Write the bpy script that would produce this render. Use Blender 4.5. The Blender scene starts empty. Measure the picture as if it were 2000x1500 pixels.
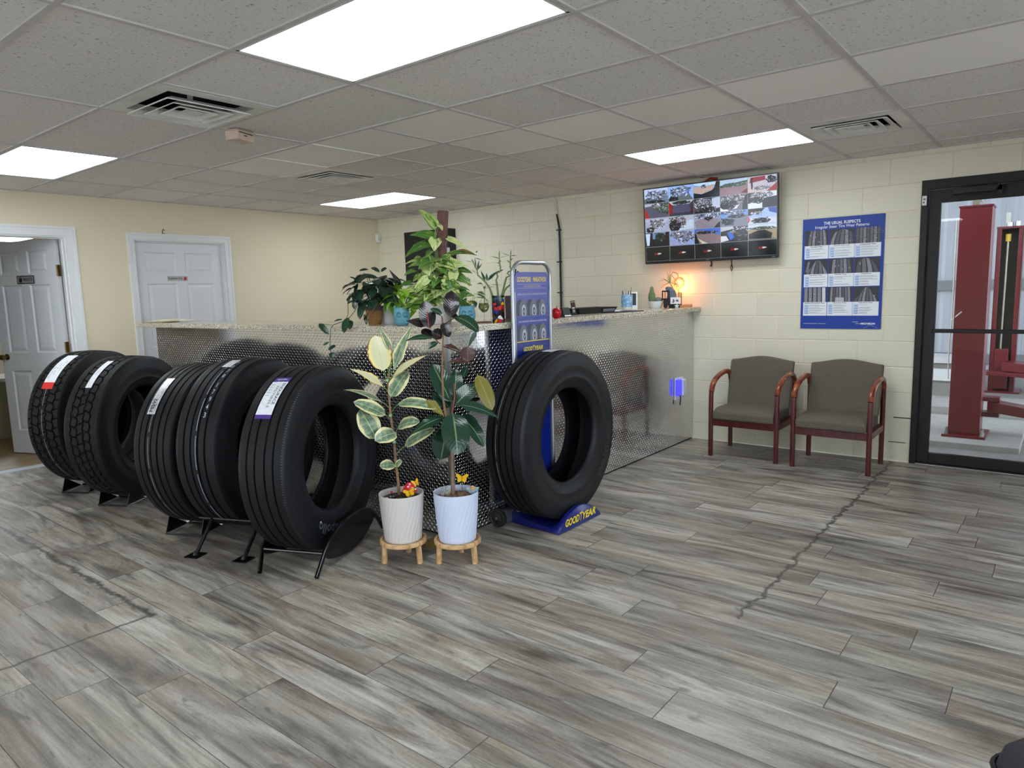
import bpy, math, random
from math import sin, cos, pi, radians as rad, sqrt, atan2, exp
from mathutils import Vector as V, Matrix

S = bpy.context.scene
COL = S.collection

# ---------------------------------------------------------------- camera
CAMP = V((7.094, -6.151, 1.426))
FPX = 1358.97
CAMR = (Matrix.Rotation(0.675698, 3, 'Z') @ Matrix.Rotation(1.439343, 3, 'X') @ Matrix.Rotation(-0.027366, 3, 'Z'))
_c = bpy.data.cameras.new('camera')
_c.sensor_width = 36.0
_c.lens = FPX * 36.0 / 2000.0
_c.clip_start = 0.05
CAM = bpy.data.objects.new('camera', _c)
COL.objects.link(CAM)
CAM.matrix_world = Matrix.Translation(CAMP) @ CAMR.to_4x4()
S.camera = CAM

# ---------------------------------------------------------------- view, sky, sun
S.view_settings.view_transform = 'Standard'
S.view_settings.look = 'None'
S.view_settings.exposure = 0.15
S.view_settings.gamma = 1.0
S.view_settings.use_curve_mapping = False
wd = bpy.data.worlds.new('overcast_sky')
S.world = wd
wd.use_nodes = True
_bg = wd.node_tree.nodes['Background']
_bg.inputs[0].default_value = (0.84, 0.89, 1.0, 1)
_bg.inputs[1].default_value = 6.0
LIGHT_STRENGTH = 11.0         # radiance of the fluorescent diffusers

# ---------------------------------------------------------------- helpers
def ray(u, v):
    return CAMR @ V(((u - 1000) / FPX, -(v - 750) / FPX, -1.0))
def at(u, v, x=None, y=None, z=None, d=None):
    """photo pixel -> point on the plane x=, y=, z= or at camera depth d"""
    r = ray(u, v)
    if x is not None: k = (x - CAMP.x) / r.x
    elif y is not None: k = (y - CAMP.y) / r.y
    elif z is not None: k = (z - CAMP.z) / r.z
    else: k = d
    return CAMP + r * k
def depth(p):
    return -((CAMR.transposed() @ (V(p) - CAMP)).z)

def s2l(c):
    def f(a):
        a = a / 255.0
        return a / 12.92 if a <= 0.04045 else ((a + 0.055) / 1.055) ** 2.4
    return (f(c[0]), f(c[1]), f(c[2]), 1.0)

class NT:
    def __init__(self, name):
        self.m = bpy.data.materials.new(name)
        self.m.use_nodes = True
        self.t = self.m.node_tree
        self.b = self.t.nodes['Principled BSDF']
        self.out = self.t.nodes['Material Output']
    def n(self, typ, **kw):
        nd = self.t.nodes.new(typ)
        ins = kw.pop('i', {})
        for k, v in kw.items(): setattr(nd, k, v)
        for k, v in ins.items(): self.set(nd.inputs[k], v)
        return nd
    def set(self, sock, v):
        if hasattr(v, 'is_linked') or isinstance(v, bpy.types.NodeSocket): self.t.links.new(v, sock)
        else: sock.default_value = v
    def math(self, op, a, b=None, c=None, clamp=False):
        nd = self.t.nodes.new('ShaderNodeMath'); nd.operation = op; nd.use_clamp = clamp
        self.set(nd.inputs[0], a)
        if b is not None: self.set(nd.inputs[1], b)
        if c is not None: self.set(nd.inputs[2], c)
        return nd.outputs[0]
    def mix(self, f, a, b, blend='MIX'):
        nd = self.t.nodes.new('ShaderNodeMix'); nd.data_type = 'RGBA'; nd.blend_type = blend
        self.set(nd.inputs[0], f); self.set(nd.inputs[6], a); self.set(nd.inputs[7], b)
        return nd.outputs[2]
    def ramp(self, f, stops, interp='LINEAR'):
        nd = self.t.nodes.new('ShaderNodeValToRGB'); r = nd.color_ramp; r.interpolation = interp
        while len(r.elements) < len(stops): r.elements.new(0.5)
        for e, (p, c) in zip(r.elements, stops):
            e.position = p; e.color = c if len(c) == 4 else s2l(c)
        self.set(nd.inputs[0], f)
        return nd.outputs[0]
    def noise(self, vec, scale, detail=3, rough=0.55, dist=0.0):
        nd = self.n('ShaderNodeTexNoise', i={'Scale': scale, 'Detail': detail, 'Roughness': rough, 'Distortion': dist})
        if vec is not None: self.t.links.new(vec, nd.inputs['Vector'])
        return nd.outputs[0]
    def mapping(self, vec, scale=(1, 1, 1), loc=(0, 0, 0), rot=(0, 0, 0)):
        nd = self.n('ShaderNodeMapping', i={'Scale': scale, 'Location': loc, 'Rotation': rot})
        self.t.links.new(vec, nd.inputs['Vector'])
        return nd.outputs[0]
    def obj(self): return self.n('ShaderNodeTexCoord').outputs['Object']
    def uv(self): return self.n('ShaderNodeTexCoord').outputs['UV']
    def sep(self, vec):
        nd = self.n('ShaderNodeSeparateXYZ'); self.t.links.new(vec, nd.inputs[0]); return nd.outputs
    def bump(self, h, strength=0.3, dist=0.01):
        nd = self.n('ShaderNodeBump', i={'Strength': strength, 'Distance': dist})
        self.t.links.new(h, nd.inputs['Height'])
        self.t.links.new(nd.outputs[0], self.b.inputs['Normal'])
    def fin(self, color=None, rough=None, metal=None, spec=None, coat=None):
        if color is not None: self.set(self.b.inputs['Base Color'], color)
        if rough is not None: self.set(self.b.inputs['Roughness'], rough)
        if metal is not None: self.set(self.b.inputs['Metallic'], metal)
        if spec is not None: self.set(self.b.inputs['Specular IOR Level'], spec)
        if coat is not None: self.set(self.b.inputs['Coat Weight'], coat)
        return self.m

_mc = {}
def M(color, rough=0.5, metal=0.0, spec=0.5, name=None, var=0.06, scale=12.0, bump=0.0):
    """plain procedural material: a colour with slight noise in tone and gloss"""
    key = (tuple(color), rough, metal, spec, var, scale, bump)
    if key in _mc: return _mc[key]
    k = NT(name or 'paint_%02x%02x%02x' % tuple(int(c) for c in color[:3]))
    nz = k.noise(k.obj(), scale, 3)
    c = s2l(color)
    lo = tuple(max(0, a * (1 - var)) for a in c[:3]) + (1,)
    hi = tuple(min(1, a * (1 + var)) for a in c[:3]) + (1,)
    col = k.ramp(nz, [(0.3, lo), (0.7, hi)])
    if bump: k.bump(k.noise(k.obj(), scale * 6, 4), bump, 0.004)
    _mc[key] = k.fin(col, rough, metal, spec)
    return _mc[key]

def glow(color, strength, name):
    k = NT(name)
    k.set(k.b.inputs['Base Color'], (0.02, 0.02, 0.02, 1))
    k.set(k.b.inputs['Emission Color'], s2l(color)); k.set(k.b.inputs['Emission Strength'], strength)
    return k.m

class MB:
    def __init__(self):
        self.v = []; self.f = []; self.uv = {}; self.mi = []; self.cur = 0
    def mat(self, i): self.cur = i; return self
    def face(self, idx, uv=None):
        if uv is not None: self.uv[len(self.f)] = uv
        self.f.append(tuple(idx)); self.mi.append(self.cur)
    def add(self, pts):
        n = len(self.v); self.v += [tuple(p) for p in pts]; return list(range(n, len(self.v)))
    def poly(self, pts, uv=None):
        self.face(self.add(pts), uv)
    def box(self, c, s, R=None, taper=None):
        c = V(c); hx, hy, hz = s[0] / 2, s[1] / 2, s[2] / 2
        p = [V((x, y, z)) for z in (-hz, hz) for y in (-hy, hy) for x in (-hx, hx)]
        if taper: p = [V((q.x * (taper if q.z > 0 else 1), q.y * (taper if q.z > 0 else 1), q.z)) for q in p]
        if R is not None: p = [R @ q for q in p]
        i = self.add([c + q for q in p])
        for a in ((0, 2, 3, 1), (4, 5, 7, 6), (0, 1, 5, 4), (2, 6, 7, 3), (0, 4, 6, 2), (1, 3, 7, 5)):
            self.face([i[k] for k in a])
        return self
    def bb(self, x0, x1, y0, y1, z0, z1):
        return self.box(((x0 + x1) / 2, (y0 + y1) / 2, (z0 + z1) / 2), (abs(x1 - x0), abs(y1 - y0), abs(z1 - z0)))
    def rings(self, rings, closed=True, cap=True, flip=False):
        ids = [self.add(r) for r in rings]
        n = len(rings[0])
        for a, b in zip(ids, ids[1:]):
            for k in range(n if closed else n - 1):
                q = (a[k], a[(k + 1) % n], b[(k + 1) % n], b[k])
                self.face(q[::-1] if flip else q)
        if cap and closed:
            self.face(ids[0][::-1] if not flip else ids[0]); self.face(ids[-1] if not flip else ids[-1][::-1])
        return ids
    def tube(self, pts, r, n=10, cap=True, flat=None):
        pts = [V(p) for p in pts]; m = len(pts)
        rs = r if isinstance(r, (list, tuple)) else [r] * m
        t0 = (pts[1] - pts[0]).normalized()
        up = V((0, 0, 1)) if abs(t0.z) < 0.9 else V((1, 0, 0))
        nrm = t0.cross(up).normalized(); R = []
        for k in range(m):
            t = (pts[min(k + 1, m - 1)] - pts[max(k - 1, 0)]).normalized()
            nrm = (nrm - t * nrm.dot(t)).normalized(); bn = t.cross(nrm)
            f2 = flat or 1.0
            R.append([pts[k] + (nrm * cos(2 * pi * j / n) + bn * sin(2 * pi * j / n) * f2) * rs[k] for j in range(n)])
        self.rings(R, cap=cap)
        return self
    def lathe(self, prof, c=(0, 0, 0), n=32, axis='z', cap=False, fn=None):
        """prof: list of (radius, height)"""
        c = V(c); R = []
        for r, h in prof:
            row = []
            for j in range(n):
                a = 2 * pi * j / n
                rr = fn(r, h, a) if fn else r
                if axis == 'z': p = V((rr * cos(a), rr * sin(a), h))
                elif axis == 'x': p = V((h, rr * cos(a), rr * sin(a)))
                else: p = V((rr * sin(a), h, rr * cos(a)))
                row.append(c + p)
            R.append(row)
        self.rings(R, cap=cap)
        return self
    def cyl(self, c, r, h, n=24, axis='z', r2=None):
        return self.lathe([(r, 0), (r2 if r2 is not None else r, h)], c, n, axis, cap=True)
    def sphere(self, c, r, n=16, m=10, s=(1, 1, 1)):
        c = V(c); R = []
        for k in range(m + 1):
            a = -pi / 2 + pi * k / m
            rr = max(cos(a), 1e-3)
            R.append([c + V((rr * cos(2 * pi * j / n) * r * s[0], rr * sin(2 * pi * j / n) * r * s[1], sin(a) * r * s[2])) for j in range(n)])
        self.rings(R); return self
    def prism(self, outline, t, o=(0, 0, 0), ex=(1, 0, 0), ey=(0, 0, 1)):
        """extrude a 2D outline by t along ex x ey (centred)"""
        o = V(o); ex = V(ex); ey = V(ey); n = ex.cross(ey).normalized() * (t / 2)
        a = [o + ex * p[0] + ey * p[1] - n for p in outline]; b = [o + ex * p[0] + ey * p[1] + n for p in outline]
        self.rings([a, b]); return self
    def build(self, name, mats, parent=None, smooth=None, bevel=None, seg=2, loc=None, rz=None):
        me = bpy.data.meshes.new(name)
        me.from_pydata(self.v, [], self.f)
        if not isinstance(mats, (list, tuple)): mats = [mats]
        for m in mats: me.materials.append(m)
        if len(mats) > 1: me.polygons.foreach_set('material_index', self.mi)
        if self.uv:
            L = me.uv_layers.new(name='UVMap')
            for fi, uvs in self.uv.items():
                p = me.polygons[fi]
                for k, li in enumerate(p.loop_indices): L.data[li].uv = uvs[k]
        me.update()
        if smooth is not None:
            me.polygons.foreach_set('use_smooth', [True] * len(me.polygons))
            me.set_sharp_from_angle(angle=rad(smooth))
        o = bpy.data.objects.new(name, me); COL.objects.link(o)
        if parent is not None: o.parent = parent
        if loc is not None: o.location = loc
        if rz is not None: o.rotation_euler = (0, 0, rz)
        if bevel:
            b = o.modifiers.new('bevel', 'BEVEL'); b.width = bevel; b.segments = seg; b.limit_method = 'ANGLE'; b.angle_limit = rad(40)
        return o

def tag(o, label=None, cat=None, group=None, kind=None):
    if label: o['label'] = label
    if cat: o['category'] = cat
    if group: o['group'] = group
    if kind: o['kind'] = kind
    return o
def thing(name, label, cat, loc=(0, 0, 0), rz=0.0, group=None):
    o = bpy.data.objects.new(name, None); COL.objects.link(o)
    o.empty_display_size = 0.1
    o.location = loc; o.rotation_euler = (0, 0, rz)
    return tag(o, label, cat, group)
def dup(root, loc, rz, label, group=None):
    r = root.copy(); COL.objects.link(r); r.location = loc; r.rotation_euler = (0, 0, rz); r['label'] = label
    if group: r['group'] = group
    for ch in list(root.children):
        c = ch.copy(); COL.objects.link(c); c.parent = r
        for g in list(ch.children):
            d = g.copy(); COL.objects.link(d); d.parent = c
    return r

def text_geo(s, size, shear=0.0, bold=0.0, xs=1.0, align='CENTER', sp=1.0, res=3):
    """lettering as (verts, faces) lying in the xy plane, centred"""
    cu = bpy.data.curves.new('lettering', 'FONT')
    cu.body = s; cu.size = size; cu.shear = shear; cu.offset = bold; cu.align_x = align; cu.align_y = 'CENTER'
    cu.resolution_u = res; cu.space_character = sp
    o = bpy.data.objects.new('lettering', cu); COL.objects.link(o)
    dg = bpy.context.evaluated_depsgraph_get()
    me = bpy.data.meshes.new_from_object(o.evaluated_get(dg))
    vs = [(v.co.x * xs, v.co.y) for v in me.vertices]; fs = [tuple(p.vertices) for p in me.polygons]
    bpy.data.objects.remove(o); bpy.data.curves.remove(cu); bpy.data.meshes.remove(me)
    return vs, fs
def put_text(mb, s, size, fn, **kw):
    vs, fs = text_geo(s, size, **kw)
    i = mb.add([fn(x, y) for x, y in vs])
    for f in fs: mb.face([i[k] for k in f])
    return (min(v[0] for v in vs), max(v[0] for v in vs)) if vs else (0, 0)
def fit_text(mb, s, w, h, fn, **kw):
    """lettering scaled to a box w x h (cap height h)"""
    vs, fs = text_geo(s, 1.0, **kw)
    x0 = min(v[0] for v in vs); x1 = max(v[0] for v in vs); y0 = min(v[1] for v in vs); y1 = max(v[1] for v in vs)
    i = mb.add([fn((x - (x0 + x1) / 2) * w / (x1 - x0), (y - (y0 + y1) / 2) * h / (y1 - y0)) for x, y in vs])
    for f in fs: mb.face([i[k] for k in f])

def leaf(mb, base, tip, w, nrm, shape='oval', fold=0.18, lift=0.08, n=9, curl=0.0):
    """one leaf: midrib from base to tip, half width profile, folded along the midrib; uv = (across, along)"""
    base = V(base); tip = V(tip); ax = tip - base; L = ax.length
    t = ax.normalized(); nrm = V(nrm); nrm = (nrm - t * nrm.dot(t))
    nrm = nrm.normalized() if nrm.length > 1e-5 else t.orthogonal().normalized()
    side = t.cross(nrm).normalized()
    rows = []
    for k in range(n + 1):
        s = k / n
        if shape == 'oval': pr = (sin(pi * min(1, s ** 0.92)) ** 0.5) if 0 < s < 1 else 0.0
        elif shape == 'heart': pr = ((1.0 - s ** 1.5) ** 0.9 * (1.0 if s > 0.15 else 0.62 + s * 2.5) * 1.08) if s < 1 else 0.0
        else: pr = (s * 3.2 if s < 0.3 else 1.0 - ((s - 0.3) / 0.7) ** 1.6) * 0.97
        pr = max(pr, 0.02)
        ctr = base + ax * s + nrm * (L * lift * 4 * s * (1 - s)) - nrm * (curl * L * s * s)
        hw = w * 0.5 * pr
        row = []
        for q in (-1, -0.55, 0, 0.55, 1):
            row.append(ctr + side * (hw * q) + nrm * (abs(q) * hw * fold * (1 + 0.35 * sin(s * 13 + q * 2)) ))
        if shape == 'heart' and k == 0:
            row[0] -= t * w * 0.16; row[4] -= t * w * 0.16; row[1] -= t * w * 0.13; row[3] -= t * w * 0.13
        rows.append(row)
    ids = [mb.add(r) for r in rows]
    for k in range(n):
        for j in range(4):
            mb.face((ids[k][j], ids[k][j + 1], ids[k + 1][j + 1], ids[k + 1][j]),
                    [(j / 4, k / n), ((j + 1) / 4, k / n), ((j + 1) / 4, (k + 1) / n), (j / 4, (k + 1) / n)])
# ================================================================ the room
ZCEIL = 2.40
RX, RY = 10.0, -10.5            # room reaches x 0..10, y -10.5..0
rng = random.Random(7)

# ---- floor: wood-look porcelain planks, 48 x 7.75 in, laid along x
k = NT('wood_look_tile')
at_ = k.n('ShaderNodeAttribute', attribute_name='plank')
pr, pg, pb = k.sep(at_.outputs['Vector'])
uvn = k.uv()
off = k.n('ShaderNodeCombineXYZ', i={'X': k.math('MULTIPLY', pr, 37.0), 'Y': k.math('MULTIPLY', pg, 53.0), 'Z': k.math('MULTIPLY', pb, 11.0)}).outputs[0]
vec = k.n('ShaderNodeVectorMath', operation='ADD'); k.t.links.new(uvn, vec.inputs[0]); k.t.links.new(off, vec.inputs[1]); vec = vec.outputs[0]
grain = k.noise(k.mapping(vec, (3.0, 70, 1)), 1.0, 5, 0.6, 0.6)
streak = k.noise(k.mapping(vec, (0.9, 6.5, 1)), 1.0, 5, 0.55, 2.2)
cloud = k.noise(k.mapping(vec, (1.7, 5, 1)), 1.0, 3, 0.5, 0.8)
knot = k.noise(k.mapping(vec, (2.2, 11, 1)), 1.0, 2, 0.5, 3.0)
rings = k.noise(k.mapping(vec, (2.4, 15, 1)), 1.6, 3, 0.5, 2.4)
c1 = k.ramp(streak, [(0.28, (80, 75, 70)), (0.41, (130, 124, 117)), (0.55, (166, 160, 151)), (0.75, (200, 195, 187))])
tan = k.mix(k.ramp(cloud, [(0.46, (0, 0, 0)), (0.68, (170, 170, 170))]), c1, s2l((164, 142, 116)))
c2 = k.mix(k.ramp(knot, [(0.60, (0, 0, 0)), (0.72, (205, 205, 205))]), tan, s2l((96, 90, 84)))
c3 = k.mix(0.75, c2, k.ramp(grain, [(0.3, (140, 140, 140)), (0.5, (190, 190, 190)), (0.7, (226, 226, 226))]), 'SOFT_LIGHT')
speck = k.noise(k.mapping(vec, (60, 190, 1)), 1.0, 3, 0.7)
c3 = k.mix(0.35, c3, k.ramp(speck, [(0.3, (130, 130, 130)), (0.7, (236, 236, 236))]), 'SOFT_LIGHT')
wave = k.math('SINE', k.math('MULTIPLY', rings, 95.0))
c3 = k.mix(k.math('MULTIPLY', k.math('MAXIMUM', wave, 0.0), 0.12), c3, s2l((110, 104, 98)))
tone = k.math('ADD', 0.73, k.math('MULTIPLY', pb, 0.34))
c4 = k.mix(1.0, c3, k.n('ShaderNodeCombineColor', i={0: tone, 1: tone, 2: k.math('MULTIPLY', tone, k.math('SUBTRACT', 1.03, k.math('MULTIPLY', pg, 0.07)))}).outputs[0], 'MULTIPLY')
# two old cracks under the tile, worn dark, and a scuffed corner by the glass door
po = k.obj(); px_, py_, pz_ = k.sep(po)
wob = k.noise(po, 9.0, 4, 0.65); wob2 = k.noise(po, 2.0, 2); fine = k.noise(po, 45.0, 4, 0.7)
def band(coord, c, lo, hi, along, amp, w):
    d = k.math('ABSOLUTE', k.math('SUBTRACT', k.math('SUBTRACT', coord, c), k.math('MULTIPLY', k.math('SUBTRACT', wob, 0.5), amp)))
    ww = k.math('MULTIPLY', k.math('ADD', k.math('MULTIPLY', wob2, 1.5), fine), w)
    m = k.math('SUBTRACT', 1.0, k.math('DIVIDE', d, ww), clamp=True)
    m = k.math('MULTIPLY', m, k.math('GREATER_THAN', along, lo)); m = k.math('MULTIPLY', m, k.math('LESS_THAN', along, hi))
    return k.math('POWER', m, 0.6)
cr1 = band(px_, 6.055, -3.34, -0.02, py_, 0.15, 0.0125)
cr2 = band(py_, -4.835, 0.9, 3.90, px_, 0.09, 0.017)
cr3 = band(px_, 3.878, -6.2, -4.82, py_, 0.05, 0.010)
cr = k.math('MAXIMUM', cr1, k.math('MAXIMUM', cr2, cr3))
c5 = k.mix(k.math('MULTIPLY', cr, 0.86), c4, s2l((50, 48, 50)))
def blob(cx, cy, sx, sy):
    a = k.math('DIVIDE', k.math('SUBTRACT', px_, cx), sx); b = k.math('DIVIDE', k.math('SUBTRACT', py_, cy), sy)
    d = k.math('ADD', k.math('MULTIPLY', a, a), k.math('MULTIPLY', b, b))
    return k.math('MULTIPLY', k.math('SUBTRACT', 1.0, d, clamp=True), k.math('MULTIPLY', wob2, 1.2))
scuff = k.math('MULTIPLY', k.math('MAXIMUM', blob(6.45, -1.0, 0.55, 1.0), blob(6.8, -1.8, 0.25, 1.3)), 0.42)
c6 = k.mix(scuff, c5, s2l((74, 62, 54)))
k.bump(k.math('ADD', k.math('MULTIPLY', grain, 0.5), streak), 0.10, 0.004)
m_floor = k.fin(c6, k.ramp(k.math('ADD', grain, k.math('MULTIPLY', wob2, 0.3)), [(0.3, (150, 150, 150)), (0.9, (180, 180, 180))]), 0, 0.5)

PW, PL = 0.19685, 1.2192
OFFS = {0: .757, 1: .426, 2: .987, 3: 1.209, -1: .385, -2: .59, -3: .19, -5: .592, -7: .785, -8: .392, -10: .578, 5: .209, 7: 1.19, 8: .859, 9: .64, 4: .55, 6: .83}
mb = MB(); att = []
GX = 0.0011
for r in range(-18, 37):
    y1 = -3.407 - PW * r; y0 = y1 - PW
    if y0 > 0 or y1 < RY: continue
    o = OFFS.get(r, rng.random() * PL)
    x = o - PL
    while x < RX:
        a, b = max(x, 0.0), min(x + PL, RX)
        if b > a:
            Y0, Y1 = max(y0, RY), min(y1, 0)
            g = 0.0016 if b - a > .05 else 0
            q = [(a + g, Y0 + GX, 0), (b - g, Y0 + GX, 0), (b - g, Y1 - GX, 0), (a + g, Y1 - GX, 0)]
            mb.poly(q, [(p[0] - x, p[1] - y0) for p in q]); att.append((rng.random(), rng.random(), rng.random()))
        x += PL
nf = len(mb.f)
mb.mat(1).poly([(-0.0, RY, -0.0012), (RX, RY, -0.0012), (RX, 0, -0.0012), (0, 0, -0.0012)], [(0, 0)] * 4); att.append((0, 0, 0))
mb.mat(1).bb(0, RX, RY, 0, -0.1, -0.01)
while len(att) < len(mb.f): att.append((0, 0, 0))
floor = mb.build('floor', [m_floor, M((88, 84, 82), 0.85, name='grout')])
A = floor.data.attributes.new('plank', 'FLOAT_VECTOR', 'FACE')
A.data.foreach_set('vector', [c for t in att for c in t])
tag(floor, 'grey wood-look plank tile floor with two dark crack lines', kind='structure')

# ---- ceiling: 2x4 ft lay-in tiles in a T-bar grid
def tilemat(name, base, pit):
    k = NT(name)
    o = k.obj()
    isl = k.n('ShaderNodeNewGeometry').outputs['Random Per Island']
    n1 = k.noise(k.mapping(o, (1, 1, 1)), 75.0, 2, 0.5)
    n2 = k.noise(o, 170.0, 2, 0.5)
    st = k.noise(o, 1.3, 3)
    f1 = k.ramp(n1, [(0.25, (255, 255, 255)), (0.40, (0, 0, 0))]) if pit else (0, 0, 0, 1)
    c = k.mix(k.math('ADD', k.math('MULTIPLY', isl, 0.5), k.math('MULTIPLY', st, 0.5)), s2l(tuple(a - 9 for a in base)), s2l(tuple(a + 6 for a in base)))
    if pit:
        pitm = k.math('MULTIPLY', f1, k.ramp(n2, [(0.38, (0, 0, 0)), (0.55, (255, 255, 255))]))
        c = k.mix(k.math('MULTIPLY', pitm, 0.85), c, s2l((96, 90, 88)))
        k.bump(k.math('SUBTRACT', 1.0, pitm), 0.6, 0.004)
    return k.fin(c, 0.92, 0, 0.2)
m_tile = tilemat('fissured_ceiling_tile', (232, 227, 223), True)
m_tile2 = tilemat('smooth_ceiling_tile', (248, 243, 238), False)
m_tbar = M((200, 194, 192), 0.6, name='grid_metal')
m_tbarw = M((232, 230, 226), 0.5, name='grid_metal_new')
XL = [0.0, 0.787, 2.007, 3.227, 4.447, 5.667, 6.277, 7.497, 8.717, 9.937, 10.0]
YL = [-10.5] + [-5.175 + 0.61 * j for j in range(-8, 9)] + [0.0]
def cx0(i): return 4.447 + 1.22 * i if i <= 1 else 6.277 + 1.22 * (i - 2)
LIGHTS = [(0, 1), (0, 6), (-3, 1), (-3, 6), (0, -4), (-3, -4), (3, -2), (3, 3)]  # the last four are out of view, added for extra light
VENTS = [(3.227, 3.837, 1), (2.007, 2.617, 4), (5.667, 6.277, 6)]
SMOOTH = {(-1, 3, 0), (-1, 3, 1), (0, 4, 0), (0, 4, 1), (-1, 4, 1), (1, 4, 0), (2, 4, 0), (-2, 3, 0), (-2, 3, 1)}
mb = MB(); gb = MB(); gw = MB()
tb = 0.012
for ci in range(len(XL) - 1):
    xa, xb = XL[ci], XL[ci + 1]
    i = ci - 4
    for rj in range(len(YL) - 1):
        ya, yb = YL[rj], YL[rj + 1]; j = rj - 9
        if (i, j) in LIGHTS: continue
        halves = [(xa, xb, 0)]
        vent = [v for v in VENTS if v[2] == j and xa - .01 <= v[0] < xb - .01]
        if (xb - xa > 1.0) and ((j >= 3 and -4 < i <= 0) or vent):
            xm = (xa + xb) / 2
            halves = [(xa, xm, 0), (xm, xb, 1)]
            w = (i, j) in ((-2, 3),)
            (gw if w else gb).bb(xm - tb, xm + tb, ya + tb, yb - tb, ZCEIL - 0.003, ZCEIL + 0.02)
        for a, b, h in halves:
            if any(abs(v[0] - a) < 0.02 and v[2] == j for v in VENTS): continue
            mb.mat(1 if (i, j, h) in SMOOTH else 0)
            e = 0.004
            mb.poly([(a + e, ya + e, ZCEIL + .004), (a + e, yb - e, ZCEIL + .004), (b - e, yb - e, ZCEIL + .004), (b - e, ya + e, ZCEIL + .004)])
mb.mat(2).bb(-0.1, RX, RY, 0, ZCEIL + 0.30, ZCEIL + 0.34)
ceil = tag(mb.build('ceiling', [m_tile, m_tile2, M((60, 58, 56), 0.9, name='plenum')]), 'grey suspended ceiling of speckled lay-in tiles', kind='structure')
for y in YL[1:-1]: gb.bb(0, RX, y - tb, y + tb, ZCEIL - 0.003, ZCEIL + 0.02)
for q, x in enumerate(XL[1:-1]):
    for a, b in zip(YL, YL[1:]):
        (gw if (abs(x - 3.227) < .01 and abs(a + 5.175 - 1.83) < .05) else gb).bb(x - tb, x + tb, a + tb, b - tb, ZCEIL - 0.003, ZCEIL + 0.02)
for a in (0.008, ): pass
gb.bb(0, 0.02, RY, 0, ZCEIL - .003, ZCEIL + .02); gb.bb(0, RX, -0.02, 0, ZCEIL - .003, ZCEIL + .02)
gb.bb(RX - .02, RX, RY, 0, ZCEIL - .003, ZCEIL + .02); gb.bb(0, RX, RY, RY + .02, ZCEIL - .003, ZCEIL + .02)
g1 = tag(gb.build('trim_1', m_tbar), 'grey metal T-bar grid holding the ceiling tiles', kind='structure')
g2 = tag(gw.build('trim_2', m_tbarw), 'newer white grid pieces in the middle of the ceiling', kind='structure')

# ---- fluorescent troffers
k = NT('prismatic_diffuser')
o = k.obj(); ox, oy, oz = k.sep(o)
st = k.math('ADD', 0.86, k.math('MULTIPLY', k.math('COSINE', k.math('MULTIPLY', oy, 31.0)), 0.14))
rib = k.math('ADD', 0.93, k.math('MULTIPLY', k.math('SINE', k.math('MULTIPLY', ox, 520.0)), 0.07))
k.set(k.b.inputs['Base Color'], s2l((220, 228, 235)))
k.set(k.b.inputs['Emission Color'], s2l((240, 250, 255)))
k.set(k.b.inputs['Emission Strength'], k.math('MULTIPLY', k.math('MULTIPLY', st, rib), LIGHT_STRENGTH))
m_diff = k.fin(None, 0.35)
m_lframe = M((226, 226, 224), 0.45, name='troffer_frame')
LLAB = {(0, 1): 'large ceiling light nearest the camera, cut by the top of the picture',
        (0, 6): 'ceiling light panel near the block wall, above the television',
        (-3, 1): 'ceiling light panel at the left edge above the open private door',
        (-3, 6): 'farthest ceiling light panel, over the corner behind the plants',
        (0, -4): 'unseen ceiling light panel added behind the camera', (-3, -4): 'ceiling light panel behind the camera to the left, put in for extra light',
        (3, -2): 'ceiling light panel added out of view to the right of the camera', (3, 3): 'ceiling light panel added out of view to the right over the glass door side'}
for (i, j) in LIGHTS:
    xa = cx0(i); xb = cx0(i + 1); ya = -5.175 + .61 * j; yb = ya + .61
    t = thing('ceiling_light', LLAB[(i, j)], 'ceiling light', ((xa + xb) / 2, (ya + yb) / 2, ZCEIL), 0, 'fluorescent ceiling lights')
    w, h = (xb - xa) / 2, (yb - ya) / 2
    m = MB(); m.bb(-w + .026, w - .026, -h + .026, h - .026, 0.003, 0.008)
    m.build('diffuser', m_diff, t)
    m = MB()
    for sx, sy, lx, ly in ((0, -1, w, .007), (0, 1, w, .007), (-1, 0, .007, h), (1, 0, .007, h)):
        m.box((sx * (w - .019), sy * (h - .019), .004), (2 * (lx - (.012 if lx > .1 else 0)), 2 * (ly - (.012 if ly > .1 else 0)), .012))
    m.bb(-w + .02, w - .02, -h + .02, h - .02, 0.06, 0.065)
    m.build('frame', m_lframe, t)

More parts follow.
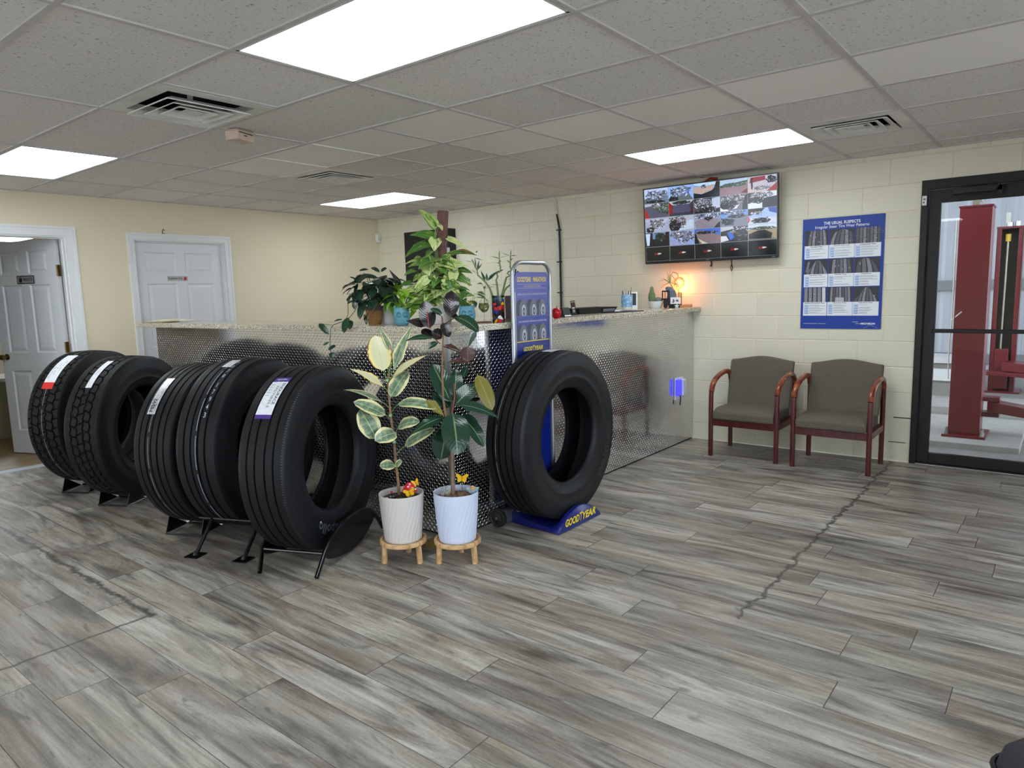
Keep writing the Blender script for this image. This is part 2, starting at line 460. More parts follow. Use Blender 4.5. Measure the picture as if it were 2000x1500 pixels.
# ---- air vents: 2x2 ft louvre diffusers
m_vent = M((224, 221, 214), 0.5, name='vent_enamel', var=0.12, scale=5)
m_duct = M((18, 18, 20), 0.8, name='duct_dark')
VL = ['square louvred ceiling vent with a gap showing the dark duct, nearest the camera',
      'far square ceiling vent left of the farthest light panel',
      'square ceiling vent at the end of the light panel near the glass door']
for q, (xa, xb, j) in enumerate(VENTS):
    ya = -5.175 + .61 * j; yb = ya + .61
    t = thing('ceiling_vent', VL[q], 'vent', ((xa + xb) / 2, (ya + yb) / 2, ZCEIL), 0, 'square ceiling vents')
    def ring(ro, ri, zo, zi, th=.005):
        m = MB(); R = []
        for r, z in ((ro, zo), (ri, zi), (ri, zi + th), (ro, zo + th)):
            R.append([(r, r, z), (-r, r, z), (-r, -r, z), (r, -r, z)])
        m.rings(R + [R[0]], cap=False); return m
    m = ring(.298, .225, -.004, -.004, .003); m.bb(-.225, .225, .222, .225, -.004, .03); m.bb(-.225, .225, -.225, -.222, -.004, .03); m.bb(-.225, -.222, -.225, .225, -.004, .03); m.bb(.222, .225, -.225, .225, -.004, .03)
    m.build('frame', m_vent, t)
    m = MB(); m.bb(-.28, .28, -.28, .28, 0.09, 0.095); m.bb(-.285, -.28, -.28, .28, 0, .095); m.bb(.28, .285, -.28, .28, 0, .095); m.bb(-.28, .28, -.285, -.28, 0, .095); m.bb(-.28, .28, .28, .285, 0, .095); m.build('duct_box', m_duct, t)
    drop = 0.02 if q == 0 else 0.0
    for ro, ri in ((.214, .166), (.154, .110), (.100, .062)):
        lv = ring(ro, ri, -.016 - drop, .008 - drop).build('louver', m_vent, t)
        lv.location = (0.0, -0.012 if q == 0 else 0, 0)
    m = MB(); m.box((0, 0, -.006 - drop), (.10, .10, .003)); m.box((0, 0, .04), (.02, .02, .09)); m.build('center_plate', m_vent, t)
    if q == 0:
        m = MB(); m.tube([(-.26, .20, .02), (-.2, .27, .05), (.0, .27, .06), (.2, .22, .03)], .02, 8); m.build('loose_cable', M((30, 28, 28), .7), t)

# ---- smoke detector style box on the ceiling
t = thing('sensor_box', 'small beige box fixed to the ceiling beside the nearest vent', 'sensor', (3.235, -3.82, ZCEIL), rad(20))
m = MB(); m.bb(-.045, .045, -.07, .07, -.058, -.004); m.build('housing', M((206, 184, 166), .55), t, bevel=.003)
m = MB(); m.bb(-.052, .052, -.077, .077, -.008, -.003); m.build('back_plate', M((196, 172, 156), .55), t)
m = MB(); m.bb(.0452, .0462, -.02, .01, -.034, -.028); m.bb(.0452, .046, -.06, .06, -.02, -.014); m.build('slot', M((70, 50, 48), .7), t)

# ---- block wall (back), painted cream: every block face stands proud of its joints
k = NT('painted_block')
o = k.obj()
isl = k.n('ShaderNodeNewGeometry').outputs['Random Per Island']
nz = k.noise(o, 3.0, 4); nf_ = k.noise(o, 60.0, 5, 0.7)
c = k.mix(nz, s2l((229, 222, 201)), s2l((239, 233, 213)))
c = k.mix(k.math('MULTIPLY', isl, 0.35), c, s2l((216, 209, 184)))
# scraped black marks low down by the chairs
x_, y_, z_ = k.sep(o)
k.bump(nf_, 0.22, 0.004)
m_block = k.fin(c, 0.55, 0, 0.4)
m_joint = M((222, 214, 188), 0.65, name='painted_mortar')
DX0, DX1, DZ1 = 6.176, 7.23, 2.166      # glass door opening
mb = MB(); ROW = .2008; BW = .412
def blockface(a, b, z0, z1):
    if b - a < .01 or z1 - z0 < .01: return
    g, d = 0.002, 0.004
    o_ = [(a, 0.003, z0), (b, 0.003, z0), (b, 0.003, z1), (a, 0.003, z1)]
    e = [(a + g + d, 0, z0 + g + d), (b - g - d, 0, z0 + g + d), (b - g - d, 0, z1 - g - d), (a + g + d, 0, z1 - g - d)]
    f = [(a + g, .0024, z0 + g), (b - g, .0024, z0 + g), (b - g, .0024, z1 - g), (a + g, .0024, z1 - g)]
    i = mb.add(f + e)
    mb.mat(0).face((i[4], i[5], i[6], i[7]))
    for q in range(4): mb.face((i[q], i[(q + 1) % 4], i[4 + (q + 1) % 4], i[4 + q]))
for kz in range(-1, 12):
    z0 = max(.153 + ROW * kz, 0); z1 = min(.153 + ROW * (kz + 1), ZCEIL)
    x = (5.128 if kz % 2 == 0 else 4.940) % BW - BW
    while x < RX:
        a, b = max(x, 0), min(x + BW, RX)
        if z0 >= DZ1 - .03: blockface(a, b, z0, z1)
        else:
            blockface(a, min(b, DX0), z0, z1); blockface(max(a, DX1), b, z0, z1)
        x += BW
mb.mat(1)
for a, b, z0, z1 in ((0, DX0, 0, ZCEIL), (DX1, RX, 0, ZCEIL), (DX0, DX1, DZ1 - .03, ZCEIL)):
    mb.bb(a, b, 0.0022, 0.19, z0, z1 + .05)
tag(mb.build('wall_back', [m_block, m_joint]), 'cream painted concrete block wall behind chairs and television', kind='structure')

# ---- plaster walls
def plaster(name, c1, c2):
    k = NT(name); o = k.obj()
    c = k.mix(k.noise(o, 1.2, 4), s2l(c1), s2l(c2)); k.bump(k.noise(o, 90, 4, .6), .12, .003)
    return k.fin(c, 0.6, 0, 0.35)
m_plaster = plaster('cream_plaster', (227, 214, 186), (234, 223, 198))
def wallx(mb, x0, x1, holes, y0, y1, z1):
    """wall slab normal to x with rectangular holes (ya, yb, za, zb)"""
    ys = sorted({y0, y1} | {h[0] for h in holes} | {h[1] for h in holes})
    for a, b in zip(ys, ys[1:]):
        hs = [h for h in holes if h[0] <= a + 1e-6 and h[1] >= b - 1e-6]
        if not hs: mb.bb(x0, x1, a, b, 0, z1)
        for h in hs:
            if h[2] > 0: mb.bb(x0, x1, a, b, 0, h[2])
            if h[3] < z1: mb.bb(x0, x1, a, b, h[3], z1)
D1 = (-4.48, -3.66, 0, 2.03)
mb = MB(); wallx(mb, -.12, 0, [D1], RY, 0.19, ZCEIL + .05)
tag(mb.build('wall_left', m_plaster), 'cream plaster wall with two white doors', kind='structure')
# right and front walls lie outside the picture and hold the shop windows
m_plaster2 = plaster('pale_plaster', (226, 220, 204), (232, 226, 212))
WR = (-9.8, -2.4, 0.25, 2.28)
mb = MB(); wallx(mb, RX, RX + .15, [WR], RY, 0.19, ZCEIL + .05)
tag(mb.build('wall_right', m_plaster2), 'pale plaster wall with a shop window', kind='structure')
WF = (0.4, 4.3, 0.12, 2.3); WG = (7.6, 9.7, 0.12, 2.3)
mb = MB()
for a, b, z0, z1 in ((-.12, WF[0], 0, 2.45), (WF[1], WG[0], 0, 2.45), (WG[1], RX + .15, 0, 2.45), (WF[0], WF[1], 0, WF[2]), (WF[0], WF[1], WF[3], 2.45), (WG[0], WG[1], 0, WG[2]), (WG[0], WG[1], WG[3], 2.45)): mb.bb(a, b, RY - .15, RY, z0, z1)
tag(mb.build('wall_front', m_plaster2), 'pale plaster wall with the shop front windows', kind='structure')
# clear glass that lets daylight through
k = NT('window_glass')
tr = k.n('ShaderNodeBsdfTransparent', i={'Color': (0.93, 0.96, 0.95, 1)}); gl = k.n('ShaderNodeBsdfGlossy', i={'Roughness': 0.02})
fr = k.n('ShaderNodeFresnel', i={'IOR': 1.45})
mx = k.n('ShaderNodeMixShader'); k.t.links.new(fr.outputs[0], mx.inputs[0]); k.t.links.new(tr.outputs[0], mx.inputs[1]); k.t.links.new(gl.outputs[0], mx.inputs[2])
k.t.links.new(mx.outputs[0], k.out.inputs[0]); m_glass = k.m
m_alu = M((46, 42, 40), 0.42, 0.6, name='bronze_aluminium')
def window(name, rect, axis, pos, n):
    a, b, z0, z1 = rect
    m = MB(); w = .05
    def seg(p, q, r, s):
        if axis == 'x': m.bb(pos - .04, pos + .04, p, q, r, s)
        else: m.bb(p, q, pos - .04, pos + .04, r, s)
    seg(a, b, z0, z0 + w); seg(a, b, z1 - w, z1)
    for i in range(n + 1):
        c = a + (b - a) * i / n; c = min(max(c, a + w / 2), b - w / 2); seg(c - w / 2, c + w / 2, z0 + w, z1 - w)
    t = tag(m.build(name, m_alu), 'shop window in a dark metal frame', kind='structure')
    m = MB()
    if axis == 'x': m.bb(pos - .003, pos + .003, a + w, b - w, z0 + w, z1 - w)
    else: m.bb(a + w, b - w, pos - .003, pos + .003, z0 + w, z1 - w)
    m.build('glass_pane', m_glass, t)
window('window_1', WR, 'x', RX + .07, 5)
window('window_2', WF, 'y', RY - .07, 3); window('window_3', WG, 'y', RY - .07, 2)

# ---- ground outside
k = NT('outdoor_concrete'); o = k.obj()
c = k.mix(k.noise(o, 2.5, 5), s2l((196, 194, 190)), s2l((220, 218, 214))); k.bump(k.noise(o, 40, 4), .2, .004)
m_conc = k.fin(c, .8, 0, .3)
mb = MB()
for a, b, c_, d in ((-16, 26, 0.19, 20), (-16, 26, -26, RY - .15), (-16, -3.7, RY - .15, .19), (RX + .15, 26, RY - .15, .19)): mb.bb(a, b, c_, d, -.10, -.004)
tag(mb.build('ground', m_conc), 'pale concrete ground outside the shop windows', kind='structure')
m_yard = M((134, 133, 132), .8, name='yard_concrete', var=.1, scale=3)
mb = MB(); mb.bb(.2, 13.4, .19, 8.0, -.10, 0.0); tag(mb.build('ground_yard', m_yard), 'grey concrete yard beyond the glass door', kind='structure')
# ================================================================ doors
m_wdoor = M((226, 228, 232), 0.38, name='white_door_paint', var=0.02, scale=3)
m_wtrim = M((232, 233, 234), 0.35, name='white_trim_paint', var=0.02, scale=3)
m_brass = M((120, 98, 58), 0.35, 0.85, name='aged_brass', var=.25, scale=60)
def door_leaf_mb(w, h, t=.036):
    m = MB()
    xs = [.105, w / 2 - .05, w / 2 + .05, w - .105]
    zs = [.22, .80, .97, 1.60, 1.70, 1.91]
    gx = [0] + xs + [w]; gz = [0] + zs + [h]
    for s in (-1, 1):
        Y = s * t / 2
        def q(pts): m.poly(pts if s < 0 else pts[::-1])
        for a in range(5):
            for b in range(7):
                x0, x1, z0, z1 = gx[a], gx[a + 1], gz[b], gz[b + 1]
                if a in (1, 3) and b in (1, 3, 5):
                    prev = [(x0, Y, z0), (x1, Y, z0), (x1, Y, z1), (x0, Y, z1)]
                    for ins, dep in ((.010, .009), (.022, .009), (.045, .002)):
                        yy = Y - s * dep
                        cur = [(x0 + ins, yy, z0 + ins), (x1 - ins, yy, z0 + ins), (x1 - ins, yy, z1 - ins), (x0 + ins, yy, z1 - ins)]
                        for e in range(4): q([prev[e], prev[(e + 1) % 4], cur[(e + 1) % 4], cur[e]])
                        prev = cur
                    q(prev)
                else: q([(x0, Y, z0), (x1, Y, z0), (x1, Y, z1), (x0, Y, z1)])
    for a, b in (((0, 0), (0, h)), ((w, 0), (w, h)), ((0, 0), (w, 0)), ((0, h), (w, h))):
        m.poly([(a[0], -t / 2, a[1]), (a[0], t / 2, a[1]), (b[0], t / 2, b[1]), (b[0], -t / 2, b[1])])
    return m
def casing(ya, yb, zt, parent, w=.062):
    m = MB()
    for a, b, z0, z1 in ((ya - w, ya, 0, zt + w), (yb, yb + w, 0, zt + w), (ya, yb, zt, zt + w)):
        m.bb(0, .012, a, b, z0, z1)
    m.bb(.012, .019, ya - w, ya - w + .022, 0, zt + w); m.bb(.012, .019, yb + w - .022, yb + w, 0, zt + w); m.bb(.012, .019, ya - w + .022, yb + w - .022, zt + w - .022, zt + w)
    m.build('casing', m_wtrim, parent)
    m = MB()
    m.bb(-.12, -.0005, ya, ya + .012, 0, zt - .012); m.bb(-.12, -.0005, yb - .012, yb, 0, zt - .012); m.bb(-.12, -.0005, ya, yb, zt - .012, zt)
    m.bb(-.055, -.04, ya + .012, ya + .024, 0, zt - .024); m.bb(-.055, -.04, yb - .024, yb - .012, 0, zt - .024); m.bb(-.055, -.04, ya + .012, yb - .012, zt - .024, zt - .012)
    m.build('jamb', m_wtrim, parent)

# closed door behind the counter
d2 = tag(thing('door_2', 'closed white six-panel door behind the counter end', None), kind='structure')
casing(-3.073, -2.14, 2.03, d2)
lf = door_leaf_mb(.905, 2.012).build('leaf', m_wdoor, d2, loc=(-.075, -3.059, .004), rz=pi / 2)
m = MB(); m.lathe([(.001, 0), (.028, 0), (.028, .006), (.012, .012), (.012, .035), (.026, .042), (.028, .06), (.018, .07), (.001, .072)], (0.07, -.018, .95), 20, 'y')
for v in range(len(m.v)): m.v[v] = (m.v[v][0], -.018 - (m.v[v][1] + .018), m.v[v][2])
kn = m.build('knob', m_brass, lf, smooth=40); kn.location = (.765, 0, 0)
# open door into the office
d1 = tag(thing('door_1', 'white six-panel door standing open at the left edge', None), kind='structure')
casing(-4.48, -3.66, 2.03, d1, .085)
lf = door_leaf_mb(.79, 2.0).build('leaf', m_wdoor, d1, loc=(-.135, -3.69, .012))
ANG = atan2(-.38, -.925)
lf.rotation_euler = (0, 0, ANG)
# local +y of the leaf faces the camera side
m = MB()
m.lathe([(.001, 0), (.030, 0), (.030, .006), (.013, .012), (.013, .034), (.024, .040), (.028, .052), (.025, .064), (.001, .068)], (.725, .018, .93), 22, 'y')
m.build('knob', m_brass, lf, smooth=40)
for z in (1.72, 1.02, .22):
    m = MB(); m.bb(-.001, .0005, -.016, .022, z - .05, z + .05); m.tube([(-.008, .026, z - .05), (-.008, .026, z + .05)], .0065, 10); m.bb(-.032, -.008, .024, .027, z - .05, z + .05)
    m.build('hinge', m_brass, lf)
m = MB(); m.lathe([(.016, 0), (.022, .0), (.022, .002), (.016, .002)], (.715, .0185, 1.10), 20, 'y'); m.build('deadbolt_ring', m_wtrim, lf)

# wall hole for the closed door is filled by its leaf: cut wall_left again with both openings
_w = bpy.data.objects['wall_left']
mb = MB(); wallx(mb, -.12, 0, [D1, (-3.075, -2.138, 0, 2.03)], RY, 0.19, ZCEIL + .05)
_me = bpy.data.meshes.new('wall_left'); _me.from_pydata(mb.v, [], mb.f); _me.materials.append(m_plaster); _me.update(); _w.data = _me
m = MB(); m.bb(-.6, -.58, -3.25, -1.9, 0, 2.4); tag(m.build('wall_closet', m_plaster2), 'plain wall behind the closed door', kind='structure')

m_black = M((20, 20, 22), .45, name='black_plastic')
m_silver = M((188, 190, 192), .4, .5, name='brushed_sign')
m_ink = M((22, 22, 26), .6, name='black_ink')
m_red = M((196, 30, 36), .5, name='red_ink')
m_white = M((236, 236, 234), .5, name='white_print', var=.02)
def hand(mb, fn, s=1.0):
    pts = [(-.30, -.5), (.28, -.5), (.34, -.1), (.56, .12), (.5, .22), (.3, .08), (.30, .42), (.20, .44), (.17, .1), (.13, .5), (.02, .52), (0, .1), (-.06, .47), (-.17, .45), (-.17, .08), (-.26, .35), (-.36, .32), (-.36, -.2)]
    mb.poly([fn(a * s, b * s) for a, b in pts])
# door signs
t = thing('door_sign', 'black and silver PRIVATE sign with a hand on the open door', 'sign', (0, 0, 0))
t.matrix_world = Matrix.Translation((-.135, -3.69, .012)) @ Matrix.Rotation(ANG, 4, 'Z') @ Matrix.Translation((.385, .0185, 1.648)) @ Matrix.Rotation(pi, 4, 'Z')
m = MB(); m.prism([(-.105, -.038), (.105, -.038), (.105, .038), (-.105, .038)], .004, (0, -.002, 0)); m.build('plate', m_black, t, bevel=.01)
m = MB(); m.prism([(-.096, -.030), (.096, -.030), (.096, .030), (-.096, .030)], .001, (0, -.0046, 0)); m.build('face', m_silver, t)
m = MB(); fit_text(m, 'PRIVATE', .105, .030, lambda x, y: (x + .032, -.0056, y), bold=.02); hand(m, lambda a, b: (-.058 + a * .05, -.0056, b * .05)); m.build('lettering', m_ink, t)
t = thing('door_sign', 'narrow Employees Only sign with a red hand on the closed door', 'sign', (-.0565, -2.645, 1.655))
t.rotation_euler = (0, 0, pi / 2)
m = MB(); m.prism([(-.105, -.025), (.105, -.025), (.105, .025), (-.105, .025)], .003, (0, 0, 0)); m.build('plate', m_silver, t, bevel=.0008)
m = MB(); fit_text(m, 'Employees Only', .145, .028, lambda x, y: (x - .026, -.0022, y), bold=.015); m.build('lettering', m_ink, t)
m = MB(); hand(m, lambda a, b: (.075 + a * .036, -.0024, b * .036)); m.build('hand_symbol', m_red, t)
# little hook on top of the door casing
t = thing('door_hook', 'tiny black hook on top of the closed door frame', 'hook', (0.01, -2.79, 2.093))
m = MB(); m.tube([(0, 0, 0), (0, 0, .03), (.004, .006, .045), (.004, .018, .03)], .004, 8); m.box((0, .012, .002), (.012, .03, .004)); m.build('hook', m_black, t)
# threshold strip
m = MB(); m.bb(-.05, .03, -4.48, -3.66, 0, .010); tag(m.build('trim_3', M((196, 204, 212), .5)), 'pale threshold strip under the open door', kind='structure')

# ================================================================ office behind the open door
k = NT('warm_laminate'); o = k.obj()
n1 = k.noise(k.mapping(o, (14, 1.0, 1)), 1.0, 3, .5); n2 = k.noise(k.mapping(o, (60, 3, 1)), 1.0, 3)
c = k.ramp(n1, [(.3, (126, 98, 62)), (.45, (172, 146, 100)), (.55, (150, 128, 100)), (.7, (196, 174, 130))])
m_lam = k.fin(k.mix(.4, c, k.ramp(n2, [(.3, (90, 90, 90)), (.7, (190, 190, 190))]), 'SOFT_LIGHT'), .4)
m = MB(); m.bb(-8, -.05, -7.5, -1.0, -.05, 0.001); tag(m.build('floor_office', m_lam), 'warm brown laminate floor seen through the open door', kind='structure')
m = MB(); m.bb(-8.1, -8, -7.5, -1, 0, 2.45); m.bb(-8, -.12, -7.6, -7.5, 0, 2.45); m.bb(-8, -.12, -1.0, -.95, 0, 2.45)
tag(m.build('wall_office', m_plaster2), 'pale walls of the office behind the open door', kind='structure')
m = MB(); m.bb(-8, -.12, -7.5, -1, 2.40, 2.43); tag(m.build('ceiling_office', m_tile2), 'white ceiling of the office', kind='structure')
t = thing('ceiling_light', 'bright office ceiling light seen over the open door', 'ceiling light', (-4.95, -2.95, 2.395))
m = MB(); m.bb(-.6, .6, -.55, .55, -.004, 0.0); m.build('diffuser', glow((245, 250, 255), 9.0, 'office_diffuser'), t)
m = MB(); m.bb(-.63, .63, -.58, -.55, -.008, 0); m.bb(-.63, .63, .55, .58, -.008, 0); m.bb(-.63, -.60, -.55, .55, -.008, 0); m.bb(.60, .63, -.55, .55, -.008, 0); m.build('frame', m_lframe, t)
pd = at(12, 857, z=0)
t = thing('office_counter', 'olive office counter with a white top beyond the open door', 'counter', (pd.x - .3, pd.y - .1, 0))
zt = at(8, 745, x=pd.x).z
m = MB(); m.bb(-.25, .3, -1.6, .75, .0015, zt); m.build('body', M((150, 148, 118), .6), t)
m = MB(); m.bb(-.3, .34, -1.65, .8, zt, zt + .035); m.build('top', M((226, 226, 220), .4), t)
pw = at(2, 640, x=-7.99)
t = thing('wall_poster', 'blue and white wall sheet in the office at the picture edge', 'poster', (-7.995, pw.y - .2, pw.z))
m = MB(); m.bb(-.002, .002, -.6, .26, -.24, .58); m.build('sheet', M((206, 216, 236), .5), t)
m = MB(); m.bb(.002, .003, -.6, .26, -.24, -.2); m.build('border', M((222, 120, 140), .5), t)
m = MB()
for i in range(6): m.bb(.002, .003, -.38, .25, -.1 + i * .07, -.075 + i * .07)
m.build('text_lines', M((112, 130, 190), .5), t)

# ================================================================ glass shop door
d3 = tag(thing('door_3', 'black framed glass door at the right edge', None), kind='structure')
m_dark = M((30, 26, 26), .38, .35, name='black_anodised', var=.15, scale=20)
m = MB()
m.bb(DX0 - .004, DX0 + .042, -.012, .11, 0, 2.17); m.bb(DX1 - .042, DX1, -.012, .11, 0, 2.17); m.bb(DX0 + .042, DX1 - .042, -.012, .11, 2.10, 2.17); m.bb(DX0 + .042, DX1 - .042, .0, .10, 0, .0115)
m.build('frame', m_dark, d3, bevel=.003)
m = MB()
m.bb(6.222, 6.299, .02, .062, .012, 2.095); m.bb(7.105, 7.182, .02, .062, .012, 2.095); m.bb(6.299, 7.105, .02, .062, .012, .092); m.bb(6.299, 7.105, .02, .062, 2.0, 2.095)
lf = m.build('leaf', m_dark, d3, bevel=.003)
m = MB(); m.bb(6.299, 7.105, .038, .044, .092, 2.0); m.build('glass', m_glass, lf)
m = MB(); m.bb(6.285, 7.12, -.004, .020, 1.030, 1.060); m.build('push_bar', m_dark, lf, bevel=.004)
m = MB(); m.bb(6.37, 6.68, -.04, .02, 2.045, 2.09); m.build('door_closer', M((44, 42, 44), .5, .3), lf, bevel=.006)
m = MB(); m.tube([(6.45, -.03, 2.04), (6.62, -.075, 2.03), (6.67, -.02, 2.105)], .009, 8, flat=.5); m.box((6.66, -.03, 2.06), (.03, .02, .07)); m.build('closer_arm', M((50, 48, 50), .5, .3), lf)
t = thing('door_contact', 'small white door sensor on the black door frame', 'sensor', (6.196, -.012, 2.02))
m = MB(); m.bb(-.016, .014, -.02, 0, -.035, .035); m.build('housing', m_white, t, bevel=.003)
m = MB(); m.bb(-.008, .008, -.021, -.02, .005, .015); m.bb(-.008, .0, -.021, -.02, -.02, -.006); m.build('screw', M((90, 88, 86), .5), t)

# ================================================================ yard seen through the glass door
k = NT('corrugated_siding'); o = k.obj()
m_sid = k.fin(k.mix(k.noise(o, 1.5, 4), s2l((150, 155, 166)), s2l((172, 176, 185))), .45)
m = MB(); YW = 6.6; prev = None; x = 2.6
prof = [(0, 0), (.05, -.03), (.09, -.03), (.14, 0), (.20, 0), (.205, -.006), (.225, -.006), (.23, 0)]
pts = []
while x < 9.6:
    for a, b in prof: pts.append((x + a, YW + b))
    x += .29
for a, b in zip(pts, pts[1:]): m.poly([(a[0], a[1], 0.06), (b[0], b[1], 0.06), (b[0], b[1], 3.8), (a[0], a[1], 3.8)])
tag(m.build('wall_outside', m_sid), 'white corrugated metal siding across the yard', kind='structure')
m = MB()
for z0, z1 in ((1.27, 1.42), (.16, .30)): m.bb(2.6, 9.6, YW - .10, YW - .035, z0, z1); m.bb(2.6, 9.6, YW - .11, YW - .10, z1 - .03, z1)
m.bb(2.6, 9.6, YW - .15, YW - .02, 0.0, .06)
tag(m.build('trim_4', M((122, 126, 132), .5, .3)), 'grey horizontal girts on the metal siding', kind='structure')
m = MB(); m.bb(4.6, 6.845, .735, 2.15, -.02, .05); m.bb(5.4, 9.0, 2.55, 3.5, -.02, .07)
tag(m.build('ground_slab', M((158, 157, 155), .8, name='pad_concrete', var=.08, scale=4), bevel=.006), 'raised concrete pads under the red lift', kind='structure')
m_lred = M((100, 12, 26), .32, 0, .5, name='lift_red', var=.08, scale=4)
m = MB(); m.bb(.5, 13.5, .2, 7.6, 3.85, 3.95); tag(m.build('ceiling_yard', M((130, 132, 136), .6)), 'metal roof over the yard', kind='structure')
m_bolt = M((170, 170, 168), .35, .9, name='zinc')
t = thing('lift_post', 'nearest red vehicle lift post seen full height through the glass', 'vehicle lift', (6.424, 1.05, .05))
m = MB(); m.bb(-.118, .118, 0, .012, .022, 1.985); m.bb(-.118, -.106, .012, .26, .022, 1.985); m.bb(.106, .118, .012, .26, .022, 1.985); m.bb(-.118, -.06, .25, .262, .022, 1.985); m.bb(.06, .118, .25, .262, .022, 1.985)
m.build('column', m_lred, t, bevel=.004)
m = MB(); m.bb(-.155, .17, -.09, .33, 0, .022); m.build('base_plate', m_lred, t, bevel=.003)
m = MB(); m.bb(-.124, .124, -.006, .27, 1.985, 2.0); m.build('top_cap', m_lred, t)
for x, y in ((-.13, -.06), (-.13, .0), (.14, -.06), (.14, .02)):
    m = MB(); m.cyl((x, y, .022), .016, .02, 6); m.cyl((x, y, .042), .009, .035, 8); m.build('anchor_bolt', m_bolt, t)
m = MB(); m.box((-.005, .05, 2.04), (.05, .05, .08)); m.cyl((.02, .05, 2.03), .022, .05, 8); m.tube([(-.01, .05, 2.04), (-.01, .05, 2.16)], .012, 8); m.build('cable_fitting', M((140, 132, 116), .5, .5), t)
m = MB(); m.tube([(-.14, .06, 1.9), (-.14, .06, 1.0), (-.15, .05, .8), (-.14, .04, .5)], .006, 6); m.tube([(-.14, .02, 1.02), (-.06, -.02, 1.1)], .005, 6); m.build('hose', M((220, 216, 210), .5), t)
m = MB(); m.bb(-.09, .10, .27, .34, .10, .34); m.bb(.10, .24, .18, .32, .16, .20); m.bb(.10, .24, .18, .32, .30, .335); m.build('carriage', m_lred, t, bevel=.004)
def arm(name, a, b, w, h, parent):
    m = MB(); a = V(a); b = V(b); d = (b - a).normalized(); s = V((-d.y, d.x, 0)) * w; z = V((0, 0, h))
    m.rings([[a + s, a - s, a - s + z, a + s + z], [b + s, b - s, b - s + z * .8, b + s + z * .8]]); return m.build(name, m_lred, parent, bevel=.004)
arm('lift_arm', (.17, .25, .21), (1.1, .05, .12), .09, .09, t)
arm('lift_arm', (.60, .16, .10), (.66, .15, .05), .05, .06, t)
t = thing('lift_post', 'farther red vehicle lift post, open channel with a steel cable', 'vehicle lift', (6.471, 4.5, .0))
m = MB(); m.bb(-.135, -.085, -.0, .012, .02, 2.035); m.bb(.085, .135, 0, .012, .02, 2.035); m.bb(-.135, -.123, 0, .28, .02, 2.035); m.bb(.123, .135, 0, .28, .02, 2.035)
m.build('column', m_lred, t, bevel=.004)
m = MB(); m.bb(-.123, .123, .26, .28, .02, 2.035); m.build('channel_back', M((26, 22, 24), .6), t)
m = MB(); m.bb(-.14, .14, -.01, .29, 2.035, 2.06); m.build('top_cap', m_lred, t)
m = MB(); m.bb(-.17, .2, -.1, .35, 0, .02); m.build('base_plate', m_lred, t)
m = MB(); m.box((-.01, .05, .30), (.15, .16, .50), taper=.92); m.build('carriage', m_lred, t, bevel=.005)
m = MB(); m.tube([(-.03, .06, .54), (-.02, .06, 1.96)], .012, 8); m.build('cable', M((168, 160, 148), .4, .6), t)
m = MB(); m.cyl((-.02, .06, 1.88), .03, .09, 10); m.build('cable_end', M((206, 176, 50), .5), t)
m = MB(); m.cyl((-.01, .05, 2.06), .035, .05, 8); m.cyl((.07, .05, 2.06), .03, .06, 8); m.box((-.03, .06, 2.16), (.05, .05, .14)); m.build('pulley', m_bolt, t)
arm('lift_arm', (.05, -.10, .30), (1.7, -.5, .20), .15, .11, t)
arm('lift_arm', (-.1, -.15, .24), (.5, -.35, .24), .13, .05, t)
for y, z0, z1, lab in ((4.9, .0, .30, 'farther pale concrete block beside the lift posts'), (3.35, .0, .25, 'nearer pale concrete block left of the lift posts')):
    pl = at(1812, 735, y=y).x - .6; pr_ = at(1858, 735, y=y).x + .12
    t = thing('concrete_block', lab, 'block', ((pl + pr_) / 2, y, 0))
    w = (pr_ - pl) / 2
    m = MB(); m.bb(-w, w, -.0, .5, z1 - .0, z1 + .09); m.build('top_slab', M((206, 208, 210), .7), t, bevel=.004)
    m = MB(); m.bb(-w + .03, w - .03, .03, .47, z0, z1); m.build('base', M((128, 128, 124), .8), t)
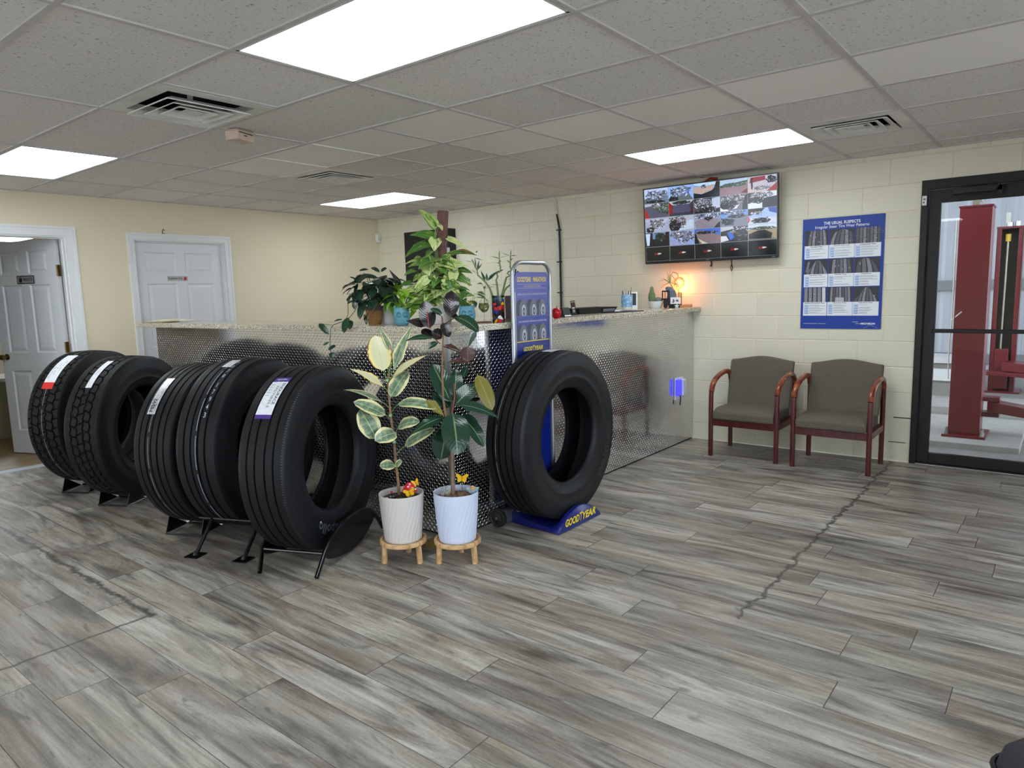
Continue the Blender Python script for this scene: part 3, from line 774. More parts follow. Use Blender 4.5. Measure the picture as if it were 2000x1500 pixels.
# ================================================================ tyres
def rubber(name, c, r):
    k = NT(name); o = k.obj()
    n = k.noise(o, 7.0, 4, .6)
    col = k.mix(n, s2l(tuple(a * .92 for a in c)), s2l(tuple(a * 1.08 for a in c)))
    k.bump(k.noise(o, 120, 3, .6), .12, .002)
    return k.fin(col, r, 0, .32)
m_rub = rubber('black_tyre_rubber', (15, 15, 18), .62)
m_rub2 = rubber('dark_tyre_rubber', (13, 13, 15), .66)
m_side = rubber('sidewall_rubber', (19, 20, 24), .48)
m_ghost = M((92, 97, 112), .6, name='faint_moulded_lettering')
m_mould = M((28, 29, 34), .42, name='moulded_lettering')
def tyre_mesh(R, kind, NTH):
    prof_t = []            # tread samples: offset
    ribs = {'rib5': [(-.075, .004), (-.028, .004), (.028, .004), (.075, .004)],
            'rib4': [(-.082, .0035), (-.040, .005), (-.0, .0035), (.042, .005), (.084, .0035)],
            'rib6': [(-.07, .005), (-.024, .0045), (.022, .0045), (.066, .005)]}.get(kind, [])
    offs = [-.112, -.106]
    if kind in ('lug', 'lug2'):
        n = 74; offs += [-.104 + .208 * i / n for i in range(n + 1)]
    else:
        for c, w in ribs: offs += [c - w - .0012, c - w, c + w, c + w + .0012]
        offs += [-.09, -.05, 0.012, .05, .095] if kind != 'rib4' else [-.06, .06, -.1, .1]
    offs += [.106, .112]
    offs = sorted(set(offs))
    rowb = [-.084, -.029, .029, .084] if kind == 'lug' else [-.070, -.022, .026, .072]
    NP = 48
    def dep(o, th):
        d = 0.0
        for c, w in ribs:
            if abs(o - c) <= w + 1e-6: d = .013
        if ribs: return d
        p = (th / (2 * pi) * NP)
        for q, b in enumerate(rowb):
            zig = (abs((p * (1 if q % 2 else 1) + .25 * q) % 1 - .5) - .25) * (.026 if kind == 'lug' else .018)
            if abs(o - b - zig) < .0042: return .013
        row = sum(o > b for b in rowb)
        if (row in (0, 4)) and kind == 'lug2':
            return 0.0
        ph = (p + .5 * row + o * 5.0 * (1 if row % 2 else -1)) % 1
        if abs(ph - .5) < (.06 if row not in (0, 4) else .05): return .012 if row not in (0, 4) else .009
        return 0.0
    side = [(.122, R - .006), (.132, R - .018), (.1345, R - .028), (.1365, R - .034), (.1365, R - .040), (.1390, R - .046), (.1405, R - .085), (.1412, R - .092), (.1405, R - .098),
            (.1400, R - .125), (.137, .362), (.1385, .357), (.135, .350), (.127, .322), (.121, .309), (.117, .302), (.108, .293), (.096, .287), (.086, .290), (.086, .300), (.100, .345), (.112, .40), (.105, R - .05), (.06, R - .033), (0, R - .030)]
    mb = MB(); rows = []
    for t in range(NTH):
        th = 2 * pi * t / NTH; s, c = sin(th), cos(th)
        row = []
        for o in offs:
            r = R - .006 * (o / .112) ** 2 - dep(o, th)
            row.append((o, r * s, r * c))
        right = [(o, r * s, r * c) for o, r in side]
        left = [(-o, r * s, r * c) for o, r in side[:-1]][::-1]
        rows.append(row + right + left)
    n = len(rows[0])
    for r in rows: mb.v += r
    for t in range(NTH):
        a = t * n; b = ((t + 1) % NTH) * n
        for j in range(n):
            mb.f.append((a + j, b + j, b + (j + 1) % n, a + (j + 1) % n)); mb.mi.append(0 if j < len(offs) else 1)
    return mb
def on_tread(R):   # (o, arc) -> point ; arc measured from the top toward +y
    return lambda o, s, up=.0014: ((o), (R - .006 * (o / .112) ** 2 + up) * sin(s / R), (R - .006 * (o / .112) ** 2 + up) * cos(s / R))
def sticker(ty, name, R, o0, o1, th0, th1, mat, up=.0012, label=None):
    m = MB(); f = on_tread(R); n = 10; na = 4
    g = [[f(o0 + (o1 - o0) * j / na, rad(th0 + (th1 - th0) * i / n) * R, up) for j in range(na + 1)] for i in range(n + 1)]
    ids = [m.add(r) for r in g]
    for i in range(n):
        for j in range(na): m.face((ids[i][j], ids[i + 1][j], ids[i + 1][j + 1], ids[i][j + 1]))
    o = m.build(name, mat, ty)
    if label: o['label'] = label
    return o
def side_text(m, s, R0, th_mid, size, fn_x=.1408, **kw):
    """lettering on the visible sidewall, tops pointing outward, centred at angle th_mid (deg, from top toward +y)"""
    vs, fs = text_geo(s, size, **kw)
    # reading direction as seen from +x: viewer sees +y on the right
    i = m.add([(fn_x + .0008, (R0 + y) * sin(rad(th_mid) + x / R0), (R0 + y) * cos(rad(th_mid) + x / R0)) for x, y in vs])
    for f in fs: m.face([i[k] for k in f])

TY = [  # name key, x, y, z, yaw, R, kind, label
    ('a', 1.137, -3.976, .550, .50, .514, 'lug', 'leftmost deep-lug truck tire with a white and red sticker, by the open door'),
    ('b', 1.751, -3.956, .532, .50, .511, 'lug2', 'second truck tire from the left, block tread with a plain white sticker'),
    ('c', 2.83, -3.94, .528, .40, .506, 'rib4', 'ribbed truck tire with a silver FS592 sticker'),
    ('d', 3.19, -3.86, .559, .40, .515, 'rib6', 'ribbed truck tire with chalk numbers along its groove, fourth in the row'),
    ('e', 3.812, -3.852, .538, .403, .514, 'rib5', 'front truck tire of the row with a white and purple sticker, beside the potted plants'),
    ('f', 4.643, -2.69, .552, .012, .517, 'rib6', 'truck tire standing on the blue wheeled base of the sign stand')]
TOBJ = {}
m_stw = M((222, 224, 230), .45, name='sticker_white', var=.1, scale=60)
m_stred = M((214, 44, 38), .45, name='sticker_red')
m_stpur = M((74, 46, 132), .45, name='sticker_purple')
k = NT('sticker_silver'); o = k.obj()
m_stsil = k.fin(k.ramp(k.noise(o, 55, 4, .7), [(.35, (150, 152, 158)), (.5, (214, 216, 220)), (.7, (236, 238, 240))]), .35, .3)
m_chalk = M((176, 184, 206), .8, name='chalk', var=.2, scale=90)
m_line = M((150, 150, 146), .7, name='paint_line', var=.3, scale=40)
for key, x, y, z, yaw, R, kind, lab in TY:
    lug = kind.startswith('lug')
    o = tyre_mesh(R, kind, 672 if lug else 168).build('truck_tire', [m_rub2 if lug else m_rub, m_side], None, smooth=None if lug else 50, loc=(x, y, z), rz=yaw)
    if lug:
        o.data.polygons.foreach_set('use_smooth', [True] * len(o.data.polygons)); o.data.set_sharp_from_angle(angle=rad(35))
    TOBJ[key] = tag(o, lab, 'tire', 'truck tires on show')
def groove_line(ty, R, o, mat=m_line, w=.0016):
    m = MB(); N = 120
    f = on_tread(R)
    ids = [m.add([f(o - w, 2 * pi * R * i / N), f(o + w, 2 * pi * R * i / N)]) for i in range(N)]
    for i in range(N):
        if i % 8 == 7: continue
        a, b = ids[i], ids[(i + 1) % N]; m.face((a[0], b[0], b[1], a[1]))
    m.build('paint_line', mat, ty)
t = TOBJ['a']; R = .513
sticker(t, 'sticker', R, -.045, .045, -52, -18, m_stw, .0025)
sticker(t, 'sticker_end', R, -.045, .045, -58, -52, m_stred, .0025)
m = MB(); f = on_tread(R)
for i in range(3): fit_text(m, 'IIII II III', .11, .008, lambda a, b, i=i: f(-.026 + i * .024 + b, rad(-42 + i * 4) * R + a, .0035))
m.build('sticker_print', M((120, 110, 120), .5), t); groove_line(t, R, .0)
t = TOBJ['b']; R = .511
sticker(t, 'sticker', R, -.022, .024, -50, -18, m_stw, .0025)
m = MB(); f = on_tread(R); put_text(m, 'I I I I', .03, lambda a, b: f(b, rad(-34) * R + a, .0035)); m.build('sticker_print', M((120, 124, 170), .5), t)
t = TOBJ['c']; R = .506
sticker(t, 'sticker', R, -.062, -.006, -60, -30, m_stsil)
m = MB(); f = on_tread(R); fit_text(m, 'FS592', .085, .026, lambda a, b: f(-.038 - b, rad(-53.5) * R + a, .0022), bold=.02); m.build('sticker_print', m_ink, t); groove_line(t, R, -.018)
t = TOBJ['d']; R = .515
sticker(t, 'sticker', R, -.03, .03, -22, -10, m_stw)
m = MB(); f = on_tread(R)
for q, ch in enumerate('349710707'):
    fit_text(m, ch, .004 if ch == '1' else .014, .030, lambda a, b, q=q: f(.044 + a, rad(-62 + q * 5.4 + (3 if q > 4 else 0)) * R + b, .0018), bold=.012)
m.build('chalk_numbers', m_chalk, t); groove_line(t, R, .010, m_chalk)
t = TOBJ['e']; R = .514
sticker(t, 'sticker', R, -.07, .024, -53, -28, m_stw)
sticker(t, 'sticker_band', R, -.07, .024, -28, -23.5, m_stpur); sticker(t, 'sticker_band', R, -.07, .024, -55.5, -53, m_stpur)
m = MB(); f = on_tread(R)
fit_text(m, 'ENDURACE', .15, .017, lambda a, b: f(.008 + b, rad(-38) * R - a, .002), bold=.01)
fit_text(m, '295/75R22.5', .15, .014, lambda a, b: f(-.017 + b, rad(-40) * R - a, .002))
for q in range(5): fit_text(m, 'IIIIII', .022, .006, lambda a, b, q=q: f(-.052 + a, rad(-31 - q * 2.2) * R - b, .002))
m.build('sticker_print', m_ink, t)
m = MB(); fit_text(m, 'apollo', .06, .016, lambda a, b: f(-.023 + a, rad(-25.8) * R - b * -1, .002), bold=.015); m.build('sticker_brand', m_stw, t)
m = MB(); f = on_tread(R)
for i in range(92):
    s0 = 2 * pi * R * i / 92
    for o0, o1, sl in ((-.070, -.034, .010), (-.022, .022, -.012), (.034, .070, .010)):
        m.poly([f(o0, s0, .0003), f(o0, s0 + .0022, .0003), f(o1, s0 + .0022 + sl, .0003), f(o1, s0 + sl, .0003)][::-1])
m.build('sipe', M((9, 9, 10), .9), t)
m = MB()
for i in range(230):
    th = 2 * pi * i / 230
    m.poly([(.1185, (R - .003) * sin(th), (R - .003) * cos(th)), (.1275, (R - .010) * sin(th), (R - .010) * cos(th)), (.1275, (R - .010) * sin(th + .011), (R - .010) * cos(th + .011)), (.1185, (R - .003) * sin(th + .011), (R - .003) * cos(th + .011))])
m.build('shoulder_tick', M((34, 35, 40), .6), t)
m = MB()
for th in (201, ): side_text(m, 'apollo', .395, th, .078, sp=1.08)
m.build('sidewall_lettering', m_ghost, t)['label'] = 'faint grey lettering low on the sidewall'
m = MB(); side_text(m, 'apollo', .42, 12, .07); m.build('moulded_lettering', m_mould, t)
m = MB(); side_text(m, 'ENDURACE', .43, -75, .03); m.build('moulded_lettering', m_mould, t)
m = MB(); m.box((.141, .36 * sin(rad(58)), .36 * cos(rad(58))), (.001, .022, .008)); m.box((.1415, .375 * sin(rad(50)), .375 * cos(rad(50))), (.001, .006, .006)); m.box((.139, .375 * sin(rad(214)), .375 * cos(rad(214))), (.001, .012, .012)); m.build('paint_mark', m_stw, t)
t = TOBJ['f']; R = .517
sticker(t, 'sticker', R, -.03, .045, -8, 6, m_stw)
m = MB(); f = on_tread(R)
for q in range(4): fit_text(m, 'IIII II', .05, .006, lambda a, b, q=q: f(.008 + a, rad(-5 + q * 2.6) * R + b, .002))
m.build('sticker_print', M((120, 122, 128), .5), t); groove_line(t, R, -.047)
m = MB(); side_text(m, 'GOODYEAR', .425, 112, .065, bold=.004, sp=1.1); m.build('moulded_lettering', m_mould, t); m = MB(); side_text(m, 'MARATHON', .36, 175, .03); m.build('moulded_lettering', m_mould, t)

# ---------------------------------------------------------------- low folding wedge stands
m_stand = M((16, 16, 18), .38, .4, name='black_steel')
m_rod = M((150, 150, 152), .3, .8, name='bright_rod')
def wedge_stand(x, y, yaw, label, w0, w1):
    t = thing('tire_stand', label, 'tire stand', (x, y, 0), yaw, 'low folding tire stands')
    for s in (-1, 1):
        A, B, C = (s * .284, .004), (s * .245, .108), (s * .088, .008)
        m = MB()
        for a in (w0, w1): m.prism([A, B, C] if s < 0 else [C, B, A], .004, (a, 0, 0), (0, 1, 0), (0, 0, 1))
        for Q in (A, B): m.tube([(w0, Q[0], Q[1] + .003), (w1, Q[0], Q[1] + .003)], .006, 8)
        m.build('wedge', m_stand, t)
        for a in (w0, w1):
            m = MB(); m.tube([(a, A[0], .007), (a, s * .09, .010)], .0045, 8); m.build('rod', m_rod, t)
            m = MB(); m.cyl((a - .012, s * .088, .014), .010, .024, 8, 'x'); m.build('bolt', m_rod, t)
    for a in (w0, w1):
        m = MB(); m.tube([(a, -.088, .012), (a, .088, .012)], .004, 8); m.build('link', m_stand, t)
    m = MB(); m.tube([(w0, -.088, .012), (w1, -.088, .012)], .006, 8); m.tube([(w0, .088, .012), (w1, .088, .012)], .006, 8); m.build('hinge_bar', m_stand, t)
    return t
wedge_stand(1.137, -3.976, .50, 'low black folding stand under the leftmost tire', -.115, .115)
wedge_stand(1.751, -3.956, .50, 'low black folding stand under the second tire from the left', -.115, .115)
wedge_stand(2.83, -3.95, .40, 'low black folding stand under the tire with the silver sticker', -.14, .115)

# ---------------------------------------------------------------- footed stand under the fourth tyre
t = thing('tire_stand', 'black stand on two square foot plates under the fourth tire', 'tire stand', (3.172, -3.83, 0), .40)
for s in (-1, 1):
    for a in (-.06, .255):
        fb = .52 if s < 0 else .30
        m = MB(); m.tube([(a, s * fb, .012), (a, s * (.365 if s < 0 else .29), .168 if s < 0 else .13)], .011, 10); m.build('leg', m_stand, t)
        m = MB(); m.box((a, s * (fb + .01), .003), (.085, .085, .006)); m.lathe([(.018, .006), (.011, .022)], (a, s * (fb + .005), 0), 10); m.build('foot_plate', m_stand, t)
    cb, cz = (.365, .164) if s < 0 else (.29, .125)
    m = MB(); m.tube([(-.15, s * cb, cz), (.26, s * cb, cz)], .010, 10); m.build('crossbar', m_stand, t)
m = MB(); m.tube([(.255, -.365, .164), (.255, -.2, .08), (.255, 0, .05), (.255, .2, .08), (.255, .29, .125)], .008, 8); m.tube([(-.15, -.365, .164), (-.15, -.2, .08), (-.15, 0, .05), (-.15, .2, .08), (-.15, .29, .125)], .008, 8)
m.build('side_rail', m_stand, t)

# ---------------------------------------------------------------- arched stand under the front tyre
t = thing('tire_stand', 'glossy black arched stand with rounded side plates under the front tire', 'tire stand', (3.80, -3.832, 0), .403)
m_gl = M((14, 14, 18), .16, .2, name='gloss_black_paint', var=.1)
arc = [(-.442, .008), (-.40, .042), (-.331, .100), (-.27, .145), (-.19, .180), (-.101, .199), (.0, .206), (.10, .197), (.17, .172), (.23, .130), (.28, .085), (.339, .008)]
low = [(.25, .115), (.22, .100), (.148, .058), (.08, .030), (.01, .016), (-.09, .014), (-.193, .027), (-.26, .043), (-.309, .060), (-.337, .082)]
for a0, lean in ((-.162, .06), (.215, .012)):
    pts = [(a0 + lean * max(0, (.10 - zz) / .10) * (1 if bb < 0 else 0), bb, zz + .004) for bb, zz in arc]
    m = MB(); m.tube(pts, .012, 12); m.build('arched_tube', m_gl, t, smooth=50)
    m = MB(); m.prism([p for p in arc[2:10]] + low[1:], .006, (a0, 0, 0), (0, 1, 0), (0, 0, 1)); m.build('side_plate', m_gl, t)
for bb, zz in ((-.335, .098), (.235, .112)):
    m = MB(); m.tube([(-.165, bb, zz), (.215, bb, zz)], .009, 10); m.build('crossbar', m_gl, t)

# ================================================================ sign stand on wheels
m_gblue = M((22, 30, 112), .28, 0, .5, name='gloss_blue', var=.05, scale=5)
m_gyel = M((240, 214, 40), .4, name='sign_yellow', var=.02)
m_gyel2 = M((232, 206, 110), .4, name='sign_yellow_pale', var=.02)
CY = -2.69
t = thing('sign_stand', 'wheeled tire sign stand with a blue panel, grey tube frame and blue base', 'display stand', (4.64, CY, 0))
# base: body with a saddle that the tyre sits in
m = MB(); R_ = []
def sect(x, pk, edge, w):
    n = 20; out = []
    for i in range(n + 1):
        q = -1 + 2 * i / n
        zz = edge + (pk - edge) * (cos(q * pi / 2) ** 0.8 if abs(q) < 1 else 0)
        out.append((x, q * w, zz))
    return out + [(x, w, .004), (x, -w, .004)]
secs = [(-.205, .07, .075, .20), (-.16, .05, .066, .21), (-.10, .032, .05, .218), (.05, .030, .036, .226), (.115, .031, .030, .23), (.135, .06, .022, .232), (.155, .118, .012, .234), (.185, .124, .010, .234), (.190, .118, .010, .230)]
m.rings([sect(*s) for s in secs])
m.build('base', m_gblue, t, smooth=45)
def winged(m, fn, s=1.0):
    for pts in ([(-.42, .52), (.02, .62), (.42, .78), (.18, .45), (-.02, .40), (-.10, .28), (-.20, .40)], [(-.06, .26), (.10, .34), (.02, .05), (-.02, -.25), (-.10, -.5), (-.16, -.62), (-.17, -.45), (-.10, -.1)], [(.10, .42), (.5, .60), (.22, .34)]):
        m.poly([fn(a * s, b * s) for a, b in pts])
def goodyear(m, w, h, fn):
    fit_text(m, 'GOOD', w * .45, h, lambda x, y: fn(x - w * .275, y), bold=.035, shear=.25)
    fit_text(m, 'YEAR', w * .45, h, lambda x, y: fn(x + w * .275, y), bold=.035, shear=.25)
    winged(m, lambda a, b: fn(a + w * .005, b), h * 1.05)
m = MB(); goodyear(m, .335, .046, lambda x, y: (.1925, x, .052 + y)); m.build('base_logo', m_gyel, t)['label'] = 'yellow lettering on the blue base'
m_wheel = M((28, 29, 31), .55, name='wheel_rubber')
for s in (-1, 1):
    m = MB(); c0 = -.05
    m.lathe([(.001, -.017), (.022, -.017), (.030, -.010), (.044, -.010), (.050, -.016), (.057, -.012), (.058, 0), (.057, .012), (.050, .016), (.044, .010), (.001, .012)], (-.205, s * .315, .058), 30, 'y')
    w = m.build('wheel', m_wheel, t, smooth=40)
    m = MB(); m.cyl((-.205, s * .315 - .019, .058), .008, .038, 10, 'y'); m.build('hub_cap', m_rod, w)
m = MB(); m.tube([(-.205, -.31, .058), (-.205, .31, .058)], .007, 8); m.bb(-.225, -.185, -.25, -.19, .012, .09); m.bb(-.225, -.185, .19, .25, .012, .09); m.build('axle', m_rod, t)
# tube frame and printed panel
FX, FY = -.172, .038
m_tube = M((176, 178, 184), .3, .75, name='satin_tube', var=.05)
yo, zt, rc = .194, 1.603, .085
pts = [(FX, FY - yo, .06), (FX, FY - yo, zt - rc)] + [(FX, FY - yo + rc * (1 - cos(rad(a))), zt - rc + rc * sin(rad(a))) for a in range(15, 91, 15)] + [(FX, FY + yo - rc * (1 - cos(rad(a))), zt - rc + rc * sin(rad(a))) for a in range(90, -1, -15)] + [(FX, FY + yo, .06)]
m = MB(); m.tube(pts, .013, 12); m.build('tube_frame', m_tube, t, smooth=50)
for s in (-1, 1):
    m = MB(); m.bb(FX - .006, FX + .006, FY + s * .177 - .006, FY + s * .177 + .006, .06, 1.425); m.build('channel', M((150, 152, 160), .35, .6), t)
m_pan = M((66, 70, 160), .30, name='panel_violet_blue', var=.03); m_pan2 = M((20, 38, 128), .30, name='panel_blue', var=.03)  # glare over the upper panel is mixed into the violet blue
pw = .171
def py_(y): return FY + y
out = [(-pw, .07), (pw, .07), (pw, 1.415), (pw + .007, 1.435), (pw + .007, 1.515), (pw - .016, 1.545), (-pw + .016, 1.545), (-pw - .007, 1.515), (-pw - .007, 1.435), (-pw, 1.415)]
m = MB(); m.prism(out, .004, (FX, FY, 0), (0, 1, 0), (0, 0, 1)); pn = m.build('panel', m_pan2, t)
PXF = FX + .0022
PTX = PXF + .0012
m = MB(); m.prism([(-pw + .003, 1.27), (pw - .003, 1.27), (pw - .003, 1.415), (pw + .004, 1.435), (pw + .004, 1.513), (pw - .018, 1.542), (-pw + .018, 1.542), (-pw - .004, 1.513), (-pw - .004, 1.435), (-pw + .003, 1.415)], .0006, (PXF + .0003, FY, 0), (0, 1, 0), (0, 0, 1)); m.build('panel_field', m_pan, t)
m = MB(); m.bb(PXF, PXF + .0006, FY - pw + .003, FY + pw - .003, 1.122, 1.27); m.build('panel_field', M((34, 52, 144), .30, name='panel_mid_blue', var=.03), t)
m = MB(); fit_text(m, 'GOODYEAR', .138, .032, lambda x, y: (PTX, py_(x - .083), 1.500 + y), bold=.03, shear=.22); m.build('title_lettering', m_gyel2, t); m = MB(); fit_text(m, 'MARATHON', .142, .032, lambda x, y: (PTX, py_(x + .080), 1.500 + y), bold=.03, shear=.22)
m.build('title_lettering', m_gyel2, t)
m = MB(); fit_text(m, 'TRAILER PERFORMANCE  VALUE TIRES', .17, .009, lambda x, y: (PTX, py_(x), 1.459 + y), bold=.01); m.build('subtitle_lettering', m_gyel2, t)
m_small = M((206, 208, 232), .5)
for zz in (1.470, 1.446):
    m = MB(); m.bb(PXF + .0008, PTX, py_(-.15), py_(.15), zz, zz + .0015); m.build('rule_line', m_small, t)
m = MB(); fit_text(m, 'REGIONAL SERVICE LONG HAUL STEER DRIVE AND TRAILER TIRES', .30, .011, lambda x, y: (PTX, py_(x), 1.410 + y), bold=.014); m.build('small_lettering', m_small, t)
m = MB(); fit_text(m, 'LONG LASTING SERVICE STEER DRIVE AND ALL POSITION TIRES', .29, .010, lambda x, y: (PTX, py_(x), 1.243 + y), bold=.014); m.build('small_lettering', m_small, t)
m_t1 = M((118, 120, 132), .5, name='printed_tire_grey', var=.02); m_t2 = M((78, 80, 92), .5, name='printed_tire_dark', var=.02); m_t3 = M((190, 194, 204), .5, name='printed_rim', var=.02)
for zz in (1.279, 1.126):
    for q, yy in enumerate((-.108, -.004, .092)):
        m = MB()
        for dx, (mi, rx, rz_, oy) in enumerate(((0, .044, .074, -.020), (1, .040, .072, .012), (0, .026, .048, .016), (2, .023, .044, .017), (0, .012, .024, .018), (2, .005, .010, .018))):
            m.mat(mi)
            o_ = [(yy + oy + rx * cos(2 * pi * a / 28), max(zz, zz + .026 + rz_ * sin(2 * pi * a / 28))) for a in range(28)]
            m.poly([(PXF + .0010 + dx * .0003, py_(a), b) for a, b in o_])
        m.build('tire_print', [m_t2, m_t1, m_t3], t)
m = MB(); m.bb(PXF + .0006, PXF + .0014, FY - pw, FY + pw, 1.117, 1.122); m.build('yellow_line', m_gyel, t)
m = MB(); goodyear(m, .20, .027, lambda x, y: (PTX, py_(x), 1.072 + y)); m.build('panel_logo', m_gyel, t)
# ================================================================ service counter
ZC = 1.243
k = NT('diamond_plate_steel'); o = k.obj()
n = k.noise(o, 3.0, 3); n2 = k.noise(k.mapping(o, (30, 30, 2)), 1.0, 3)
k.bump(k.math('ADD', k.noise(o, 7, 2), k.math('MULTIPLY', n2, .1)), .05, .01)
m_plate = k.fin(k.mix(n, s2l((204, 204, 206)), s2l((220, 220, 222))), k.ramp(n, [(.3, (84, 84, 84)), (.7, (102, 102, 102))]), 1.0)
m_barst = M((232, 232, 234), .26, 1.0, name='tread_bar_steel', var=.03)
m_trimst = M((190, 192, 196), .34, 1.0, name='angle_trim_steel', var=.03)
def diamond(mb, p, ex, ez, nv, W, H):
    """plate sheet of width W (along ex) and height H, with raised tread bars"""
    p = V(p); ex = V(ex); ez = V(ez); nv = V(nv)
    mb.mat(0); i = mb.add([p, p + ex * W, p + ex * W + ez * H, p + ez * H]); mb.face(i)
    mb.mat(1); c = .0185; L, w, h = .0094, .0028, .0015
    r = sqrt(.5)
    a = (ex * r + ez * r, ez * r - ex * r)
    for u in range(int(W / c)):
        for v in range(int(H / c)):
            q = p + ex * (c * (u + .5)) + ez * (c * (v + .5))
            d, e = (a[0], a[1]) if (u + v) % 2 else (a[1], a[0])
            b = len(mb.v)
            for pt in (q - d * L, q + d * L, q + e * w, q - e * w, q - d * L * .55 + nv * h, q + d * L * .55 + nv * h):
                mb.v.append((pt.x, pt.y, pt.z))
            for f in ((0, 3, 4), (3, 1, 5), (3, 5, 4), (1, 2, 5), (2, 0, 4), (2, 4, 5)):
                mb.f.append(tuple(b + z for z in f)); mb.mi.append(1)
xL = at(305, 645, y=-3.315).x
t = thing('service_counter', 'L-shaped service counter faced with shiny diamond plate', 'counter', (4.0, -2.9, 0))
org = V((4.0, -2.9, 0))
m = MB(); diamond(m, (xL - 4.0, -3.315 + 2.9, .012), (1, 0, 0), (0, 0, 1), (0, -1, 0), 4.36 - xL, 1.192); m.build('front_panel', [m_plate, m_barst], t)
m = MB(); diamond(m, (.36, -.415, .012), (0, 1, 0), (0, 0, 1), (1, 0, 0), .60, 1.192); m.build('side_panel', [m_plate, m_barst], t)
m = MB(); diamond(m, (.3585, .185, .012), (0, 1, 0), (0, 0, 1), (1, 0, 0), 2.712, 1.192); m.build('side_panel', [m_plate, m_barst], t)
m = MB(); m.box((.348, -.4165, .61), (.030, .003, 1.19)); m.box((.3615, -.405, .61), (.003, .024, 1.19)); m.box((.3617, .185, .61), (.004, .012, 1.19)); m.build('corner_trim', m_trimst, t)
m = MB(); m.bb(xL - 4.0 + .01, .355, -.412, -.06, .012, 1.20); m.bb(.0, .356, -.412, 2.895, .012, 1.20); m.build('carcass', M((110, 96, 80), .7), t)
m = MB(); m.bb(xL - 4.0 + .02, .352, -.405, -.07, 0, .012); m.bb(.02, .350, -.40, 2.89, 0, .012); m.build('toe_base', M((24, 24, 26), .7), t)
k = NT('beige_granite'); o = k.obj()
v1 = k.n('ShaderNodeTexVoronoi', i={'Scale': 190.0}); k.t.links.new(o, v1.inputs['Vector'])
v2 = k.n('ShaderNodeTexVoronoi', i={'Scale': 330.0}); k.t.links.new(o, v2.inputs['Vector'])
cs = k.sep(v1.outputs['Color']); cs2 = k.sep(v2.outputs['Color'])
c = k.ramp(cs[0], [(.0, (150, 132, 110)), (.2, (182, 168, 144)), (.4, (206, 195, 172)), (.7, (220, 212, 194)), (1, (192, 180, 156))], 'CONSTANT')
c = k.mix(k.math('GREATER_THAN', cs2[1], .86), c, s2l((64, 54, 50)))
c = k.mix(k.math('GREATER_THAN', cs2[2], .90), c, s2l((226, 222, 212)))
m_gran = k.fin(c, .16, 0, .5)
m = MB(); R_ = []
ol = [(.575, -3.372), (4.41, -3.372), (4.432, -3.35), (4.432, -.004), (3.96, -.004), (3.96, -2.90), (.575, -2.90)]
i0 = m.add([(a, b, 1.2055) for a, b in ol]); i1 = m.add([(a, b, ZC) for a, b in ol])
m.face(i0[::-1]); m.face(i1)
for q in range(len(ol)): m.face((i0[q], i0[(q + 1) % 7], i1[(q + 1) % 7], i1[q]))
tag(m.build('countertop', m_gran, bevel=.004), 'beige speckled granite countertop running along the diamond plate counter', 'countertop')
# plug-in box with a blue glow and a cord, on the plate near the wall
ou = V((4.36, -.33, .52))
t = thing('outlet_cover', 'white covered outlet box glowing blue on the diamond plate', 'outlet', ou)
m = MB(); m.bb(.003, .010, -.085, .085, -.10, .10); m.build('wall_plate', m_white, t, bevel=.003)
m = MB(); m.rings([[(.010, -.005, -.075), (.010, .085, -.075), (.010, .085, .085), (.010, -.005, .085)], [(.05, .005, -.065), (.045, .078, -.065), (.045, .078, .075), (.05, .005, .075)]]); m.build('cover', M((214, 224, 236), .35), t, bevel=.006)
k = NT('blue_glow_plastic'); k.set(k.b.inputs['Base Color'], s2l((70, 70, 230))); k.set(k.b.inputs['Emission Color'], s2l((64, 58, 255))); k.set(k.b.inputs['Emission Strength'], 1.1)
m = MB(); m.bb(.010, .042, -.085, -.008, -.06, .085); m.build('glowing_plug', k.fin(None, .3), t, bevel=.006)
m = MB(); m.tube([(.03, -.02, -.04), (.034, -.024, -.09), (.03, -.026, -.15)], .006, 8); m.build('cord', m_black, t)

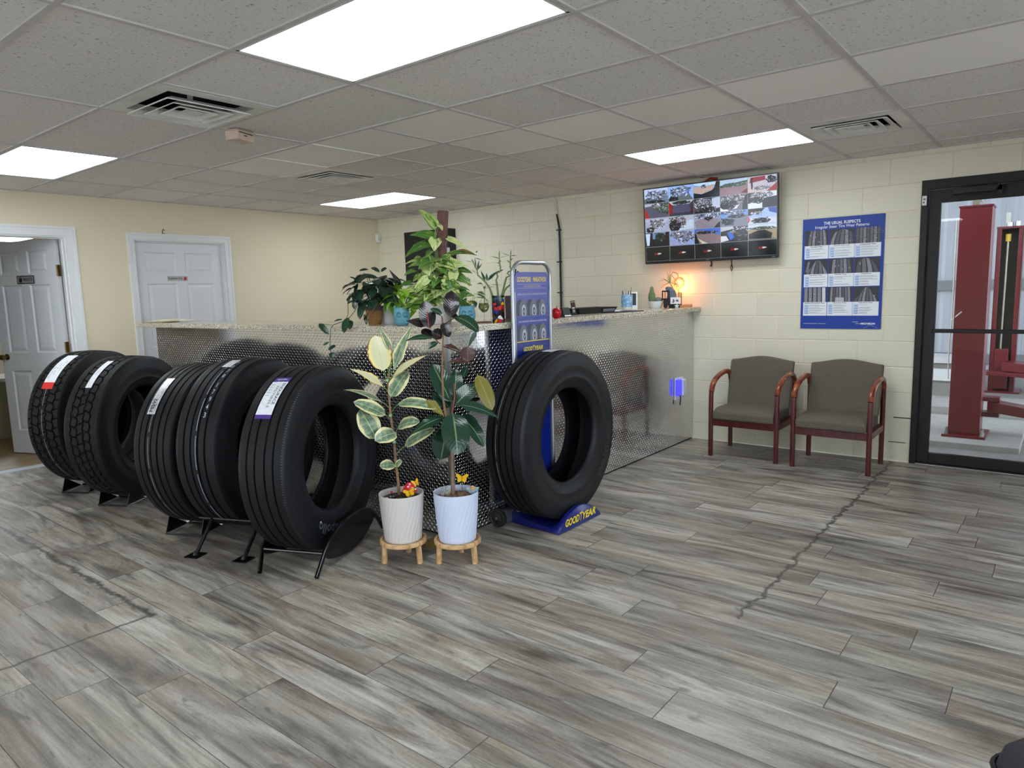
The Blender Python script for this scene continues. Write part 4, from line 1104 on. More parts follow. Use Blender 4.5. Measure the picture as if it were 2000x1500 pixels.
# ================================================================ plants
def leafmat(name, kind):
    k = NT(name); uv = k.uv(); u, v, w = k.sep(uv)
    isl = k.n('ShaderNodeNewGeometry').outputs['Random Per Island']
    o = k.obj()
    e = k.math('MULTIPLY', k.math('ABSOLUTE', k.math('SUBTRACT', u, .5)), 2.0)
    offv = k.n('ShaderNodeCombineXYZ', i={'X': u, 'Y': v, 'Z': k.math('MULTIPLY', isl, 40.0)}).outputs[0]
    vein = k.math('SUBTRACT', 1.0, k.math('DIVIDE', e, .07), clamp=True)
    rough = .32
    if kind == 'vari':
        nz = k.noise(k.mapping(offv, (3.0, 2.2, 1)), 1.5, 4, .6, .7)
        edge = k.math('ADD', e, k.math('MULTIPLY', k.math('SUBTRACT', nz, .5), 1.3))
        g = k.ramp(k.noise(k.mapping(offv, (2, 5, 1)), 1.6, 3), [(.35, (72, 98, 74)), (.55, (112, 132, 106)), (.7, (148, 160, 132))])
        c = k.mix(k.ramp(edge, [(.62, (0, 0, 0)), (.78, (255, 255, 255))]), g, s2l((214, 207, 154)))
        c = k.mix(vein, c, s2l((178, 186, 142)))
    elif kind == 'cream':
        nz = k.noise(k.mapping(offv, (3, 4, 1)), 2.2, 4, .6)
        c = k.mix(k.ramp(e, [(.45, (0, 0, 0)), (.8, (255, 255, 255))]), s2l((196, 196, 158)), s2l((226, 206, 128)))
        br = k.math('ADD', e, k.math('MULTIPLY', k.math('SUBTRACT', nz, .5), .7))
        c = k.mix(k.ramp(br, [(.80, (0, 0, 0)), (.94, (255, 255, 255))]), c, s2l((128, 78, 40)))
        c = k.mix(vein, c, s2l((206, 176, 146)))
    elif kind == 'dark':
        c = k.mix(isl, s2l((22, 44, 34)), s2l((34, 66, 48))); c = k.mix(vein, c, s2l((122, 150, 104))); rough = .18
    elif kind == 'maroon':
        c = k.mix(isl, s2l((34, 22, 24)), s2l((30, 32, 32))); c = k.mix(vein, c, s2l((96, 44, 48))); rough = .16
    elif kind == 'brown':
        c = k.mix(isl, s2l((74, 44, 36)), s2l((60, 38, 36))); c = k.mix(vein, c, s2l((120, 70, 58))); rough = .35
    elif kind == 'olive':
        c = k.mix(k.noise(offv, 4, 4), s2l((96, 94, 36)), s2l((128, 116, 46))); c = k.mix(vein, c, s2l((150, 150, 70)))
    elif kind == 'marble':
        nz = k.noise(k.mapping(offv, (4.2, 1.5, 1)), 1.5, 4, .6, 1.4)
        base = k.mix(isl, s2l((58, 104, 38)), s2l((98, 142, 52)))
        pale = k.mix(isl, s2l((178, 196, 104)), s2l((204, 212, 146)))
        c = k.mix(k.ramp(k.math('ADD', nz, k.math('MULTIPLY', k.math('SUBTRACT', isl, .5), .28)), [(.48, (0, 0, 0)), (.57, (255, 255, 255))]), base, pale)
        c = k.mix(k.math('MULTIPLY', vein, .5), c, s2l((170, 196, 110)))
    elif kind == 'lime':
        c = k.mix(isl, s2l((104, 160, 30)), s2l((140, 186, 52))); c = k.mix(k.math('MULTIPLY', vein, .6), c, s2l((176, 208, 96)))
    elif kind == 'green':
        c = k.mix(isl, s2l((48, 92, 40)), s2l((84, 126, 58))); c = k.mix(k.math('MULTIPLY', vein, .5), c, s2l((130, 160, 90)))
    elif kind == 'deep':
        nz = k.noise(k.mapping(offv, (6, 1.5, 1)), 1.8, 3)
        c = k.mix(isl, s2l((24, 48, 34)), s2l((40, 68, 48))); c = k.mix(k.ramp(nz, [(.58, (0, 0, 0)), (.7, (140, 140, 140))]), c, s2l((110, 136, 120))); rough = .25
    else:
        c = s2l((80, 120, 60))
    k.bump(k.math('SINE', k.math('MULTIPLY', k.math('ADD', v, k.math('MULTIPLY', e, -.25)), 70.0)), .06, .003)
    k.set(k.b.inputs['Subsurface Weight'], 0.0)
    return k.fin(c, rough, 0, .45)
LM = {q: leafmat('leaf_' + q, q) for q in ('vari', 'cream', 'dark', 'maroon', 'brown', 'olive', 'marble', 'lime', 'green', 'deep')}
m_bark = M((128, 98, 72), .8, name='woody_stem', var=.25, scale=40)
m_bark2 = M((122, 104, 92), .85, name='grey_woody_stem', var=.25, scale=40)
m_gstem = M((104, 128, 66), .5, name='green_stem', var=.15)
m_dstem = M((44, 58, 36), .5, name='dark_green_stem', var=.15)
m_wood = None
k = NT('pale_wood'); o = k.obj()
g = k.noise(k.mapping(o, (6, 40, 6)), 1.6, 4, .6, .6)
m_wood = k.fin(k.ramp(g, [(.3, (158, 112, 70)), (.5, (200, 160, 112)), (.7, (222, 188, 142))]), .5)
m_soil = M((70, 52, 42), .95, name='potting_soil', var=.5, scale=90, bump=.8)
m_soil2 = M((136, 106, 82), .95, name='bark_chips', var=.75, scale=60, bump=.9)
m_potw = M((208, 202, 198), .42, name='white_ceramic', var=.02, scale=4)
m_potc = M((206, 216, 240), .40, name='daylit_white_ceramic', var=.02, scale=4)  # bluish daylight falling on the white pot is put into its colour

# ---- two round stools
def stool(x, y, rz, label, first=None):
    if first: return dup(first, (x, y, 0), rz, label)
    t = thing('plant_stool', label, 'plant stand', (x, y, 0), rz, 'small wooden plant stools')
    m = MB(); m.lathe([(.001, .098), (.120, .098), (.126, .103), (.127, .118), (.124, .124), (.112, .124), (.108, .115), (.001, .115)], (0, 0, 0), 48); m.build('seat', m_wood, t, smooth=40)
    for a in (-90 - 62, -90 + 62, 90):
        c, s_ = cos(rad(a)), sin(rad(a))
        m = MB(); m.tube([(.110 * c, .110 * s_, 0), (.104 * c, .104 * s_, .10)], .0155, 12); m.build('leg', m_wood, t, smooth=40)
    return t
yaw = atan2(.11, .16)
P1 = V((4.346, -3.70, .115)); P2 = V((4.593, -3.535, .115))
st1 = stool(P1.x, P1.y, yaw, 'left wooden stool under the variegated plant pot')
stool(P2.x, P2.y, yaw, 'right wooden stool under the dark rubber plant pot', st1)

# ---- spiral-ribbed white pots
def ribbed_pot(parent, mat, soil, hs=.245):
    m = MB(); prof = [(.001, .0), (.092, 0), (.099, .006), (.104, .05), (.112, .14), (.1185, .225), (.1195, hs + .012), (.1195, hs + .016), (.1165, hs + .016), (.1155, hs), (.112, .20)]
    def rib(r, h, a):
        if h < .006 or h > .23 or r < .1: return r
        s = .5 + .5 * cos(30 * (a - 2.7 * h - 34 * max(0, .06 - h) ** 2))
        return r - .0026 * (1 - s ** .7)
    fine = []
    for (r0, h0), (r1, h1) in zip(prof, prof[1:]):
        q = max(1, int(abs(h1 - h0) / .010))
        fine += [(r0 + (r1 - r0) * i / q, h0 + (h1 - h0) * i / q) for i in range(q)]
    fine.append(prof[-1])
    m.lathe(fine, (0, 0, 0), 170, fn=rib); m.build('pot', mat, parent, smooth=60)
    m = MB(); n = 26
    pr = [(.001, hs - .012)] + [(.113 * i / 8, hs - .014 + .004 * sin(i * 2.1)) for i in range(1, 9)]
    m.lathe(pr, (0, 0, 0), 30); m.build('soil', soil, parent, smooth=60)
D1_ = depth(P1); D2_ = depth(P2)
def px1(u, v, d=0.0): return at(660 + u / 4.412, 640 + v / 4.412, d=D1_ + d)
def px2(u, v, d=0.0): return at(660 + u / 4.412, 640 + v / 4.412, d=D2_ + d)
VIEW = (CAMP - P1).normalized()
RT = V((0, 0, 1)).cross(VIEW).normalized()     # to the right as seen in the photo
MPX = D1_ / FPX / 4.412
# variegated plant
t = thing('potted_rubber_plant', 'variegated cream and green rubber plant in the left white pot', 'potted plant', P1)
ribbed_pot(t, m_potw, m_soil)
loc = lambda p: p - P1
m = MB(); st = [px1(528, 1440), px1(520, 1330), px1(500, 1180), px1(487, 1010), px1(468, 860), px1(452, 730), px1(440, 590), px1(430, 460), px1(438, 390)]
m.tube([loc(p) for p in st], [.0085, .008, .0078, .0072, .0068, .006, .0056, .005, .004], 10); m.build('stem', m_bark, t, smooth=60)
m = MB()
for (u, v) in ((498, 1190), (485, 985), (453, 757), (424, 455)): m.tube([loc(px1(u, v + 10, -.002)), loc(px1(u - 1, v - 12, -.002))], .0095, 10)
m.build('green_tie', M((132, 178, 110), .5), t)
VL1 = [  # mat, base(u,v,d), tip(u,v,d), width px, normal tilt (right, up), stem join, shape, lift
    ('cream', (392, 372, .0), (322, 66, .03), 195, (.1, .2), (418, 432), 'oval', .05),
    ('vari', (468, 236, .02), (346, -20, .05), 64, (.5, .3), (440, 400), 'lance', .06),
    ('vari', (482, 372, -.01), (642, -18, .0), 108, (-.4, .3), (440, 420), 'lance', .06),
    ('vari', (482, 262, .04), (490, 122, .07), 92, (0, .3), (440, 400), 'oval', .05),
    ('brown', (440, 300, .05), (415, 150, .08), 90, (.3, .2), (435, 400), 'oval', .05),
    ('cream', (470, 420, .0), (764, 238, -.03), 84, (-.2, .8), (445, 450), 'lance', .07),
    ('vari', (455, 598, -.01), (606, 372, .03), 140, (-.2, .4), (446, 610), 'oval', .08),
    ('cream', (392, 512, -.02), (104, 358, -.05), 92, (.2, .9), (428, 548), 'lance', .10),
    ('vari', (388, 648, .0), (46, 536, .0), 66, (.3, 1.2), (440, 690), 'lance', .10),
    ('vari', (412, 752, -.02), (134, 640, -.06), 130, (.2, .7), (446, 790), 'oval', .06),
    ('vari', (330, 955, -.04), (188, 704, -.05), 175, (.2, .35), (470, 960), 'oval', .05),
    ('vari', (500, 905, -.03), (318, 975, -.10), 150, (-.1, .5), (482, 925), 'oval', .08),
    ('vari', (515, 660, -.02), (850, 700, -.06), 118, (.0, .9), (458, 735), 'oval', .12),
    ('olive', (760, 620, -.05), (915, 762, -.06), 90, (.3, .3), (760, 620), 'lance', .02),
    ('vari', (520, 858, -.02), (706, 812, -.05), 120, (.1, .8), (500, 915), 'oval', .12),
    ('vari', (575, 1022, -.02), (838, 872, -.05), 100, (-.2, .6), (505, 1088), 'oval', .06),
    ('vari', (488, 1182, -.01), (360, 1196, -.05), 98, (.0, .6), (494, 1180), 'oval', .06),
    ('vari', (500, 1192, -.01), (552, 1142, -.02), 52, (-.2, .5), (498, 1190), 'oval', .06)]
def leaves(t, px, loc, items, pet, mpx):
    for mt, b, tp, w, tilt, jn, shp, lift in items:
        B = px(*b); T = px(*tp)
        nr = VIEW + RT * tilt[0] + V((0, 0, 1)) * tilt[1]
        m = MB(); leaf(m, loc(B), loc(T), w * mpx * 1.1, nr, shp, .12, lift, 10)
        o = m.build('leaf', LM[mt], t, smooth=180)
        if mt in ('cream', 'olive', 'brown'): o['label'] = {'cream': 'yellowing leaf with brown edges', 'olive': 'olive yellow leaf', 'brown': 'brown leaf'}[mt]
        if jn:
            J = px(jn[0], jn[1], 0)
            if (J - B).length > .004:
                q = MB(); q.tube([loc(J), loc((J + B) / 2 + V((0, 0, .004))), loc(B)], .0026, 6); q.build('petiole', pet, t, smooth=60)
leaves(t, px1, loc, VL1, m_gstem, MPX)
# dark rubber plant
MPX2 = D2_ / FPX / 4.412
t2 = thing('potted_rubber_plant', 'dark glossy rubber plant in the right white pot', 'potted plant', P2)
ribbed_pot(t2, m_potc, m_soil2, .252)
loc2 = lambda p: p - P2
m = MB(); m.tube([loc2(px2(u, v)) for u, v in ((992, 1440), (990, 1360), (985, 1150), (982, 1000), (972, 860), (962, 760))], [.0125, .0115, .0105, .010, .009, .008], 12)
m.build('stem', m_bark2, t2, smooth=60)
m = MB(); m.tube([loc2(px2(u, v, .0)) for u, v in ((968, 830), (925, 740), (908, 620), (900, 400), (902, 180), (905, 40), (900, -70), (890, -130))], [.007, .0068, .006, .0056, .0052, .005, .0045, .004], 10); m.build('stem', m_bark, t2, smooth=60)
m = MB(); m.tube([loc2(px2(u, v, -.01)) for u, v in ((968, 800), (990, 700), (1006, 600), (1004, 480))], [.006, .006, .005, .004], 8); m.build('stem', M((112, 62, 54), .6), t2, smooth=60)
m = MB(); m.tube([loc2(px2(u, v, .01)) for u, v in ((905, -20), (985, -75), (1060, -110))], .003, 6); m.build('branch', M((70, 50, 42), .7), t2, smooth=60); m = MB(); m.tube([loc2(px2(u, v, .01)) for u, v in ((905, 160), (1060, 215), (1140, 300), (1165, 385), (1205, 412))], .003, 6); m.build('branch', M((70, 50, 42), .7), t2, smooth=60); m = MB(); m.tube([loc2(px2(u, v, .01)) for u, v in ((880, 140), (840, 100), (800, 75))], .0028, 6)
m.build('branch', M((70, 50, 42), .7), t2, smooth=60)
VL2 = [
    ('dark', (968, 640, .01), (812, 312, .05), 165, (.1, .4), None, 'oval', .05),
    ('dark', (1006, 600, .02), (1020, 358, .06), 118, (0, .3), None, 'oval', .05),
    ('dark', (985, 625, .02), (810, 492, .03), 90, (.2, .8), None, 'oval', .08),
    ('dark', (960, 690, .03), (820, 560, .06), 120, (.1, .5), None, 'oval', .08),
    ('dark', (1010, 668, -.01), (1196, 492, .03), 150, (-.2, .5), None, 'oval', .06),
    ('dark', (1026, 664, -.03), (1390, 782, -.06), 112, (.0, .9), None, 'lance', .10),
    ('dark', (990, 735, -.03), (1030, 1098, -.10), 226, (.1, .45), None, 'oval', .08),
    ('dark', (918, 770, -.01), (632, 922, -.06), 122, (-.3, .8), None, 'lance', .10),
    ('dark', (935, 865, .03), (885, 1136, .04), 190, (.2, .5), None, 'oval', .06),
    ('dark', (1078, 776, .02), (1256, 1026, .0), 128, (.2, .7), None, 'oval', .10),
    ('dark', (1060, 760, .04), (1210, 860, .05), 100, (0, .8), None, 'oval', .08),
    ('dark', (1075, 425, .05), (1118, 340, .07), 52, (0, .4), None, 'oval', .05),
    ('maroon', (1095, 660, .03), (1256, 608, .02), 62, (0, .9), None, 'lance', .08),
    ('olive', (1200, 408, .0), (1330, 712, -.02), 128, (.1, .2), None, 'oval', .04)]
leaves(t2, px2, loc2, VL2, m_gstem, MPX2)
def px3(u, v, d=0.0): return at(600 + u / 3.948, 380 + v / 3.948, d=D2_ + d)
VL3 = [
    ('maroon', (945, 1030, -.02), (905, 822, .01), 118, (-.1, .3), None, 'oval', .06),
    ('maroon', (1106, 942, -.01), (1112, 742, .03), 112, (0, .3), None, 'oval', .06),
    ('dark', (1142, 946, -.02), (1322, 1062, -.06), 104, (.0, .9), None, 'oval', .14),
    ('dark', (1310, 1040, -.06), (1240, 1178, -.05), 34, (.3, .3), None, 'lance', .03),
    ('dark', (1046, 936, -.02), (948, 884, -.04), 64, (.1, 1.0), None, 'oval', .10),
    ('maroon', (1048, 990, -.01), (1092, 1100, -.03), 76, (0, .4), None, 'oval', .06),
    ('dark', (968, 1106, -.02), (752, 1132, -.06), 62, (0, .9), None, 'lance', .10),
    ('dark', (1004, 1136, -.01), (926, 1190, -.04), 48, (0, .6), None, 'oval', .06),
    ('brown', (1056, 1160, .0), (1182, 1206, -.03), 44, (.0, .8), None, 'lance', .08),
    ('brown', (1238, 1288, -.01), (1236, 1172, .01), 102, (0, .3), None, 'oval', .05),
    ('brown', (1256, 1292, .0), (1080, 1296, -.02), 56, (.0, .8), None, 'lance', .10),
    ('maroon', (940, 1010, .02), (765, 975, .02), 96, (.1, .5), None, 'lance', .06),
    ('maroon', (1010, 1030, .01), (1000, 1120, .02), 90, (.3, .3), None, 'oval', .05),
    ('maroon', (960, 1110, .02), (885, 1040, .03), 80, (.2, .4), None, 'oval', .05),
    ('maroon', (1160, 960, .03), (1060, 890, .05), 60, (.1, .7), None, 'oval', .05)]
leaves(t2, px3, loc2, VL3, m_dstem, D2_ / FPX / 3.948)
m = MB(); m.tube([loc2(px3(u, v, -.03)) for u, v in ((938, 1030), (932, 960), (926, 890))], [.0032, .0034, .001], 8); m.build('leaf_sheath', M((150, 36, 52), .4), t2, smooth=60)
# ---- ornaments standing in the two pots
m_yel = M((240, 186, 24), .45, name='butterfly_yellow', var=.08, scale=40)
BF = [(0, -.35), (.12, -.45), (.40, -.66), (.68, -.52), (.74, -.18), (.66, .05), (.98, .35), (1.0, .78), (.72, .80), (.24, .46), (.05, .34), (-.05, .30), (-.10, .18), (-.62, .58), (-1.0, .62), (-.95, .26), (-.50, .0), (-.66, -.12), (-.62, -.40), (-.30, -.42), (-.12, -.10)]
def faceframe(p, tilt=0.0, roll=0.0):
    """local frame looking at the camera from p: right, up"""
    f = (CAMP - p); f.z = 0; f.normalize(); r = V((0, 0, 1)).cross(f)
    up = (V((0, 0, 1)) * cos(tilt) + f * sin(tilt))
    return r * cos(roll) + up * sin(roll), up * cos(roll) - r * sin(roll), f
def butterfly(p, s, mat, label, tilt=0.0, roll=0.0, stick=0.0, sx=1.0, group=None, turn=0.0):
    t = thing('butterfly_stake' if stick else 'butterfly_ornament', label, 'butterfly', p, 0, group)
    r, u, f = faceframe(p, tilt, roll)
    r = Matrix.Rotation(turn, 3, 'Z') @ r
    m = MB()
    for sg in (-1, 1):
        half = [(0, -.35)] + [q for q in BF[1:11]] if sg > 0 else [(0, -.35)] + [(-q[0], q[1]) for q in BF[1:11]]
        half.append((0, .2))
        r2 = (r + f * .25 * 1.0 * sg * sg).normalized() if sg > 0 else (r - f * .25).normalized()
        m.prism(half if sg > 0 else half[::-1], .002, (0, 0, 0), r2 * s * sx, u * s)
    m.build('wings', mat, t)
    if stick:
        m = MB(); m.tube([u * (-.1 * s) - f * .003, V((0, 0, -stick)) - f * .003], .0022, 6); m.build('stick', m_gstem, t)
    m = MB(); m.tube([u * s * .28 + f * .003, u * (-s * .34) + f * .003], .0025, 6); m.build('body', M((190, 140, 20), .5) if mat is m_yel else M((150, 136, 96), .6), t)
    return t
ZS1 = .115 + .235; 
def pot_pt(P, u, v, dz=0.0):
    return at(u, v, z=.115 + .238 + dz)
p = at(800, 962, d=D1_ - .085); butterfly(p, .031, m_yel, 'small yellow butterfly at the front rim of the left pot', .2, .25, .07)
p = at(812, 943, d=D1_ + .02); butterfly(p, .028, m_yel, 'yellow butterfly half hidden behind the toadstool', 0, .4, .07, .7)
p = at(902, 934, d=D2_ + .01); butterfly(p, .034, m_yel, 'large yellow butterfly on a stick behind the right pot trunk', .1, -.08, .07)
bp = pot_pt(P2, 878, 961, .012); butterfly(bp, .027, M((214, 196, 142), .7), 'pale beige butterfly lying on the bark chips of the right pot', -1.0, .5)
p = at(800, 957, d=D1_ - .03); p.z = .115 + .238
t = thing('toadstool_ornament', 'red toadstool with white spots in the left pot', 'ornament', p); t.scale = (1.38, 1.38, 1.2)
m = MB(); m.lathe([(.008, -.01), (.009, .012), (.010, .03)], (0, 0, 0), 14, cap=True); m.build('stalk', M((196, 176, 170), .5), t, smooth=60)
m = MB(); m.lathe([(.001, .022), (.022, .020), (.030, .022), (.0305, .026), (.024, .036), (.017, .050), (.010, .060), (.001, .063)], (0, 0, 0), 28); m.build('cap', M((196, 34, 40), .3), t, smooth=60)
m = MB()
for a, h, r in ((-130, .032, .028), (-88, .030, .029), (-60, .043, .0225), (-105, .048, .019), (-30, .034, .027), (-80, .058, .012)): m.sphere((r * cos(rad(a + 45)), r * sin(rad(a + 45)), h), .0038, 8, 6)
m.build('spot', m_white, t, smooth=60)
p = at(767, 962, d=D1_ - .06); p.z = .115 + .240
t = thing('ladybird_ornament', 'dark ladybird ornament at the foot of the variegated plant', 'ornament', p)
m = MB(); m.sphere((0, 0, .006), .018, 16, 10, (1.2, 1, .75)); m.build('shell', M((32, 26, 30), .25), t, smooth=60)
m = MB(); m.sphere((-.016, .008, .024), .008, 10, 8); m.build('head', M((150, 24, 40), .3), t, smooth=60)
m = MB(); m.sphere((.001, -.016, .010), .006, 8, 6); m.build('eye', M((120, 124, 132), .3), t, smooth=60)
p = at(754, 966, d=D1_ - .07); p.z = .115 + .236
t = thing('fallen_leaf', 'small yellow green leaf scrap on the soil of the left pot', 'leaf', p)
m = MB(); leaf(m, (-.02, -.01, 0), (.016, 0, .008), .016, (0, 0, 1), 'oval'); m.build('blade', M((196, 206, 120), .6), t)
p = at(868, 956, d=D2_ - .03); p.z = .115 + .238
t = thing('bunny_ornament', 'grey white stone animal pair in the right pot', 'ornament', p)
r, u, f = faceframe(p)
for nm, c, s in (('rabbit', r * -.010, 1.0), ('rabbit', r * .014 + f * -.004, 1.1)):
    m = MB(); m.sphere(c + V((0, 0, .014)), .013 * s, 14, 10, (1, 1, 1.15)); m.sphere(c + V((0, 0, .034 * s)) + f * .004, .008 * s, 12, 8); m.sphere(c + V((0, 0, .046 * s)) + r * .003, .003, 8, 6, (1, 1, 2.2)); m.sphere(c + V((0, 0, .045 * s)) - r * .004, .003, 8, 6, (1, 1, 2.2))
    m.build(nm, M((150, 148, 142), .7, var=.25, scale=70), t, smooth=60)
p = at(923, 952, d=D2_ - .02); p.z = .115 + .245
t = thing('flower_cup_ornament', 'white and blue petal cup with a tan figure in the right pot', 'ornament', p); t.scale = (1.25, 1.25, 1.15)
m = MB(); m.lathe([(.006, 0), (.014, .004), (.022, .014), (.027, .026), (.024, .026), (.012, .012), (.001, .010)], (0, 0, 0), 30, fn=lambda r, h, a: r * (1 + .10 * (h / .026) * cos(6 * a))); m.build('petal_cup', M((176, 214, 226), .3, var=.25, scale=60), t, smooth=60)
m = MB(); m.sphere((0, 0, .022), .013, 12, 8, (1.1, 1, .8)); m.sphere((.004, -.004, .034), .007, 10, 8); m.build('figure', M((206, 158, 96), .5, var=.2, scale=60), t, smooth=60)
p = at(842, 1074, z=.004)
t = thing('fallen_leaf', 'dried olive leaf fallen on the floor between the two stools', 'leaf', p)
m = MB(); leaf(m, (.09, .05, .004), (-.085, -.03, .012), .10, (.3, -.2, 1), 'oval', .3, .10); m.build('blade', M((112, 92, 40), .6, var=.3, scale=30), t, smooth=180)

# ================================================================ things on the counter
def spot(u, v, dx=0.0, dy=0.0):
    p = at(u, v, z=ZC); return V((p.x + dx, p.y + dy, ZC))
def mpx(p): return depth(p) / FPX
def facing(p): return atan2(CAMP.y - p.y, CAMP.x - p.x) + pi / 2      # local -y looks at the camera
rl = random.Random(11)
def foliage(parent, mat, base, n, R, H, w, L, seed, shape='heart', up=.4, stem=m_dstem, name='foliage', zlo=0.0, front=False, stems=True):
    """leaves on stalks spreading from base (local coords)"""
    rr = random.Random(seed); m = MB(); q = MB()
    for i in range(n):
        a = rr.uniform(0, 2 * pi); rad_ = R * sqrt(rr.uniform(.08, 1)); h = zlo + (H - zlo) * rr.uniform(0, 1) ** .8
        b = V(base) + V((rad_ * cos(a), rad_ * sin(a), h * (1 - .35 * (rad_ / R) ** 2)))
        out = V((cos(a), sin(a), 0))
        ll = L * rr.uniform(.7, 1.15)
        tip = b + (out * rr.uniform(.5, 1.0) + V((rr.uniform(-.4, .4), rr.uniform(-.4, .4), -rr.uniform(.1, .9)))).normalized() * ll
        leaf(m, b, tip, w * rr.uniform(.75, 1.1), out * .6 + V((0, 0, up + rr.uniform(0, .5))), shape, .14, .10, 7)
        if stems: q.tube([V(base) + V((rad_ * .2 * cos(a), rad_ * .2 * sin(a), 0)), V(base) + V((rad_ * .7 * cos(a), rad_ * .7 * sin(a), h * .75)), b], .0016, 5)
    m.build(name, mat, parent, smooth=180)
    if stems: q.build('stem', stem, parent, smooth=60)
# papers on the far left end
p = at(318, 634, y=-3.25); p = V((p.x, -3.20, ZC))
t = thing('paper_stack', 'cream folder and papers lying on the far left end of the counter', 'papers', p, rad(12))
m = MB(); m.box((-.06, -.03, .003), (.26, .20, .003)); m.build('folder', M((176, 160, 118), .7), t)
m = MB(); i = m.add([(-.16, -.10, .008), (.04, -.11, .006), (.22, -.03, .012), (.24, .10, .016), (.02, .10, .022), (-.15, .06, .008)]); m.face(i); m.build('paper', M((240, 232, 196), .7), t)
m = MB(); i = m.add([(-.08, -.10, .022), (.05, -.06, .010), (.04, .09, .026), (-.10, .05, .012)]); m.face(i); m.build('paper', M((230, 224, 188), .7), t)

# dark trailing plant in a basket
p = V((spot(730, 634).x, -3.20, ZC)); s = mpx(p)
t = thing('potted_pothos', 'dark leaved trailing plant in a woven brown basket, leftmost on the counter', 'potted plant', p)
k = NT('woven_basket'); o = k.obj(); x_, y_, z_ = k.sep(o)
w1 = k.math('SINE', k.math('MULTIPLY', z_, 900.0)); w2 = k.noise(k.mapping(o, (60, 60, 200)), 1.0, 3)
k.bump(w1, .6, .003)
m_bask = k.fin(k.ramp(k.math('ADD', k.math('MULTIPLY', w1, .2), w2), [(.2, (110, 74, 40)), (.5, (158, 112, 64)), (.8, (190, 146, 92))]), .75)
m = MB(); m.lathe([(.001, 0), (.040, 0), (.042, .004), (.056, .078), (.058, .090), (.054, .092), (.050, .08)], (0, 0, 0), 32); m.build('pot', m_bask, t, smooth=60)
m = MB(); m.lathe([(.048, .085), (.058, .095), (.062, .118), (.058, .118), (.054, .10)], (0, 0, 0), 32); m.build('inner_pot', M((86, 82, 84), .5), t, smooth=60)
foliage(t, LM['deep'], (-.005, .02, .11), 62, .12, .25, .072, .115, 5, 'oval', .5, zlo=.05)
m = MB(); rr = random.Random(3)
C = lambda u, v, d=0.0: at(600 + u / 7.5, 500 + v / 7.5, d=depth(p) + d) - p
for b, tp, w in (((1080, 230, 0), (1168, 175, 0), 70), ((760, 370, 0), (612, 305, -.03), 34), ((740, 400, -.02), (690, 590, -.04), 50), ((640, 560, 0), (600, 700, 0), 30), ((668, 600, -.03), (800, 690, -.06), 44), ((760, 770, -.05), (790, 900, -.06), 50), ((600, 900, -.14), (540, 1130, -.19), 110), ((640, 940, -.14), (620, 1080, -.18), 80), ((520, 930, -.12), (390, 960, -.13), 36), ((170, 990, -.20), (312, 1150, -.21), 90), ((320, 1260, -.21), (235, 1310, -.22), 34), ((420, 1310, -.21), (310, 1380, -.22), 62), ((350, 1410, -.21), (385, 1500, -.22), 90), ((840, 850, -.06), (870, 1010, -.08), 52), ((750, 300, -.04), (1040, 330, -.09), 90), ((900, 200, 0), (760, 220, -.02), 60), ((940, 170, 0), (1060, 240, -.03), 70), ((820, 380, -.06), (930, 470, -.09), 80)):
    leaf(m, C(*b), C(*tp), w * s / 7.5, VIEW + V((rr.uniform(-.4, .4), 0, .6)), 'oval', .15, .08, 7)
m.build('foliage', LM['deep'], t, smooth=180)
m = MB()
m.tube([C(740, 520, 0), C(745, 700, -.03), C(690, 820, -.07), C(620, 900, -.12), C(520, 960, -.15), C(380, 1010, -.20), C(345, 1060, -.21), C(335, 1200, -.22), C(335, 1330, -.22), C(350, 1420, -.22)], .0022, 6)
m.tube([C(370, 1015, -.20), C(280, 1000, -.20), C(180, 992, -.20)], .0015, 6); m.tube([C(690, 580, -.02), C(620, 550, 0), C(598, 640, 0), C(600, 850, -.02), C(570, 920, -.08)], .002, 6)
m.build('vine', m_dstem, t, smooth=60)
m = MB()
m.tube([C(870, 650, -.05), C(850, 800, -.06)], .0022, 6); m.tube([C(1040, 680, -.07), C(900, 880, -.08), C(880, 930, -.08)], .0016, 6); m.tube([C(940, 690, -.07), C(800, 960, -.09), C(770, 1040, -.09)], .0016, 6)
m.build('support_stick', M((186, 152, 122), .6), t)
bp = C(812, 510, -.06) + p
butterfly(bp, .014, m_yel, 'yellow and black butterfly in the dark trailing plant', 0, -.2, .07)

